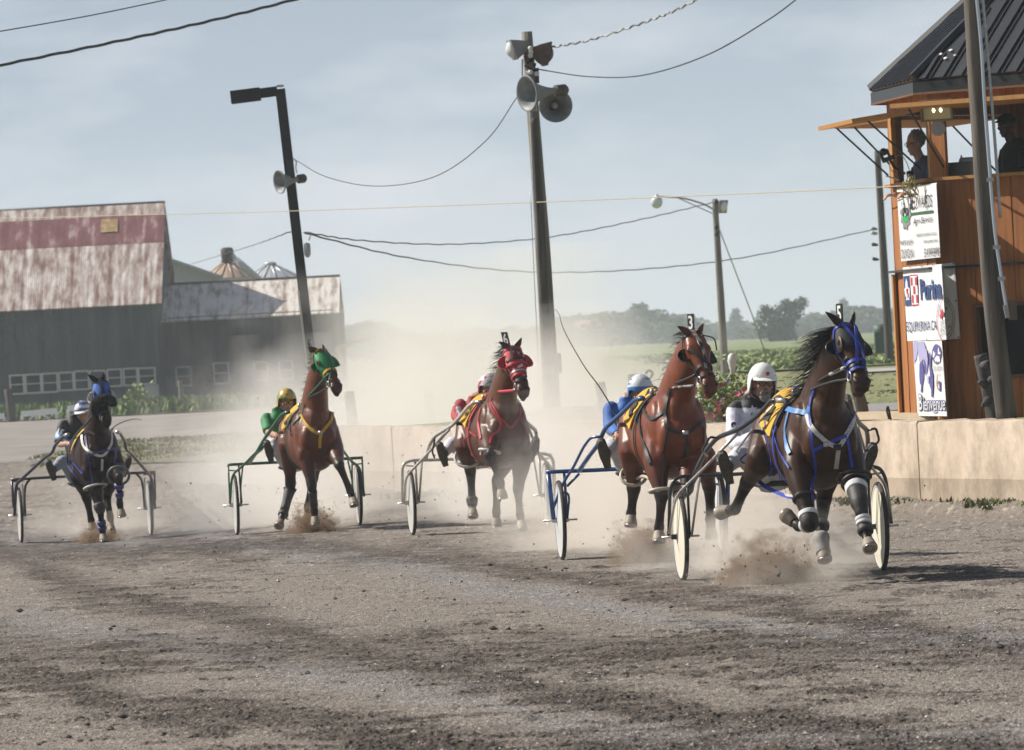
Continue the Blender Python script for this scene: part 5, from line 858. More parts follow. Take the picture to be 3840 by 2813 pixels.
# ---- banners
M_ban = mat('banner_vinyl', (.74, .74, .75), (.66, .66, .67), .55, scale=2, bump=.25, bscale=3, bdist=.03); ink = lambda n, c: mat('ink_'+n, c, rough=.6)
K, GN, DG, NV, RD, GY, LV = ink('black', (.012, .012, .014)), ink('green', (.01, .35, .07)), ink('dark_green', (.012, .10, .03)), ink('navy', (.012, .045, .16)), ink('red', (.45, .02, .045)), ink('grey', (.22, .22, .23)), ink('violet', (.075, .07, .26)); LV2 = ink('lavender', (.36, .35, .56))
def FP(i, px, py, off=.012): a, d, n = face(i); return on_plane(px, py, a+n*off, n)
class Ban:
    def __init__(s, name, label, i, q, off=.02):            # q: four photo corners tl, tr, br, bl
        s.i = i; a, s.d, s.n = face(i); P = [on_plane(*c, a+s.n*off, s.n) for c in q]; s.P = P; s.root = thing(name, P[3], label, 'banner'); s.off = off; mb = MB(); g = 14; V = []
        for r_ in range(g+1):
            for c_ in range(g+1):
                u, v = c_/g, r_/g; p = (P[0]*(1-u)+P[1]*u)*(1-v)+(P[3]*(1-u)+P[2]*u)*v; V.append(p+s.n*.006*math.sin(u*7+v*3)*math.sin(v*9)*min(1, 6*u*(1-u)))
        V = np.array(V); k = len(V); Fc = [(r_*15+c_, r_*15+c_+1, r_*15+c_+16, r_*15+c_+15) for r_ in range(g) for c_ in range(g)]; V2 = np.vstack([V, V-s.n*.008]); Fc = Fc+[tuple(j+k for j in f[::-1]) for f in Fc]
        mesh_obj('sheet', V2, Fc, M_ban, s.root); s.q = np.array(q, float)
    def pt(s, x, y, o=.012): a = face(s.i)[0]; return on_plane(x, y, a+s.n*(s.off+o), s.n)
    def poly(s, pts_, m, name, o=.010):
        P = [s.pt(x, y, o) for x, y in pts_]; c = np.mean(P, 0); n = len(P); return mesh_obj(name, P+[c], [(j, (j+1) % n, n) for j in range(n)], m, s.root, False)
    def txt(s, t, bl, br, tl, m, o=.012, shear=0, bold=0, name='lettering'):
        p, q, r_ = s.pt(*bl, o), s.pt(*br, o), s.pt(*tl, o); return text(t, p, q-p, r_-p, 1, 1, m, name, s.root, shear=shear, bold=bold, lift=lambda Q: p+np.outer(Q[:, 0], q-p)+np.outer(Q[:, 1], r_-p))
z1 = 5.1633; e1 = lambda x, y: (3340+x/z1, 680+y/z1)
B1 = Ban('banner', 'white farm service banner with gear and green tractor logo, topmost on the tower', 0, [e1(118, 150), e1(880, 30), e1(962, 1470), e1(205, 1550)], .025)
gear = []
for j in range(40): a_ = j/40*6.283; r_ = 1.0 if (j//2) % 2 else .82; gear.append(e1(287+105*r_*math.sin(a_), 620-330*r_*math.cos(a_)))
B1.poly(gear, GY, 'gear', .010); el = lambda cx, cy, a, b, n=24: [(cx+a*math.sin(j/n*6.283), cy-b*math.cos(j/n*6.283)) for j in range(n)]
B1.poly([e1(*p) for p in el(278, 560, 66, 240)], M_ban, 'gear_hole', .0125); B1.poly([e1(225, 670), e1(338, 655), e1(345, 720), e1(320, 790), e1(285, 808), e1(250, 790), e1(230, 730)], GN, 'green_field', .014)
B1.poly([e1(235, 420), e1(268, 415), e1(276, 520), e1(318, 515), e1(320, 600), e1(235, 620)], DG, 'tractor_body', .015); B1.poly([e1(244, 440), e1(262, 438), e1(266, 510), e1(246, 515)], M_ban, 'tractor_window', .0165)
for x, y in ((238, 600), (314, 590)): B1.poly([e1(*p) for p in el(x, y, 22, 85)], K, 'tractor_wheel', .017); B1.poly([e1(*p) for p in el(x, y, 9, 38)], GY, 'tractor_wheel_rim', .019)
B1.poly([e1(365, 180), e1(395, 240), e1(340, 340), e1(322, 260)], GY, 'wrench')
for c_ in ((265, 205, 24, 70), (345, 215, 26, 70)): 
    o_, i_ = el(*c_), el(c_[0], c_[1], c_[2]*.7, c_[3]*.8); P = [B1.pt(*e1(*p), .013) for p in o_]+[B1.pt(*e1(*p), .013) for p in i_]; mesh_obj('ring_mark', P, [(j, (j+1) % 24, 24+(j+1) % 24, 24+j) for j in range(24)], GY, B1.root, False)
B1.txt('E', e1(386, 548), e1(445, 536), e1(386, 245), K, bold=.01); B1.txt('DWARDS', e1(458, 530), e1(800, 490), e1(450, 290), K, shear=.15); B1.poly([e1(388, 612), e1(818, 556), e1(820, 604), e1(390, 664)], DG, 'green_bar')
B1.txt('Agri-Service', e1(430, 880), e1(798, 815), e1(430, 720), K, shear=.2); B1.txt('REPARATION D\'EQUIPEMENTS AGRICOLES', e1(500, 1085), e1(896, 1046), e1(496, 1018), DG); B1.txt('FARM EQUIPMENT REPAIR', e1(640, 1212), e1(912, 1185), e1(636, 1146), DG)
B1.txt('PHILIP & RALPH', e1(178, 1242), e1(420, 1222), e1(176, 1148), K); B1.txt('DUNCAN', e1(210, 1495), e1(440, 1480), e1(200, 1318), K); B1.txt('514.949.8498', e1(650, 1475), e1(940, 1448), e1(640, 1300), K)
z2 = 5.5067; e2 = lambda x, y: (3340+x/z2, 980+y/z2)
B2 = Ban('banner', 'white banner with blue and red checkered feed logo wrapped round the tower corner', 0, [e2(248, 128), e2(1046, 58), e2(1150, 1618), e2(345, 1648)], .028)
B2.poly([e2(262, 310), e2(378, 295), e2(424, 910), e2(300, 922)], NV, 'logo_blue_panel'); B2.poly([e2(390, 282), e2(540, 275), e2(578, 912), e2(436, 920)], RD, 'logo_red_panel')
B2.poly([e2(396, 308), e2(538, 300), e2(574, 888), e2(438, 896)], M_ban, 'logo_white', .0125)
for j, (u0, u1, v0, v1) in enumerate(((.06, .32, .05, .33), (.68, .96, .05, .33), (.34, .66, .36, .64), (.06, .32, .67, .95), (.68, .96, .67, .95))):
    tl, tr, br, bl = (np.array(p, float) for p in ((396, 308), (538, 300), (574, 888), (438, 896))); f = lambda u, v: tuple(((tl*(1-u)+tr*u)*(1-v)+(bl*(1-u)+br*u)*v)); B2.poly([e2(*f(u0, v0)), e2(*f(u1, v0)), e2(*f(u1, v1)), e2(*f(u0, v1))], RD, 'logo_check', .015)
B2.poly([e2(*p) for p in ((320, 350), (345, 440), (352, 530), (392, 560), (392, 740), (375, 770), (392, 805), (355, 790), (318, 812), (325, 760), (300, 700), (280, 570), (305, 545), (305, 440))], M_ban, 'logo_figure', .0125)
B2.poly([e2(*p) for p in ((318, 572), (362, 560), (362, 585), (338, 592), (342, 645), (370, 660), (372, 755), (345, 758), (345, 735), (358, 728), (355, 690), (325, 665))], RD, 'logo_mark', .015)
B2.txt('Purina', e2(622, 812), e2(1062, 775), e2(594, 372), NV, bold=.04); B2.txt('EQUIPURINA.CA', e2(332, 1484), e2(952, 1455), e2(322, 1250), NV)
z_ = [e2(1046, 58), e2(1315, 22), e2(1430, 1596), e2(1150, 1618)]
B2b = Ban('banner_flap', '', 1, z_, .028); fl_ = B2b.root; bpy.data.objects.remove(fl_); sh2 = [o for o in bpy.data.objects if o.name.startswith('sheet') and o.parent is None][0]; sh2.parent = B2.root; sh2.location = WORG[sh2.name]-WORG[B2.root.name]; B2b.root = B2.root; sh2.name = 'wrapped_sheet'
def arc_band(B, c, a, b, t0, t1, w, m, o=.013):
    n = 30; P = []
    for j in range(n+1):
        t = t0+(t1-t0)*j/n; P += [B.pt(*e2(c[0]+a*math.sin(t), c[1]-b*math.cos(t)), o), B.pt(*e2(c[0]+(a-w)*math.sin(t), c[1]-(b-w*1.5)*math.cos(t)), o)]
    mesh_obj('seal_ring', P, [(2*j, 2*j+1, 2*j+3, 2*j+2) for j in range(n)], m, B.root, False)
arc_band(B2, (1095, 1190), 150, 450, math.pi+.05, 2*math.pi-.12, 8, RD); arc_band(B2b, (1095, 1190), 235, 440, .18, math.pi-.25, 8, RD); arc_band(B2b, (1095, 1190), 195, 380, .18, math.pi-.25, 12, GY)
B2.poly([e2(*p) for p in ((1040, 940), (1055, 1020), (1092, 1045), (1098, 1100), (1085, 1150), (1062, 1120), (1045, 1195), (1028, 1195), (1020, 1150), (1012, 1110), (1030, 1080), (1026, 1010))], RD, 'maple_leaf', .014)
B2.txt('QUALITE', e2(985, 1150), e2(1010, 900), e2(962, 1140), K, .014); B2b.txt('EE', e2(1110, 985), e2(1172, 1010), e2(1118, 925), K, .014); 
for k_, (t_, y) in enumerate((('ALIMENT', 1265), ('EQUIN', 1325), ('SOUTIEN', 1395), ('DU', 1450), ('SECURE', 1530))): B2.txt(t_, e2(1020, y+22), e2(1128, y-35), e2(1018, y-18), K, .014)
B2b.txt('T', e2(1155, 1258), e2(1184, 1245), e2(1150, 1215), K, .014); B2b.txt('DE', e2(1178, 1388), e2(1246, 1362), e2(1172, 1340), K, .014)
for B, x, y in ((B2, 400, 128), (B2, 640, 105), (B2, 872, 82), (B2, 738, 1610), (B2b, 1293, 45), (B2b, 1345, 815), (B2b, 1402, 1568)): B.poly([e2(*p) for p in el(x, y, 7 if B is B2 else 16, 20)], K, 'grommet', .013)
z3 = 4.8583; e3 = lambda x, y: (3380+x/z3, 1260+y/z3)
B3 = Ban('banner', 'tall white welcome banner with violet horse picture, lowest on the tower', 0, [e3(208, 100), e3(735, 80), e3(830, 1462), e3(300, 1458)], .022)
for k_, (P, m) in enumerate((([(215, 110), (290, 100), (300, 180), (290, 330), (270, 420), (225, 500)], LV2), ([(300, 110), (400, 100), (440, 200), (430, 330), (370, 470), (330, 480), (300, 300)], LV2), ([(330, 500), (375, 470), (410, 620), (410, 780), (385, 900), (375, 1020), (350, 1030), (360, 900), (335, 860), (325, 700)], LV), ([(400, 200), (460, 250), (480, 420), (470, 640), (445, 720), (415, 560), (385, 380)], LV2), ([(405, 400), (440, 480), (465, 600), (440, 720), (415, 600)], LV), ([(500, 330), (530, 290), (540, 560), (575, 700), (580, 900), (570, 1110), (545, 1115), (540, 980), (515, 900), (520, 700), (505, 560)], LV), ([(470, 740), (500, 720), (505, 880), (480, 860)], LV2), ([(560, 1370), (660, 1365), (640, 1400), (580, 1400)], LV2))): B3.poly([e3(*p) for p in P], m, 'picture_patch', .0105+.0006*k_)
B3.poly([e3(*p) for p in el(640, 330, 84, 180)], LV, 'crest', .0105)
for k_, P in enumerate((([(575, 290), (585, 265), (600, 310), (612, 280), (615, 340), (590, 400), (572, 380)]), ([(665, 240), (680, 200), (690, 290), (718, 310), (705, 335), (665, 330)]), ([(600, 420), (640, 360), (690, 370), (705, 440), (690, 490), (672, 450), (655, 495), (640, 450), (620, 480)]))): B3.poly([e3(*p) for p in P], M_ban, 'crest_horse', .013+.0004*k_)
B3.txt('CIRCUIT REGIONAL', e3(572, 590), e3(742, 582), e3(570, 548), GY); B3.poly([e3(574, 603), e3(744, 596), e3(744, 602), e3(574, 609)], GY, 'rule'); B3.txt('DES COURSES DE CHEVAUX', e3(578, 632), e3(746, 626), e3(577, 612), GY); B3.txt('2 0 1', e3(620, 722), e3(720, 716), e3(618, 686), GY)
B3.poly([e3(*p) for p in ((668, 825), (710, 822), (716, 1000), (690, 1008), (660, 960), (672, 930))], LV, 'small_mark'); B3.poly([e3(*p) for p in ((676, 880), (690, 870), (694, 970), (672, 950))], M_ban, 'small_mark', .013)
B3.txt('B', e3(318, 1362), e3(385, 1360), e3(308, 1052), LV, .010, bold=.07); B3.txt('ienvenue', e3(392, 1368), e3(802, 1366), e3(386, 1105), LV, .010, bold=.055); B3.txt('B', e3(324, 1348), e3(379, 1346), e3(314, 1068), M_ban, .016, bold=.012); B3.txt('ienvenue', e3(398, 1356), e3(797, 1354), e3(392, 1120), M_ban, .016, bold=.0)
# ---- people and gear in the upper storey
def torso_person(label, hp, yaw, shirt, hair=None, cap=None, lean=.0, glasses=None, skin=SKIN):
    hc = np.array(hp); root = thing('person', hc-UZ*1.5, label, 'person', 'officials up in the tower'); b = MB(); a = R(yaw); fd = np.array((math.sin(a), -math.cos(a), 0)); sd = nrm(np.cross(UZ, fd))
    h, ax, fin = head_parts(root, hc, yaw, 8, skel=b, glasses=glasses, skin=skin); nb = hc-UZ*.17-fd*.05; limb(b, [nb-UZ*.08-fd*.04, nb, hc-UZ*.06], [.065, .056, .055], 3); jm = MB(); th = np.linspace(0, 2*np.pi, 24, endpoint=False)
    rg = [nb-fd*(.04+.25*lean*t)-UZ*t*.62+np.outer(np.cos(th)*w, sd)+np.outer(np.sin(th)*d_, fd) for t, w, d_ in ((-.06, .06, .06), (.02, .12, .085), (.12, .20, .115), (.35, .20, .13), (.7, .185, .125), (1, .18, .12))]; jm.loft(rg); b.loft([q*.0+(q-q.mean(0))*.85+q.mean(0) for q in rg])
    for sg in (-1, 1):
        s_ = nb-UZ*.09-fd*.06+sd*sg*.19; e = s_-UZ*.26+fd*.06+sd*sg*.04; w_ = e+fd*.25-UZ*.02-sd*sg*.05; limb(b, [s_, e, w_], [.05, .042, .028]); limb(jm, [s_, s_*.5+e*.5, s_*.15+e*.85], [.075, .068, .066]); hand(b, w_, fd, -UZ)
    V, Fc = mesh_of(*b.arr(), .009, 3); mesh_obj('body', V, Fc, mat('skin%.2f' % skin[0], skin, tuple(q*.8 for q in skin), .55, scale=20, bump=.15), root); V, Fc = mesh_of(*jm.arr(), .013, 3); mesh_obj('shirt', V, Fc, M_cloth(shirt), root); fin()
    if hair: q = MB(); q.ball(h(-.03, 0, .05), (.095, .088, .098), ax, 18, 12); V, Fc = mesh_of(*q.arr(), .012, 1); k = (V-h(0, 0, 0))@ax[0] < .055; V = V+rng.normal(0, .006, V.shape); mesh_obj('hair', V, Fc, mat('grey_hair', hair, tuple(q_*.5 for q_ in hair), .9, scale=40, bump=1, bscale=60), root)
    if cap: c_ = MB().ball(h(-.01, 0, .055), (.108, .088, .075), ax, 18, 10); c_.ball(h(.10, 0, .055), (.06, .062, .010), ax); V, Fc = mesh_of(*c_.arr(), .008, 2); mesh_obj('cap', V, Fc, M_cloth(cap), root)
a0_, d0_, n0_ = face(0); pm = at(3432, 538, 73.3)
torso_person('grey haired man in glasses and blue shirt leaning at the left tower window', pm, -68, (.05, .06, .14), hair=(.30, .27, .23), lean=.5, glasses=((.02, .02, .02), None)); pm2 = at(3775, 470, 72.6); torso_person('man in cap coloured as a shaded silhouette standing inside the tower behind the pole', pm2, -60, (.012, .012, .014), cap=(.012, .012, .014), skin=(.10, .05, .035))  # capped man: indoor shade put into skin and clothes as near black
M_pl = mat('black_plastic', (.014, .014, .016), rough=.4)
cv = thing('camera', at(3335, 620, 73.4), 'small black pivoting video camera on a bent arm outside the left tower window', 'camera'); g0 = lambda x, y, dY=0: at(3040+x/2.36, y/2.36, 73.4+dY)
MB().ball(g0(645, 1345), (.042, .042, .042)).build('lens', M_pl, cv); mb = MB(); mb.bar(g0(615, 1350), g0(650, 1440), .05, .03).bar(g0(668, 1320), g0(705, 1400), .05, .03).bar(g0(640, 1425), g0(740, 1385), .07, .05); mb.build('bracket', M_pl, cv, False); MB().tube([g0(705, 1420), g0(740, 1480), g0(830, 1535, .2)], .016, 8).build('arm', M_pl, cv)
MB().tube(cat([g0(740, 1390), g0(800, 1375), g0(850, 1440), g0(880, 1530, .2)], 6), .005, 6).build('cord', mat('grey_cord', (.3, .3, .3)), cv); MB().tube(cat([g0(690, 1440), g0(710, 1500), g0(770, 1560), g0(790, 1600)], 6), .004, 6).build('cord', mat('grey_cord', 0, 0), cv)
bn = thing('binoculars', g0(900, 1560), 'black binoculars and pads lying on the left tower window ledge', 'binoculars')
for dx in (0, 60): MB().lathe(g0(850+dx, 1545, .1), g0(1000+dx, 1530, .1)-g0(850+dx, 1545, .1), [(0, .035), (.06, .04), (.12, .03), (.17, .028)], 14).build('barrel', M_pl, bn)
tag(MB().box(g0(1005, 1600, .1), (.12, .2, .03), (d0_, n0_, UZ)).build('notepad', mat('paper', (.7, .7, .66), rough=.8), None, False), 'cream notepad on the left tower window ledge', 'notepad'); tag(MB().box(g0(722, 1575), (.15, .12, .012), (nrm((.9, .1, -.35)), nrm((0, 1, 0)), nrm((.35, 0, .9)))).build('paper_sheet', mat('paper_grey', (.42, .42, .44), rough=.8), None, False), 'grey paper sheet sticking out of the left tower window', 'paper')
dk = thing('desk_radio', at(3640, 640, 72.0), 'dark radio set with antenna on the right tower window ledge', 'radio'); gg = lambda x, y, Y=72.0: at(3040+x/2.36, y/2.36, Y); MB().box(gg(1375, 1500), (.42, .25, .16), (face(1)[1], face(1)[2], UZ)).build('case', M_pl, dk, False); MB().lathe(gg(1330, 1445), face(1)[1], [(0, .02), (.01, .06), (.25, .06), (.26, .02)], 14).build('roll', mat('grey_plastic', 0, 0), dk); MB().tube([gg(1318, 1520), gg(1334, 1375)], .010, 6).build('antenna', M_pl, dk)
# baler twine knot where the cord is tied
tw = thing('tied_twine', g0(860, 1630), 'knot of yellowed twine tied at the tower ledge above the top banner', 'twine'); mtw = mat('twine', (.36, .30, .10), (.24, .20, .06), .9, scale=60)
for k_ in range(16): p = at(3340+random.gauss(370, 50)/z1, 680+random.gauss(35, 22)/z1, 72.2); MB().tube(cat([p, p+rng.normal(0, .05, 3), p+np.array((random.gauss(.02, .07), random.gauss(0, .05), random.gauss(-.08, .06)))], 4), .006, 5).build('strand', mtw, tw)
# walkway slab and rods in front of the tower
sl_ = MB(); pa, pb, pc, pd = at(2900, 1588, 78), at(3560, 1574, 72.3), at(3560, 1562, 74.5), at(2900, 1578, 80.5); sl_.add([np.array((*p[:2], z)) for z in (.89, .955) for p in (pa, pb, pc, pd)], [(3, 2, 1, 0), (4, 5, 6, 7), (0, 1, 5, 4), (1, 2, 6, 5), (2, 3, 7, 6), (3, 0, 4, 7)])
tag(sl_.build('wooden_ramp', mat('pale_board', (.42, .33, .23), (.50, .40, .29), .8, scale=4, stretch=(.4, 3, 3)), None, False), 'pale board walkway lying along the top of the wall beside the tower', 'walkway')
rr_ = MB().tube(cat([at(3334, 1572, 72.6), at(3326, 1540, 72.6), at(3329, 1525, 72.6), at(3334, 1540, 72.6), at(3341, 1575, 72.6)], 5), .012, 6).build('bent_rod', mat('rusty_iron', (.05, .025, .015), (.02, .015, .012), .8, scale=30)); tag(rr_, 'bent rusty iron rod sticking up from the wall top', 'iron rod')
# ================================================================ poles
def wpole(name, a, b, scale=5): return mat(name, a, b, .85, scale=scale, bump=.5, bscale=14, stretch=(2.2, 2.2, .18), detail=8, lo=.3, hi=.7, bdist=.02)
M_wp = wpole('weathered_pole', (.11, .10, .085), (.27, .245, .21)); M_wp2 = wpole('dark_pole', (.035, .031, .028), (.11, .097, .085)); M_con = mat('conduit', (.34, .35, .37), (.44, .45, .47), .5, metal=.5, scale=20)
def pole(P, r0, r1, n=16):
    C = cat(P, 10); k = len(C); rr = np.linspace(r0, r1, k)*(1+.02*np.sin(np.arange(k)*.9)); return MB().tube(C, rr, n)
def line_at(a, b, t): return np.asarray(a)+(np.asarray(b)-np.asarray(a))*t
V_ = 3840/2255.0
def pv_(x, y, Y): return at(x*V_, y*V_, Y)
# tall speaker pole at the centre
Yc = 90.0; cb, ct = pv_(1217, 922, Yc), pv_(1160, 70, Yc); P1 = thing('utility_pole', cb, 'tall weathered wooden pole carrying two horn loudspeakers, rising behind the red hooded horse', 'pole')
pole([cb-UZ*.1, line_at(cb, ct, .5)+np.array((.02, 0, 0)), ct], .118, .072).build('pole_shaft', M_wp, P1); cb2 = pv_(1202, 922, Yc-.25); pole([pv_(1214, 925, Yc-.3)-UZ*.1, pv_(1200, 700, Yc-.25), pv_(1184, 400, Yc-.2), pv_(1176, 260, Yc-.2)], .075, .055).build('pole_brace', M_wp2, P1)
MB().tube(cat([pv_(1212, 818, Yc-.25), pv_(1203, 740, Yc-.25), pv_(1180, 500, Yc-.22), pv_(1168, 240, Yc-.2), pv_(1162, 150, Yc-.2)], 6), .018, 8).build('conduit', M_con, P1); MB().box(pv_(1226, 800, Yc-.1), (.13, .1, .26)).build('meter_box', mat('box_grey', (.25, .25, .24), rough=.6), P1, False)
MB().tube(cat([pv_(1168, 420, Yc+.3), pv_(1177, 620, Yc+.3), pv_(1192, 925, Yc+.3)], 6), .006, 6).build('guy_wire', M_con, P1)
g_ = lambda x, y, Y=Yc-.15: at(1850+x/3.9325, 80+y/3.9325, Y)
M_horn = mat('horn_grey', (.16, .17, .18), (.22, .23, .24), .55, scale=12, bump=.1); M_hin = mat('horn_inside', (.10, .10, .11), (.06, .06, .065), .6, scale=8)
def horn(label, c, d, R_, ln, back):
    d = nrm(d); t = thing('loudspeaker', c, label, 'loudspeaker', 'horn loudspeakers on the poles'); pr = [(-ln*u, max(.045, R_*(1-u)**1.7*.92+.045*u)) for u in np.linspace(0, 1, 12)]
    inner = [(-ln*u*.95-.002, max(.02, (R_-.012)*(1-u)**1.7*.92+.02*u)) for u in np.linspace(0, 1, 12)]
    MB().lathe(c, d, [(.0, R_-.01)]+[(0.0, R_)]+[(.012, R_*1.03), (-.012, R_*1.03)]+pr[1:], 28).build('bell', M_horn, t, auto=50) if False else MB().lathe(c, d, inner[::-1]+[(.012, R_*.99), (.014, R_*1.03), (-.010, R_*1.03)]+pr[1:], 28, False).build('bell', M_horn, t)
    MB().lathe(c, d, [(-ln*.75, .02), (-ln*.5, .05), (-ln*.35, .045), (-ln*.33, .01)], 16).build('throat', mat('throat', (.35, .35, .34), rough=.5), t); b0 = c-d*ln; MB().lathe(b0+d*.02, -d, [(0, .05), (.01, .075), (back, .075), (back+.03, .05), (back+.032, .01)], 16).build('driver_unit', mat('driver_dark', (.03, .028, .028), (.10, .07, .05), .6, scale=12), t, auto=40); return t
hs1 = horn('grey horn loudspeaker aimed left, upper of the two on the tall centre pole', g_(500, 1065, Yc-.75), nrm((-.83, -.55, -.06)), .23, .46, .16); hs2 = horn('round horn loudspeaker facing the camera, lower of the two on the tall centre pole', g_(920, 1245, Yc-.4), nrm((.05, -1, -.06)), .215, .42, .14)
MB().tube([g_(640, 1130), g_(640, 1320)], .012, 6).build('bracket', M_con, hs2); MB().bar(g_(560, 1150), g_(780, 1150), .03, .03).bar(g_(560, 1315), g_(760, 1315), .02, .02).build('bracket', M_con, hs2, False)
def floodlight(label, c, d, m, w=.14, h=.13, glass=None):
    d = nrm(d); x = nrm(np.cross(UZ, d)); y = np.cross(d, x); t = thing('floodlight', c, label, 'floodlight'); ring = lambda w_, h_, o: [c+x*a*w_+y*b*h_+d*o for a, b in ((-1, -1), (1, -1), (1, 1), (-1, 1))]
    MB().loft([ring(.05, .05, -.22), ring(.075, .07, -.16), ring(w*.8, h*.8, -.08), ring(w, h, 0), ring(w*1.05, h*1.05, .0), ring(w*1.05, h*1.05, .02)]).build('housing', m, t, True, auto=30); MB().lathe(c+d*.018, d, [(0, w*.9), (.03, w*.8), (.07, w*.35), (.08, .01)], 16).build('lens', glass or mat('lamp_glass', (.62, .64, .66), rough=.15), t)
    MB().tube([c-d*.12-y*h, c-d*.12-y*(h+.1), c-d*.26-y*(h+.06)], .014, 6).build('bracket', M_dkm, t)
floodlight('white fronted floodlight on the left side near the top of the centre pole', g_(290, 420), (-.93, -.2, -.28), mat('flood_grey', (.20, .20, .20), rough=.6)); floodlight('rusty dark floodlight on the right side near the top of the centre pole', g_(780, 480), (.9, .2, -.22), mat('flood_rust', (.06, .04, .035), (.12, .07, .05), .7, scale=14), .15, .15, mat('dark_lens', (.05, .05, .055), rough=.2))
for k_, (x, y) in enumerate(((545, 385), (553, 440), (545, 490), (548, 735), (640, 760))): MB().lathe(g_(x, y-20, Yc-.3), -UZ, [(0, .02), (.02, .035), (.05, .03), (.06, .02)], 12).build('insulator', mat('porcelain', (.62, .60, .56), rough=.25), P1)
MB().tube(cat([g_(430, 560), g_(425, 760), g_(440, 900)], 5), .012, 6).build('cable_drop', M_con, P1); MB().box(g_(640, 800, Yc-.2), (.06, .06, .2)).build('junction_box', M_dkm, P1, False)
tag(MB().ball(pv_(1265, 922, Yc-.8), (1.05, .5, .16), None, 24, 8).build('earth_mound', mat('mound', (.20, .17, .14), (.27, .24, .2), .95, scale=6, bump=.6), None), 'low earth mound at the foot of the tall centre pole', 'mound')
# square steel lamp post on the left
Yl = 112.0; lt, lb = pv_(617, 196, Yl), pv_(703, 935, Yl); P2 = thing('lamp_post', lb, 'dark square steel lamp post with box lamp arm, behind the green hooded horse', 'lamp post'); M_lp = mat('post_dark', (.008, .008, .010), (.013, .013, .015), .6, scale=4, spec=.2); M_lpl = mat('post_lit_side', (.42, .40, .37), (.5, .48, .45), .6, scale=5)
MB().bar(lb-UZ*.2, lt, .16, .15, (0, 1, 0)).build('post', M_lp, P2, False); g2 = lambda x, y, Y=Yl: at(840+x/3.305, 280+y/3.304, Y); MB().bar(pv_(661, 935, Yl+.3)*0+pv_(700, 1010, Yl-.1), pv_(657, 640, Yl-.1), .03, .14, (0, 1, 0)).build('lit_strip', M_lpl, P2, False)  # added pale strip: the post's sunlit left side put into colour
MB().bar(g2(660, 205), g2(430, 235), .13, .16).build('arm', M_lp, P2, False); lh = MB().bar(g2(450, 240), g2(85, 285), .26, .215).build('lamp_head', M_lp, P2, False); MB().bar(g2(440, 285), g2(120, 320), .2, .02).build('lamp_lens', mat('lamp_glass', 0, 0), lh, False); MB().bar(g2(655, 143), g2(740, 138), .2, .03).build('cap', mat('rim_tan', (.35, .33, .30)), P2, False)
MB().box(g2(820, 1170, Yl-.12), (.12, .06, .3)).build('strap_plate', M_dkm, P2, False); MB().tube(cat([g2(855, 1035), g2(895, 1080), g2(890, 1160), g2(905, 1220)], 4), .010, 6).build('wire_loop', M_con, P2)
horn('grey horn loudspeaker aimed left on the dark square lamp post', g2(690, 1330, Yl-.2), nrm((-.86, -.50, -.10)), .19, .36, .12)
MB().lathe(pv_(676, 535, Yl-.1), -UZ, [(0, .02), (.02, .05), (.12, .055), (.2, .05), (.24, .02)], 12).build('photocell', mat('grey_plastic', 0, 0), P2); MB().tube(cat([pv_(668, 512, Yl), pv_(684, 515, Yl), pv_(680, 530, Yl)], 4), .010, 6).build('wire_loop', M_con, P2)
# street lamp pole and bare pole in the field
Ys = 163.; sb, st_ = pv_(1598, 836, Ys), pv_(1574, 438, Ys); P3 = thing('street_lamp', sb, 'grey wooden pole with long curved arm and round globe lamp out in the field', 'street lamp'); pole([sb-UZ*.2, line_at(sb, st_, .5), st_], .10, .07).build('pole_shaft', M_wp, P3)
arm = cat([pv_(1573, 462, Ys), pv_(1545, 448, Ys), pv_(1500, 436, Ys), pv_(1447, 433, Ys)], 6); MB().tube(arm, .022, 8).build('arm', M_con, P3); MB().tube(cat([pv_(1573, 472, Ys), pv_(1535, 455, Ys), pv_(1495, 437, Ys)], 5), .014, 6).build('arm_stay', M_con, P3)
MB().lathe(pv_(1446, 432, Ys), -UZ, [(-.05, .03), (0, .06), (.04, .085), (.06, .09), (.062, .03)], 18).build('lamp_cap', mat('porcelain', 0, 0), P3); MB().ball(pv_(1446, 445, Ys), (.145, .145, .155), None, 18, 12).build('lamp_globe', mat('globe_glass', (.62, .66, .68), rough=.12, coat=.5), P3)
for y in (448, 505, 520): MB().lathe(pv_(1578, y, Ys-.15), UZ, [(0, .03), (.03, .05), (.08, .04), (.1, .02)], 10).build('insulator', M_dkm, P3)
floodlight('small grey floodlight on the right side of the field lamp pole', pv_(1592, 455, Ys), (.75, -.6, -.2), mat('flood_grey', 0, 0), .15, .15); MB().tube([pv_(1582, 500, Ys), pv_(1655, 690, Ys+2), pv_(1690, 790, Ys+3)], .016, 6).build('guy_wire', M_con, P3)
Yr = 185.; rb, rt = pv_(1960, 806, Yr), pv_(1932, 332, Yr); P4 = thing('utility_pole', rb, 'bare grey wooden pole standing in the field left of the timber tower', 'pole'); pole([rb-UZ*.2, line_at(rb, rt, .5), rt], .125, .085).build('pole_shaft', M_wp2, P4)
for y in (505, 515, 540, 572): MB().lathe(pv_(1932+(y-505)*.05, y, Yr-.1), nrm((-1, 0, .2)), [(0, .03), (.1, .05), (.16, .05), (.18, .02)], 10).build('insulator', M_con if y < 530 else M_dkm, P4)
bx = thing('utility_box', pv_(1940, 780, 200), 'dark green utility box in the field behind the bare grey pole', 'utility box'); c = pv_(1940, 755, 200); MB().box(c, (.37, .5, .62)).build('cabinet', mat('box_green', (.05, .085, .065), rough=.6), bx, False); MB().lathe(c+np.array((-.185, 0, .30)), (1, 0, 0), [(0, .02), (0.002, .25), (.37, .25), (.372, .02)], 16).build('lid', mat('box_green', 0, 0), bx)
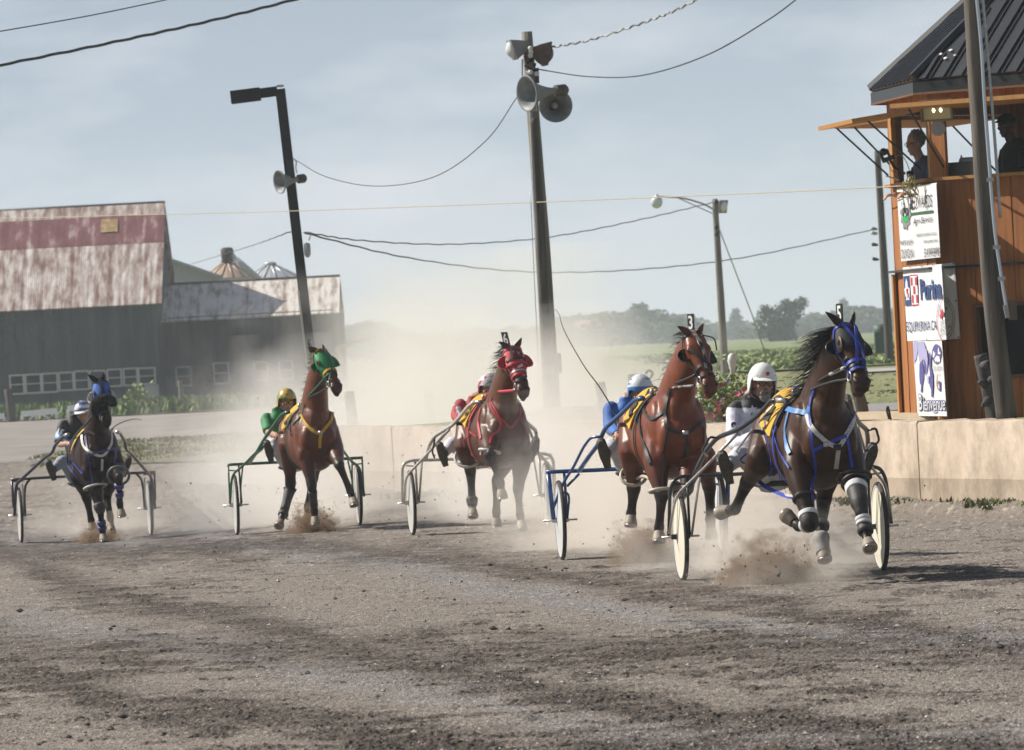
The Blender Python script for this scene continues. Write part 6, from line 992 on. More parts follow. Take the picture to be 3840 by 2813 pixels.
# big leaning pole in front of the tower and the dead trunk beside it
Yf = 69.5; fb, ft = pv_(2218, 934, Yf), pv_(2136, -60, Yf); P5 = thing('utility_pole', fb, 'thick weathered leaning wooden pole with grey conduit in front of the tower', 'pole'); M_wp3 = wpole('cracked_pole', (.018, .016, .015), (.16, .135, .11), 4); pole([fb, pv_(2184, 640, Yf), pv_(2156, 260, Yf), ft], .105, .082, 24).build('pole_shaft', M_wp3, P5)
MB().tube(cat([pv_(2219, 692, Yf-.25), pv_(2207, 620, Yf-.22), pv_(2190, 500, Yf-.2), pv_(2176, 330, Yf-.18), pv_(2168, 220, Yf-.16), pv_(2160, 90, Yf-.15), pv_(2146, -50, Yf-.15)], 8), .018, 8).build('conduit', mat('conduit_bright', (.48, .52, .58), rough=.3, metal=.6), P5); MB().tube(cat([pv_(2203, 480, Yf-.1), pv_(2190, 300, Yf-.1), pv_(2175, 120, Yf-.1), pv_(2160, -50, Yf-.1)], 8), .016, 8).build('conduit', M_con, P5)
MB().bar(pv_(2213, 672, Yf-.26), pv_(2219, 700, Yf-.26), .05, .04).build('conduit_end', mat('grey_plastic', 0, 0), P5, False); MB().box(pv_(2229, 683, Yf-.12), (.09, .08, .2)).build('switch_box', mat('rust_box', (.10, .075, .05), rough=.7), P5, False)
for x, y in ((2181, 396), (2195, 545), (2206, 614)): MB().bar(pv_(x-8, y, Yf-.24), pv_(x+8, y-1, Yf-.24), .02, .04).build('clip', M_con, P5, False)
dt = thing('dead_trunk', pv_(2197, 934, 70.3), 'dark dead tree trunk with branch stubs leaning beside the thick pole', 'tree trunk'); M_dt = wpole('dead_bark', (.020, .019, .018), (.10, .095, .09)); pole([pv_(2197, 934, 70.3), pv_(2180, 860, 70.3), pv_(2159, 781, 70.3)], .105, .075).build('trunk', M_dt, dt)
for (x, y), (x2, y2) in (((2170, 845), (2156, 842)), ((2180, 838), (2191, 830)), ((2178, 880), (2163, 895)), ((2192, 875), (2203, 862)), ((2166, 806), (2176, 797))): MB().tube([pv_(x, y, 70.25), pv_(x2, y2, 70.15)], [.055, .022], 8).build('branch_stub', M_dt, dt)
# ---- cables
M_cab = mat('cable_dark', (.035, .037, .042), rough=.6); M_tw = mat('cable_twist', (.42, .42, .42), (.08, .08, .08), .5, scale=7, lo=.48, hi=.52); M_rope = mat('rope_tan', (.40, .34, .22), rough=.8)
def cable(name, label, P, r_, m, twist=0):
    C = cat([pv_(*p) for p in P], 14); t = len(C)
    if twist: C = C+np.stack([np.zeros(t), np.zeros(t), twist*np.sin(np.arange(t)*1.9)], 1)
    tag(MB().tube(C, r_, 6).build(name, m, None), label, 'cable')
cable('power_cable', 'thick black cable crossing the upper left corner of the sky', [(-40, 152, 90), (250, 93, 92), (480, 42, 94), (700, -14, 96)], .022, M_cab, .006); cable('power_cable', 'thin black cable above the thick one at the upper left', [(-40, 76, 90), (200, 34, 92), (430, -14, 94)], .009, M_cab)
cable('twisted_cable', 'light twisted cable running from the centre pole top up to the right', [(1212, 105, 90), (1300, 88, 88), (1400, 56, 86), (1480, 26, 84), (1570, -18, 82)], .013, M_tw, .012); cable('power_cable', 'thin dark cable sagging from the centre pole up to the right', [(1180, 152, 90), (1300, 169, 88), (1420, 165, 86), (1560, 120, 84), (1690, 45, 82), (1770, -14, 80)], .009, M_cab)
cable('speaker_cable', 'thin cable sagging from the square lamp post to the centre pole', [(650, 352, 111.8), (720, 390, 108), (830, 410, 103), (960, 388, 97), (1070, 310, 93), (1140, 212, 90.3)], .007, M_cab)
cable('rope', 'long thin tan rope stretched across the sky to the timber tower', [(-30, 482, 118), (330, 473, 108), (640, 465, 101), (1170, 446, 90), (1700, 424, 79), (2000, 409, 72.6)], .0065, M_rope)
cable('power_cable', 'grey cable from the square lamp post to the field lamp pole', [(672, 512, 112), (800, 530, 118), (1000, 538, 130), (1210, 522, 141), (1400, 486, 152), (1570, 446, 163)], .012, M_cab, .008)
cable('power_cable', 'grey cable sagging from the square lamp post to the bare grey pole', [(672, 514, 112), (900, 568, 127), (1150, 598, 142), (1400, 594, 156), (1650, 565, 170), (1930, 504, 185)], .014, M_cab, .008); cable('power_cable', 'grey cable from the barns up to the square lamp post', [(420, 582, 330), (500, 558, 250), (570, 536, 180), (640, 510, 112)], .012, M_cab, .008)
# ================================================================ barns
def sheetbox(mb, p, u, v, n, th): mb.add([p, p+u, p+u+v, p+v, p-n*th, p+u-n*th, p+u+v-n*th, p+v-n*th], [(0, 1, 2, 3), (7, 6, 5, 4), (0, 4, 5, 1), (1, 5, 6, 2), (2, 6, 7, 3), (3, 7, 4, 0)])
def rust(name, cols, pos, sc, st, rough=.55, metal=.15):
    m = bpy.data.materials.new(name); m.use_nodes = True; t = m.node_tree; b = t.nodes['Principled BSDF']; b.inputs['Roughness'].default_value = rough; b.inputs['Metallic'].default_value = metal
    uv = t.nodes.new('ShaderNodeUVMap'); mp = t.nodes.new('ShaderNodeMapping'); mp.inputs['Scale'].default_value = st; n = t.nodes.new('ShaderNodeTexNoise'); n.inputs['Scale'].default_value = sc; n.inputs['Detail'].default_value = 9; n.inputs['Roughness'].default_value = .62; r = t.nodes.new('ShaderNodeValToRGB')
    while len(r.color_ramp.elements) < len(cols): r.color_ramp.elements.new(.5)
    for e, c, p in zip(r.color_ramp.elements, cols, pos): e.position = p; e.color = (*c, 1)
    n2 = t.nodes.new('ShaderNodeTexNoise'); n2.inputs['Scale'].default_value = 1; m2 = t.nodes.new('ShaderNodeMapping'); m2.inputs['Scale'].default_value = (3.6, .06, 1); md = t.nodes.new('ShaderNodeMath'); md.operation = 'MULTIPLY_ADD'; md.inputs[1].default_value = .38; md.inputs[2].default_value = -.19; ad = t.nodes.new('ShaderNodeMath'); ad.operation = 'ADD'
    w = t.nodes.new('ShaderNodeTexWave'); w.inputs['Scale'].default_value = 3.4; w.bands_direction = 'X'; bp = t.nodes.new('ShaderNodeBump'); bp.inputs['Strength'].default_value = .35; bp.inputs['Distance'].default_value = .03; l = t.links.new
    l(uv.outputs[0], mp.inputs[0]); l(mp.outputs[0], n.inputs['Vector']); l(uv.outputs[0], m2.inputs[0]); l(m2.outputs[0], n2.inputs['Vector']); l(n2.outputs['Fac'], md.inputs[0]); l(n.outputs['Fac'], ad.inputs[0]); l(md.outputs[0], ad.inputs[1]); l(ad.outputs[0], r.inputs[0]); l(r.outputs[0], b.inputs['Base Color']); l(uv.outputs[0], w.inputs['Vector']); l(w.outputs['Fac'], bp.inputs['Height']); l(bp.outputs[0], b.inputs['Normal']); return m
M_r1 = rust('rusty_roof', [(.15, .062, .048), (.29, .20, .165), (.46, .395, .355), (.68, .635, .59)], (.33, .44, .54, .68), 1.5, (2.4, .42, 1)); M_r2 = rust('maroon_roof', [(.13, .026, .030), (.19, .060, .060), (.46, .36, .34)], (.38, .54, .70), 1.0, (2.0, .5, 1)); M_r3 = rust('pale_roof', [(.20, .12, .09), (.46, .39, .33), (.74, .69, .63)], (.30, .43, .55), 1.5, (2.4, .45, 1))
M_bw = rust('barn_boards', [(.020, .026, .029), (.044, .054, .058), (.085, .094, .096)], (.3, .5, .7), .8, (2.5, .3, 1), .85, 0); M_bw2 = rust('shed_boards', [(.045, .033, .030), (.085, .068, .062), (.125, .105, .098)], (.3, .5, .7), .8, (2.5, .3, 1), .85, 0); M_wf = mat('pale_frame', (.50, .50, .49), (.60, .59, .58), .7, scale=6); M_gl = mat('barn_glass', (.006, .008, .010), rough=.3, spec=.12)
def barn(name, label, Y, eave, ridge, xl, xr, yb, bands, wm, wins, over=.35, deep=7.5):
    el_, er_ = pv_(*eave[0], Y), pv_(*eave[1], Y); u = nrm((er_-el_)*np.array((1, 1, 0))); back = np.cross(UZ, u); back = back if back[1] > 0 else -back
    A = el_+0; z0 = float(gz(A[0], A[1]))-.2; Wd = (er_-el_)@u; ez = (el_[2]+er_[2])/2; rl = on_plane(ridge[0][0]*V_, ridge[0][1]*V_, el_+back*deep, back); rise = rl[2]-ez
    if rise < .5: rise = 2.5
    root = thing(name, A*np.array((1, 1, 0))+u*Wd/2, label, 'barn'); sl = nrm(back*deep+UZ*rise); SL = math.hypot(deep, rise); n = nrm(np.cross(u, sl)); n = n if n[2] > 0 else -n; fo = back*over
    P0 = A*np.array((1, 1, 0))+UZ*ez
    mb = MB(); w0 = P0+fo+u*.25; mb.add([w0-UZ*(ez-z0), w0+u*(Wd-.5)-UZ*(ez-z0), w0+u*(Wd-.5)+UZ*.2, w0+UZ*.2], [(0, 1, 2, 3)]); w = mb.build('front_wall', wm, root, False); set_uv(w, lambda V: np.stack([(V-A)@u, V[:, 2]], 1))
    for s in (.25, Wd-.25):
        q = P0+u*s+fo; gm = MB().add([q-UZ*(ez-z0), q+back*(deep*2-over*2)-UZ*(ez-z0), q+back*(deep*2-over*2)+UZ*.1, q+back*(deep-over)+UZ*(rise-.08), q+UZ*.1], [(0, 1, 2, 3, 4)]).build('gable_wall', wm, root, False); set_uv(gm, lambda V: np.stack([(V-A)@back, V[:, 2]], 1))
    bk = MB().add([P0+back*(deep*2-over)-UZ*(ez-z0), P0+u*Wd+back*(deep*2-over)-UZ*(ez-z0), P0+u*Wd+back*(deep*2-over)+UZ*.1, P0+back*(deep*2-over)+UZ*.1], [(3, 2, 1, 0)]).build('back_wall', wm, root, False); set_uv(bk, lambda V: np.stack([(V-A)@u, V[:, 2]], 1))
    for t0, t1, m in bands:
        mb = MB(); k = 1
        sheetbox(mb, P0+sl*SL*t0+n*(.05+.02*t0), u*Wd, sl*SL*(t1-t0)+sl*.05, n, .05); o = mb.build('roof', m, root, False); set_uv(o, lambda V: np.stack([(V-A)@u, (V-A)@sl], 1))
    mb = MB(); sheetbox(mb, P0+back*deep*2, u*Wd, -back*deep+UZ*rise, nrm(np.cross(-u, -back*deep+UZ*rise)) , .05); o = mb.build('back_roof', bands[0][2], root, False); set_uv(o, lambda V: np.stack([(V-A)@u, (V-A)@back], 1))
    MB().tube([P0+back*deep+UZ*(rise+.06), P0+u*Wd+back*deep+UZ*(rise+.06)], .07, 8).build('ridge_cap', mat('ridge_dark', (.08, .06, .06), rough=.6), root)
    for (x0, y0, x1, y1) in wins:
        pl_p = P0+fo; c0 = on_plane(x0*V_, y1*V_, pl_p, back); c1 = on_plane(x1*V_, y0*V_, pl_p, back); w_, h_ = abs((c1-c0)@u), abs(c1[2]-c0[2]); c = (c0+c1)/2; fr = MB(); f = c-back*.03
        for s in (-1, 1): fr.box(f+u*s*(w_/2-.035), (.07, .06, h_), (u, back, UZ)); fr.box(f+UZ*s*(h_/2-.035), (w_-.14, .06, .07), (u, back, UZ))
        fr.box(f, (w_-.14, .05, .045), (u, back, UZ)); fo_ = fr.build('window', M_wf, root, False); MB().box(c-back*.012, (w_-.1, .012, h_-.1), (u, back, UZ)).build('pane', M_gl, fo_, False)
    return root, P0, u, back, sl, SL, n, Wd
ww = [(22, 824, 53, 870), (56, 822, 91, 868), (93, 820, 127, 866), (130, 818, 162, 862), (164, 815, 196, 860), (199, 814, 231, 858), (236, 811, 268, 853), (272, 809, 303, 851), (305, 808, 342, 848)]
b1 = barn('barn', 'big old grey barn with rusty red and whitish metal roof at far left', 300., ((-60, 692), (356, 668)), ((-60, 470), (325, 452)), 0, 0, 890, [(0, .60, M_r1), (.60, .885, M_r2), (.885, 1.0, M_r1)], M_bw, ww)
rt_, P0, u_, bk_, sl_v, SL_, n_, Wd_ = b1
mb = MB(); sheetbox(mb, P0+sl_v*SL_*.72+u_*(Wd_-2.85)+n_*.11, u_*.75, sl_v*SL_*.13, n_, .03); o = mb.build('roof_patch', rust('patch_rust', [(.30, .17, .05), (.45, .34, .18)], (.4, .6), 2, (2, 2, 1)), rt_, False); set_uv(o, lambda V: np.stack([(V-P0)@u_, (V-P0)@sl_v], 1))
b2 = barn('barn', 'lower shed with pale rusty metal roof joined to the right of the big barn', 304., ((330, 716), (747, 686)), ((330, 632), (724, 600)), 0, 0, 880, [(0, 1.0, M_r3)], M_bw2, [(388, 806, 421, 852), (471, 797, 504, 847), (560, 795, 590, 840), (615, 793, 645, 838)], .3, 4.6)
tag(MB().box(pv_(335, 875, 299.4), (.62, .05, 1.1)).build('white_board', mat('pale_board_paint', (.40, .40, .40), rough=.8), None, False), 'pale board leaning on the big barn below its last window', 'board')
# grey gabled house, grain bins and auger behind
hh = thing('farm_house', pv_(410, 640, 330), 'pale grey gabled farm house with small chimney behind the shed', 'house'); gA, gB, gC = pv_(338, 590, 330), pv_(480, 605, 330), pv_(372, 568, 330); dY = np.array((-1.5, 8, 0)); M_hg = mat('house_grey', (.34, .35, .38), (.40, .41, .44), .8, scale=4); M_hr = mat('house_roof', (.28, .31, .35), (.36, .39, .43), .6, scale=5)
MB().add([gA*np.array((1, 1, 0)), gB*np.array((1, 1, 0)), gB-UZ*.1, gC-UZ*.12, gA-UZ*.1]+[q+dY for q in (gA*np.array((1, 1, 0)), gB*np.array((1, 1, 0)), gB-UZ*.1, gC-UZ*.12, gA-UZ*.1)], [(0, 1, 2, 3, 4), (9, 8, 7, 6, 5), (0, 5, 6, 1), (1, 6, 7, 2), (4, 9, 5, 0)]).build('wall', M_hg, hh, False)
for q in (gA, gB): e = q+(q-gC)*.06; MB().add([e-dY*.04, gC-dY*.04, gC+dY, e+dY, e-dY*.04-UZ*.16, gC-dY*.04-UZ*.16, gC+dY-UZ*.16, e+dY-UZ*.16], [(0, 1, 2, 3), (7, 6, 5, 4), (0, 4, 5, 1), (3, 2, 6, 7), (0, 3, 7, 4), (1, 5, 6, 2)]).build('roof', M_hr, hh, False)
ch = pv_(360, 572, 331); MB().box(ch+UZ*.2, (.42, .42, .7)).box(ch+UZ*.58, (.5, .5, .08)).build('chimney', mat('chimney_tin', (.26, .28, .30), rough=.6), hh, False)
def bin_(label, px, pyt, pyb, halfw, Y, m, lid):
    c = pv_(px, pyt, Y); s = 15000/Y; hr = (pyb-pyt)/s; R_ = halfw/s; t = thing('grain_bin', np.array((c[0], c[1], 0)), label, 'grain bin', 'grain bins behind the barns'); n = 28; a = np.linspace(0, 6.283, n, endpoint=False); rm = MB(); rings = [[c-UZ*hr*q+np.array((math.cos(b), math.sin(b), 0))*R_*q*(1+.015*(j % 2)) for j, b in enumerate(a)] for q in (.06, 1.0)]; rm.loft(rings); rm.build('roof', m, t, False)
    for b in a[::2]: MB().tube([c-UZ*hr*.06+np.array((math.cos(b), math.sin(b), 0))*R_*.06, c-UZ*hr+np.array((math.cos(b), math.sin(b), 0))*R_*1.01], .05, 5).build('roof_rib', m, t)
    MB().lathe(np.array((c[0], c[1], -.2)), UZ, [(0, R_*.97), (c[2]-hr+.2, R_*.97), (c[2]-hr+.21, .1)], 28).build('bin_wall', mat('bin_steel', (.45, .46, .47), (.52, .53, .54), .45, metal=.4, scale=4), t, auto=40); MB().lathe(c-UZ*.12, UZ, [(0, .3), (.1, .32), (.14, .2), (.16, .05)], 14).build('bin_cap', lid, t)
bin_('grain bin with brown rusty conical roof, left of the two', 500, 572, 612, 60, 345, rust('bin_rust', [(.30, .16, .09), (.42, .30, .22), (.5, .48, .45)], (.35, .5, .65), 2, (2, 1, 1)), mat('rusty_iron', 0, 0)); bin_('grain bin with clean pale conical roof, right of the two', 595, 578, 612, 62, 350, mat('bin_roof', (.52, .54, .56), (.60, .62, .63), .4, metal=.4, scale=3), mat('bin_steel', 0, 0))
au = thing('grain_auger', pv_(575, 612, 340), 'white grain auger tube slanting up to the rusty grain bin', 'auger'); MB().tube([pv_(575, 620, 338), pv_(502, 556, 338)], .17, 12).build('tube', mat('auger_white', (.60, .60, .60), rough=.5), au); MB().lathe(pv_(500, 556, 338)+UZ*.25, -UZ, [(0, .2), (.1, .32), (.5, .30), (.8, .18)], 12).build('head', mat('rusty_iron', 0, 0), au)
ye = thing('loader_boom', pv_(780, 755, 290), 'yellow boom slanting out right of the shed, above the dust', 'boom'); MB().bar(pv_(744, 764, 290), pv_(815, 744, 290), .12, .14).build('arm', mat('boom_yellow', (.60, .34, .12), rough=.5), ye, False); MB().bar(pv_(742, 765, 290), pv_(752, 800, 290), .2, .2).build('mast', mat('boom_yellow', 0, 0), ye, False)
# ---- white barriers and fence posts
M_wpt = mat('white_barrier', (.88, .88, .87), (.78, .79, .78), .7, scale=8)
def barrier(label, x0, y0, x1, y1, Y):
    a, b = pv_(x0, y0, Y), pv_(x1, y1, Y); z = float(gz(a[0], a[1]))+.02; t = thing('barrier', (a+b)/2*np.array((1, 1, 0))+UZ*z, label, 'barrier', 'white wooden barriers by the barn'); MB().bar(a, b, .1, .22).build('rail', M_wpt, t, False)
    for f in (.02, .42, .98): q = line_at(a, b, f)+np.array((0, .1, 0)); MB().bar(q-UZ*.05, q*np.array((1, 1, 0))+UZ*z, .12, .12, (0, 1, 0)).build('post', M_wpt, t, False)
    for f, g in ((.38, .22), (.55, .78)): MB().bar(line_at(a, b, f)+np.array((0, .12, -.05)), line_at(a, b, g)*np.array((1, 1, 0))+np.array((0, .12, z)), .08, .08, (0, 1, 0)).build('brace', M_wpt, t, False)
barrier('low white wooden barrier at the picture edge left of the old post', -50, 922, 10, 916, 257.5); barrier('low white wooden barrier in the grass between old post and dark horse', 46, 912, 125, 905, 257.5); barrier('low white wooden barrier half hidden behind the striped helmet', 148, 900, 215, 893, 257.5)
def post(label, xt, yt, xb, yb, Y, r_, m=M_wp, z0=None):
    a, b = pv_(xb, yb, Y), pv_(xt, yt, Y); a = a if z0 is None else np.array((a[0], a[1], z0)); tag(pole([a-UZ*.1, (a+b)/2, b], r_, r_*.9, 12).build('fence_post', m, None), label, 'post', None)
post('old wooden fence post in front of the big barn, left of the barrier', 17, 857, 27, 925, 258, .16, M_wp2); post('thin grey post in front of the shed, beyond the racing horses', 396, 838, 402, 900, 262, .10)
post('faint grey post in the dust right of the green hooded horse', 768, 862, 786, 965, 104, .09, M_wp, .0); post('faint grey post in the dust left of the red hooded horse', 942, 852, 953, 930, 112, .08, M_wp, .1); post('grey post standing in dust behind the raised whip', 1321, 842, 1334, 932, 88, .075, M_wp, .9); post('short pale post behind the rump of the bright bay horse', 1391, 824, 1400, 905, 86, .06, M_wp, .9); post('dark wooden post on the wall top just right of the dark horse', 1884, 850, 1905, 925, 77, .075, M_wp2, .9)
# ---- hanging baskets set on the wall top
M_pot = mat('pot_white', (.62, .62, .60), rough=.5)
def basket(label, px, py, Y, n, hook, bloom, R_=.34):
    c = pv_(px, py, Y); t = thing('flower_basket', c-UZ*.17, label, 'flower basket'); MB().lathe(c-UZ*.17, UZ, [(0, .12), (.01, .15), (.20, .21), (.21, .19)], 20).build('pot', mat('pot_dark', (.05, .06, .05), rough=.6), t)
    lv, fl = MB(), {}; P = c+rng.normal(0, 1, (n, 3))*np.array((R_*.62, R_*.5, R_*.50)); P[:, 2] -= .30*np.maximum(0, np.linalg.norm((P-c)[:, :2], axis=1)-R_*.6)
    V, Fc, cl = [], [], []
    for k_, p in enumerate(P):
        a = nrm(rng.normal(0, 1, 3)); b = nrm(np.cross(a, rng.normal(0, 1, 3))); q = random.uniform(.012, .026); o_ = len(V); V += [p-a*q*1.4, p+b*q, p+a*q*1.5, p-b*q]; Fc.append((o_, o_+1, o_+2, o_+3)); cl += [np.array(random.choice([(.20, .30, .07), (.27, .37, .10), (.13, .20, .05), (.34, .42, .16)]))]*4
    o_ = mesh_obj('leaves', V, Fc, mat('blades', 0, 0), t, False); set_attr(o_, 'tone', np.array(cl))
    for k_ in range(bloom):
        p = c+rng.normal(0, 1, 3)*np.array((R_*.72, R_*.4, R_*.45))+np.array((-.10, -.30, .06)); q = MB(); s_ = random.uniform(.026, .042); d = nrm(np.array((-.4, -1, .3))+rng.normal(0, .4, 3)); x = nrm(np.cross(d, UZ)); y = np.cross(d, x); q.add([p]+[p+d*.01+(x*math.cos(e)+y*math.sin(e))*s_*(1 if j % 2 else .72) for j, e in enumerate(np.linspace(0, 6.283, 10, endpoint=False))], [(0, j+1, (j+1) % 10+1) for j in range(10)])
        q.build('blossom', mat(*random.choice([('petal_crimson', (.45, .02, .06)), ('petal_red', (.50, .03, .03)), ('petal_pink', (.55, .12, .22)), ('petal_violet', (.10, .02, .12)), ('petal_crimson', (.45, .02, .06))]), rough=.7), t, False)
    hp = pv_(*hook, Y); 
    for dx in (-.11, .10): MB().tube([hp, c+np.array((dx, 0, .02))], .005, 5).build('hanger_wire', mat('wire_white', (.66, .66, .62), rough=.5), t)
    MB().lathe(hp-UZ*.10, UZ, [(0, .012), (.02, .03), (.10, .032), (.13, .04), (.19, .055), (.25, .045), (.28, .015)], 14).build('hanger_top', M_pot, t)
    return t
basket('bushy petunia basket with red blossoms on the wall top between two drivers', 1592, 897, 78.8, 3000, (1613, 812), 64, .37)
def hook(label, x, y, Y, m):
    t = thing('basket_hook', pv_(x, y+35, Y), label, 'basket hook'); k_ = 208/1.; P = [pv_(x+dx, y+dy, Y) for dx, dy in ((-7, -6), (-6, -11), (0, -14), (6, -10), (6, -3), (1, 4), (-1, 10), (-1, 14))]; MB().tube(cat(P, 5), .016, 8).build('hook', m, t); MB().lathe(pv_(x-1, y+13, Y), -UZ, [(0, .02), (.03, .06), (.12, .075), (.14, .05), (.16, .02), (max(.3, pv_(x, y+13, Y)[2]-.87), .018)], 12).build('hanger_top', mat('pot_grey', (.35, .36, .36), rough=.6), t)
hook('dark curled basket hook showing behind the bright bay horse', 1467, 823, 83, M_dkm); hook('small dark basket hook just left of the dark curled one', 1430, 830, 84, M_dkm)
# ================================================================ trees, hazy and far
M_leaf = mat('tree_leaves', (.030, .050, .020), (.065, .095, .035), .8, scale=1.2); M_bark = mat('tree_bark', (.06, .05, .04), (.10, .085, .07), .9, scale=3)
def crown(blobs, n):
    V, Fc = [], []; w = np.array([b[3]*b[4] for b in blobs]); w /= w.sum()
    for k_ in range(n):
        b = blobs[rng.choice(len(blobs), p=w)]; d = nrm(rng.normal(0, 1, 3)); r_ = rng.random()**.33*(.8+.35*rng.random()); p = np.array(b[:3])+d*r_*np.array((b[3], b[3], b[4])); a = nrm(rng.normal(0, 1, 3)); e = nrm(np.cross(a, rng.normal(0, 1, 3))); q = .16+.30*rng.random(); o = len(V); V += [p-a*q, p+e*q*.8, p+a*q, p-e*q*.8]; Fc.append((o, o+1, o+2, o+3))
    return np.array(V), Fc
def tree(label, blobs, hgt, n, loc, group=None):
    t = thing('tree', loc, label, 'tree', group); V, Fc = crown(blobs, n); mesh_obj('crown', V+WORG[t.name], Fc, M_leaf, t, False); w0 = WORG[t.name]; m = MB().tube([w0-UZ*.3, w0+UZ*hgt*.35, w0+np.array((.1, 0, hgt*.7))], [hgt*.035, hgt*.028, hgt*.012], 8)
    for k_ in range(5): b = blobs[k_ % len(blobs)]; m.tube([w0+UZ*hgt*(.25+.07*k_), w0+np.array(b[:3])], [hgt*.016, hgt*.006], 6)
    m.build('trunk', M_bark, t); return t
TG = 'trees of the hazy tree line beyond the fields'; Yt = 1400.
kinds = [([(0, 0, 4.2, 2.6, 2.6), (-1.6, 0, 3.2, 2.0, 1.9), (1.7, .5, 3.4, 2.1, 2.0), (.3, 0, 6.0, 1.7, 1.5)], 7.2), ([(0, 0, 3.2, 3.2, 2.2), (-2.6, 0, 2.6, 2.2, 1.8), (2.6, 0, 2.8, 2.4, 1.9), (.8, 0, 4.8, 1.8, 1.2)], 5.8), ([(0, 0, 5.5, 1.7, 3.0), (-.6, 0, 3.0, 2.2, 2.4), (.5, 0, 8.2, 1.0, 1.4)], 9), ([(0, 0, 2.6, 3.6, 1.9), (-3.0, 0, 2.0, 2.4, 1.5), (3.0, 0, 2.2, 2.6, 1.6), (1.5, 0, 3.6, 2.0, 1.2), (-1.2, 0, 3.8, 1.6, 1.2)], 5)]
protos = []; USED = set()
def place(k_, x, y_top, s_mul=1.0, lab=None):
    hor = (1296.9-(x*V_-1920)*.0507)/V_; hgt = (hor+6-y_top)/15000*Yt*1.0; base = pv_(x, hor+12, Yt+rng.uniform(-150, 250)); base[2] = 0
    if len(protos) <= k_: raise SystemExit
    p = protos[k_]; c = copy_tree(p) if p.name in USED else p; USED.add(p.name); f = hgt/kinds[k_][1]*base[1]/Yt; c.location = base; c.scale = (f*s_mul*1.15, f*s_mul*1.15, f); c.rotation_euler.z = rng.uniform(0, 6.28)
    if lab:
        c['label'] = lab
        if 'group' in c: del c['group']
    return c
for k_, (b, hgt) in enumerate(kinds): protos.append(tree(['rounded tree in the hazy tree line beyond the fields', 'broad low tree in the hazy tree line beyond the fields', 'tall narrow tree in the hazy tree line beyond the fields', 'wide bushy tree in the hazy tree line beyond the fields'][k_], b, hgt, 1500, (60*k_, 1500, 0), TG))
top_line = [(745, 722), (800, 700), (830, 705), (880, 728), (960, 722), (1010, 716), (1060, 712), (1110, 706), (1160, 706), (1230, 696), (1290, 680), (1350, 676), (1410, 668), (1450, 680), (1480, 684), (1530, 690), (1560, 706), (1590, 700), (1625, 690), (1665, 705), (1700, 705), (1760, 690), (1800, 676), (1840, 668), (1900, 660), (1950, 668), (2000, 660)]
xs_ = np.arange(700, 2010, 21.)
for x in xs_: place(int(rng.choice([0, 1, 3, 3])), x+rng.uniform(-8, 8), float(np.interp(x, *zip(*top_line)))+rng.uniform(-3, 9), 1.5)
place(0, 805, 694, 1.5, 'big rounded tree alone above the dust right of the shed'); place(2, 1410, 657, 1.6, 'tall rounded tree rising above the tree line left of the field lamp pole'); place(2, 1622, 670, 1.0, 'narrow tree just right of the field lamp pole'); place(2, 1857, 650, 1.0, 'narrow tree above the head of the dark horse with blue bridle')
bt = [(-3.0, 0, 5.4, 3.4, 3.6), (.2, 0, 6.0, 3.2, 4.0), (2.6, 0, 8.2, 2.5, 2.2), (4.4, 0, 9.6, 2.0, 1.3), (-3.6, 0, 8.2, 1.7, 1.5), (0, 0, 2.6, 3.6, 2.4), (1.0, 0, 9.2, 1.6, 1.6)]
k_ = 720.; hor = (1296.9-(1727*V_-1920)*.0507)/V_; b0 = pv_(1725, hor+12, k_); b0[2] = 0; tb = tree('large dark lopsided tree standing above the tree line left of the dark horse', bt, 10.9, 3400, b0); tb.scale = (.47, .47, 1.07*(hor+6-630)/15000*k_/10.9)
hs_ = thing('far_house', pv_(1310, 725, 1300), 'faint far house with pale pink roof in the trees beyond the dust', 'house'); q = pv_(1310, 728, 1300); MB().box(q+UZ*-1.2, (7, 5, 2.6)).build('wall', mat('far_wall', (.4, .38, .36)), hs_, False); MB().add([q+np.array(v) for v in ((-4, -3, .1), (4, -3, .1), (4, 3, .1), (-4, 3, .1), (-3.6, 0, 2.0), (3.6, 0, 2.0))], [(0, 1, 5, 4), (2, 3, 4, 5), (0, 4, 3), (1, 2, 5), (3, 2, 1, 0)]).build('roof', mat('far_roof', (.50, .30, .28)), hs_, False)
hs2_ = thing('far_house', pv_(1925, 690, 1300), 'faint far farm house with brown roof in the trees left of the tower', 'house'); q = pv_(1925, 690, 1300); q = q-UZ*.9; MB().box(q+UZ*-.6, (3.0, 2.5, 1.6)).build('wall', mat('far_wall', 0, 0), hs2_, False); MB().add([q+np.array(v) for v in ((-2, -1.5, .2), (2, -1.5, .2), (2, 1.5, .2), (-2, 1.5, .2), (-1.7, 0, 1.3), (1.7, 0, 1.3))], [(0, 1, 5, 4), (2, 3, 4, 5), (0, 4, 3), (1, 2, 5), (3, 2, 1, 0)]).build('roof', mat('far_roof_brown', (.16, .10, .10)), hs2_, False)
# weeds and bush by the barns
bsh = thing('bush', pv_(305, 905, 262)*np.array((1, 1, 0)), 'pale green bush in the grass in front of the big barn', 'bush'); V, Fc = [], []; w0 = WORG[bsh.name]
for k_ in range(700):
    d = rng.normal(0, 1, 3); p = w0+np.array((d[0]*.28, d[1]*.28, .1+abs(d[2])*.38)); a = nrm(rng.normal(0, 1, 3)); e = nrm(np.cross(a, rng.normal(0, 1, 3))); q = .05+.05*rng.random(); o = len(V); V += [p-a*q, p+e*q, p+a*q, p-e*q]; Fc.append((o, o+1, o+2, o+3))
o_ = mesh_obj('foliage', V, Fc, mat('bush_leaf', (.18, .24, .07), (.25, .30, .11), .8, scale=3), bsh, False); MB().tube([w0, w0+UZ*.8], [.03, .012], 6).build('stem', M_bark, bsh)
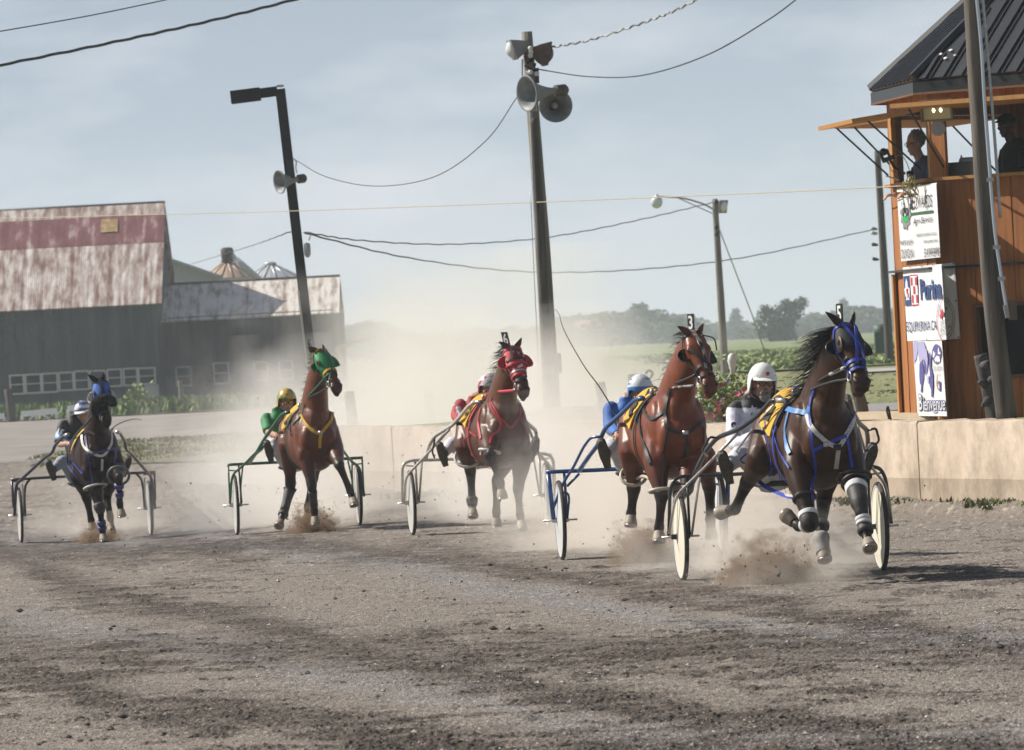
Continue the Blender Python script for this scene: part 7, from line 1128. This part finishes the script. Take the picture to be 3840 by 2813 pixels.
# ================================================================ dust kicked up by the horses, and the summer haze
def closed_box(name, lo, hi, m):
    lo, hi = np.array(lo, float), np.array(hi, float); return mesh_obj(name, *MB().box((lo+hi)/2, hi-lo).arr(), m, smooth=False, org=(lo+hi)/2)
C.volume_bounces = 4
def dust(name, lo, hi, dens, color, nscale, namp, cx=0., cz=-1., ez=1.0, seed=0., pw=1.5, rough=.6, stretch=(1, 1, 1)):
    """billowing dust: thickest at the ground, thinning upwards and outwards, broken by noise"""
    m = bpy.data.materials.new(name); m.use_nodes = True; t = m.node_tree; t.nodes.clear(); N = t.nodes.new; l = t.links.new; h = (np.array(hi)-np.array(lo))/2
    tc = N('ShaderNodeTexCoord'); mp = N('ShaderNodeMapping'); mp.inputs['Scale'].default_value = tuple(1/h); mp.inputs['Location'].default_value = (-cx, 0, -cz); m2 = N('ShaderNodeVectorMath'); m2.operation = 'MULTIPLY'; m2.inputs[1].default_value = (1, 1, .5*ez); ln = N('ShaderNodeVectorMath'); ln.operation = 'LENGTH'
    l(tc.outputs['Object'], mp.inputs[0]); l(mp.outputs[0], m2.inputs[0]); l(m2.outputs[0], ln.inputs[0])
    nz = N('ShaderNodeTexNoise'); nz.noise_dimensions = '4D'; nz.inputs['W'].default_value = seed; nz.inputs['Scale'].default_value = nscale; nz.inputs['Detail'].default_value = 4; nz.inputs['Roughness'].default_value = rough; m3 = N('ShaderNodeMapping'); m3.inputs['Scale'].default_value = stretch; l(tc.outputs['Object'], m3.inputs[0]); l(m3.outputs[0], nz.inputs['Vector'])
    a = N('ShaderNodeMath'); a.operation = 'MULTIPLY_ADD'; a.inputs[1].default_value = namp; a.inputs[2].default_value = 1-namp*.5; l(nz.outputs['Fac'], a.inputs[0])
    b = N('ShaderNodeMath'); b.operation = 'SUBTRACT'; b.use_clamp = True; l(a.outputs[0], b.inputs[0]); l(ln.outputs['Value'], b.inputs[1])
    p = N('ShaderNodeMath'); p.operation = 'POWER'; p.inputs[1].default_value = pw; l(b.outputs[0], p.inputs[0]); q = N('ShaderNodeMath'); q.operation = 'MULTIPLY'; q.inputs[1].default_value = dens; l(p.outputs[0], q.inputs[0])
    v = N('ShaderNodeVolumePrincipled'); v.inputs['Color'].default_value = (*color, 1); v.inputs['Anisotropy'].default_value = .1; l(q.outputs[0], v.inputs['Density']); o = N('ShaderNodeOutputMaterial'); l(v.outputs[0], o.inputs['Volume'])
    return tag(closed_box(name, lo, hi, m), kind='stuff')
TAN, PAL, BRN = (.955, .90, .82), (.98, .955, .91), (.33, .24, .17)
dust('dust_cloud', (-5.6, 90, -.45), (3.2, 124, 3.4), .50, PAL, .42, 2.0, cx=.05, seed=1, pw=1.4, stretch=(1, .4, 1))
dust('dust_cloud', (-1.5, 75, -.3), (3.0, 88.3, 2.4), .85, PAL, .8, 2.0, seed=4.2, pw=1.4, stretch=(1, .5, 1))
dust('dust_cloud', (-4.9, 81.5, -.3), (-.6, 89.6, 2.2), 1.0, PAL, .8, 2.0, seed=6.1, pw=1.4, stretch=(1, .5, 1))
dust('dust_cloud', (-1.6, 75.2, -.25), (1.9, 81.0, 1.7), .75, PAL, 1.0, 2.0, seed=11.3, pw=1.3, stretch=(1, .6, 1))
dust('dust_cloud', (-.7, 66, -.2), (1.6, 70.3, 1.45), .95, PAL, 1.2, 2.0, cx=.1, seed=7.7, pw=1.3, stretch=(1, .6, 1))
dust('dust_cloud', (-.5, 60.6, -.15), (3.1, 66, 1.25), 1.4, TAN, 1.2, 2.0, cx=.0, seed=2.9, pw=1.3, stretch=(1, .6, 1))
dust('dust_cloud', (.5, 54.4, -.15), (3.0, 57.0, .66), 1.7, TAN, 2.0, 2.2, cx=.15, seed=8.3, pw=1.3, stretch=(1, .7, 1))
dust('dust_cloud', (1.15, 50.9, -.1), (2.75, 53.4, .62), 1.8, TAN, 2.8, 2.2, cx=.1, seed=5.3, pw=1.3)
dust('dust_cloud', (-7.0, 86.4, -.45), (-3.9, 92, .8), .40, TAN, 1.3, 2.0, seed=9.1, pw=1.4)
dust('dust_cloud', (-3.4, 78.4, -.2), (-1.4, 81.4, 1.2), .55, TAN, 1.5, 2.0, seed=3.3, pw=1.4)
def burst(px, py, Y, w, h, n, seed, dn=14):
    c = at(px, py, Y); z0 = float(gz(c[0], c[1]))-.05; dust('dirt_spray', (c[0]-w, Y-.45, z0), (c[0]+w, Y+.45, z0+h), dn*1.9, BRN, 8.5, 3.6, seed=seed, pw=1.9, rough=.8, cz=-1.15)
    oc = np.array([(1, 0, 0), (-1, 0, 0), (0, 1, 0), (0, -1, 0), (0, 0, 1), (0, 0, -1)], float); of = np.array([(0, 2, 4), (2, 1, 4), (1, 3, 4), (3, 0, 4), (2, 0, 5), (1, 2, 5), (3, 1, 5), (0, 3, 5)]); g = np.abs(rng.normal(0, 1, n))
    P = np.stack([c[0]+rng.normal(0, w*.55, n)*(.4+g*.5), np.full(n, Y)+rng.normal(0, .3, n), z0+.05+np.abs(rng.normal(0, h*.34, n))*(.5+.4*g)], 1); s = .0025+.011*rng.random(n)**4; V = P[:, None]+oc[None]*s[:, None, None]*(.5+.9*rng.random((n, 6, 1)))
    o = mesh_obj('flying_dirt', V.reshape(-1, 3), (of[None]+6*np.arange(n)[:, None, None]).reshape(-1, 3).tolist(), mat('clod_dark', (.05, .036, .027), (.09, .068, .05), .95, scale=20), smooth=False, org=(0, 0, 0)); tag(o, kind='stuff')
burst(2880, 2150, 52.0, .42, .48, 560, 1.1, 26); burst(2420, 2075, 58.2, .34, .42, 300, 2.2, 24); burst(1172, 1972, 77.2, .32, .40, 300, 3.3, 26); burst(368, 2012, 84.6, .34, .32, 200, 4.4, 16)
n_ = 260; P_ = np.stack([rng.uniform(-4, 3.4, n_), rng.uniform(52, 80, n_), np.abs(rng.normal(0, .55, n_))+.05], 1); oc = np.array([(1, 0, 0), (-1, 0, 0), (0, 1, 0), (0, -1, 0), (0, 0, 1), (0, 0, -1)], float); of = np.array([(0, 2, 4), (2, 1, 4), (1, 3, 4), (3, 0, 4), (2, 0, 5), (1, 2, 5), (3, 1, 5), (0, 3, 5)])
V = P_[:, None]+oc[None]*(.003+.006*rng.random((n_, 1, 1))); tag(mesh_obj('flying_dirt', V.reshape(-1, 3), (of[None]+6*np.arange(n_)[:, None, None]).reshape(-1, 3).tolist(), MATS['clod_dark'], smooth=False, org=(0, 0, 0)), kind='stuff')
hm = bpy.data.materials.new('haze_air'); hm.use_nodes = True; hm.node_tree.nodes.clear(); t = hm.node_tree
pv = t.nodes.new('ShaderNodeVolumePrincipled'); o_ = t.nodes.new('ShaderNodeOutputMaterial'); t.links.new(pv.outputs[0], o_.inputs['Volume'])
pv.inputs['Color'].default_value = (.80, .88, .97, 1); pv.inputs['Density'].default_value = .00036; pv.inputs['Anisotropy'].default_value = .2
tag(closed_box('haze', (-420, -70, -1.4), (420, 2300, 26), hm), kind='stuff')
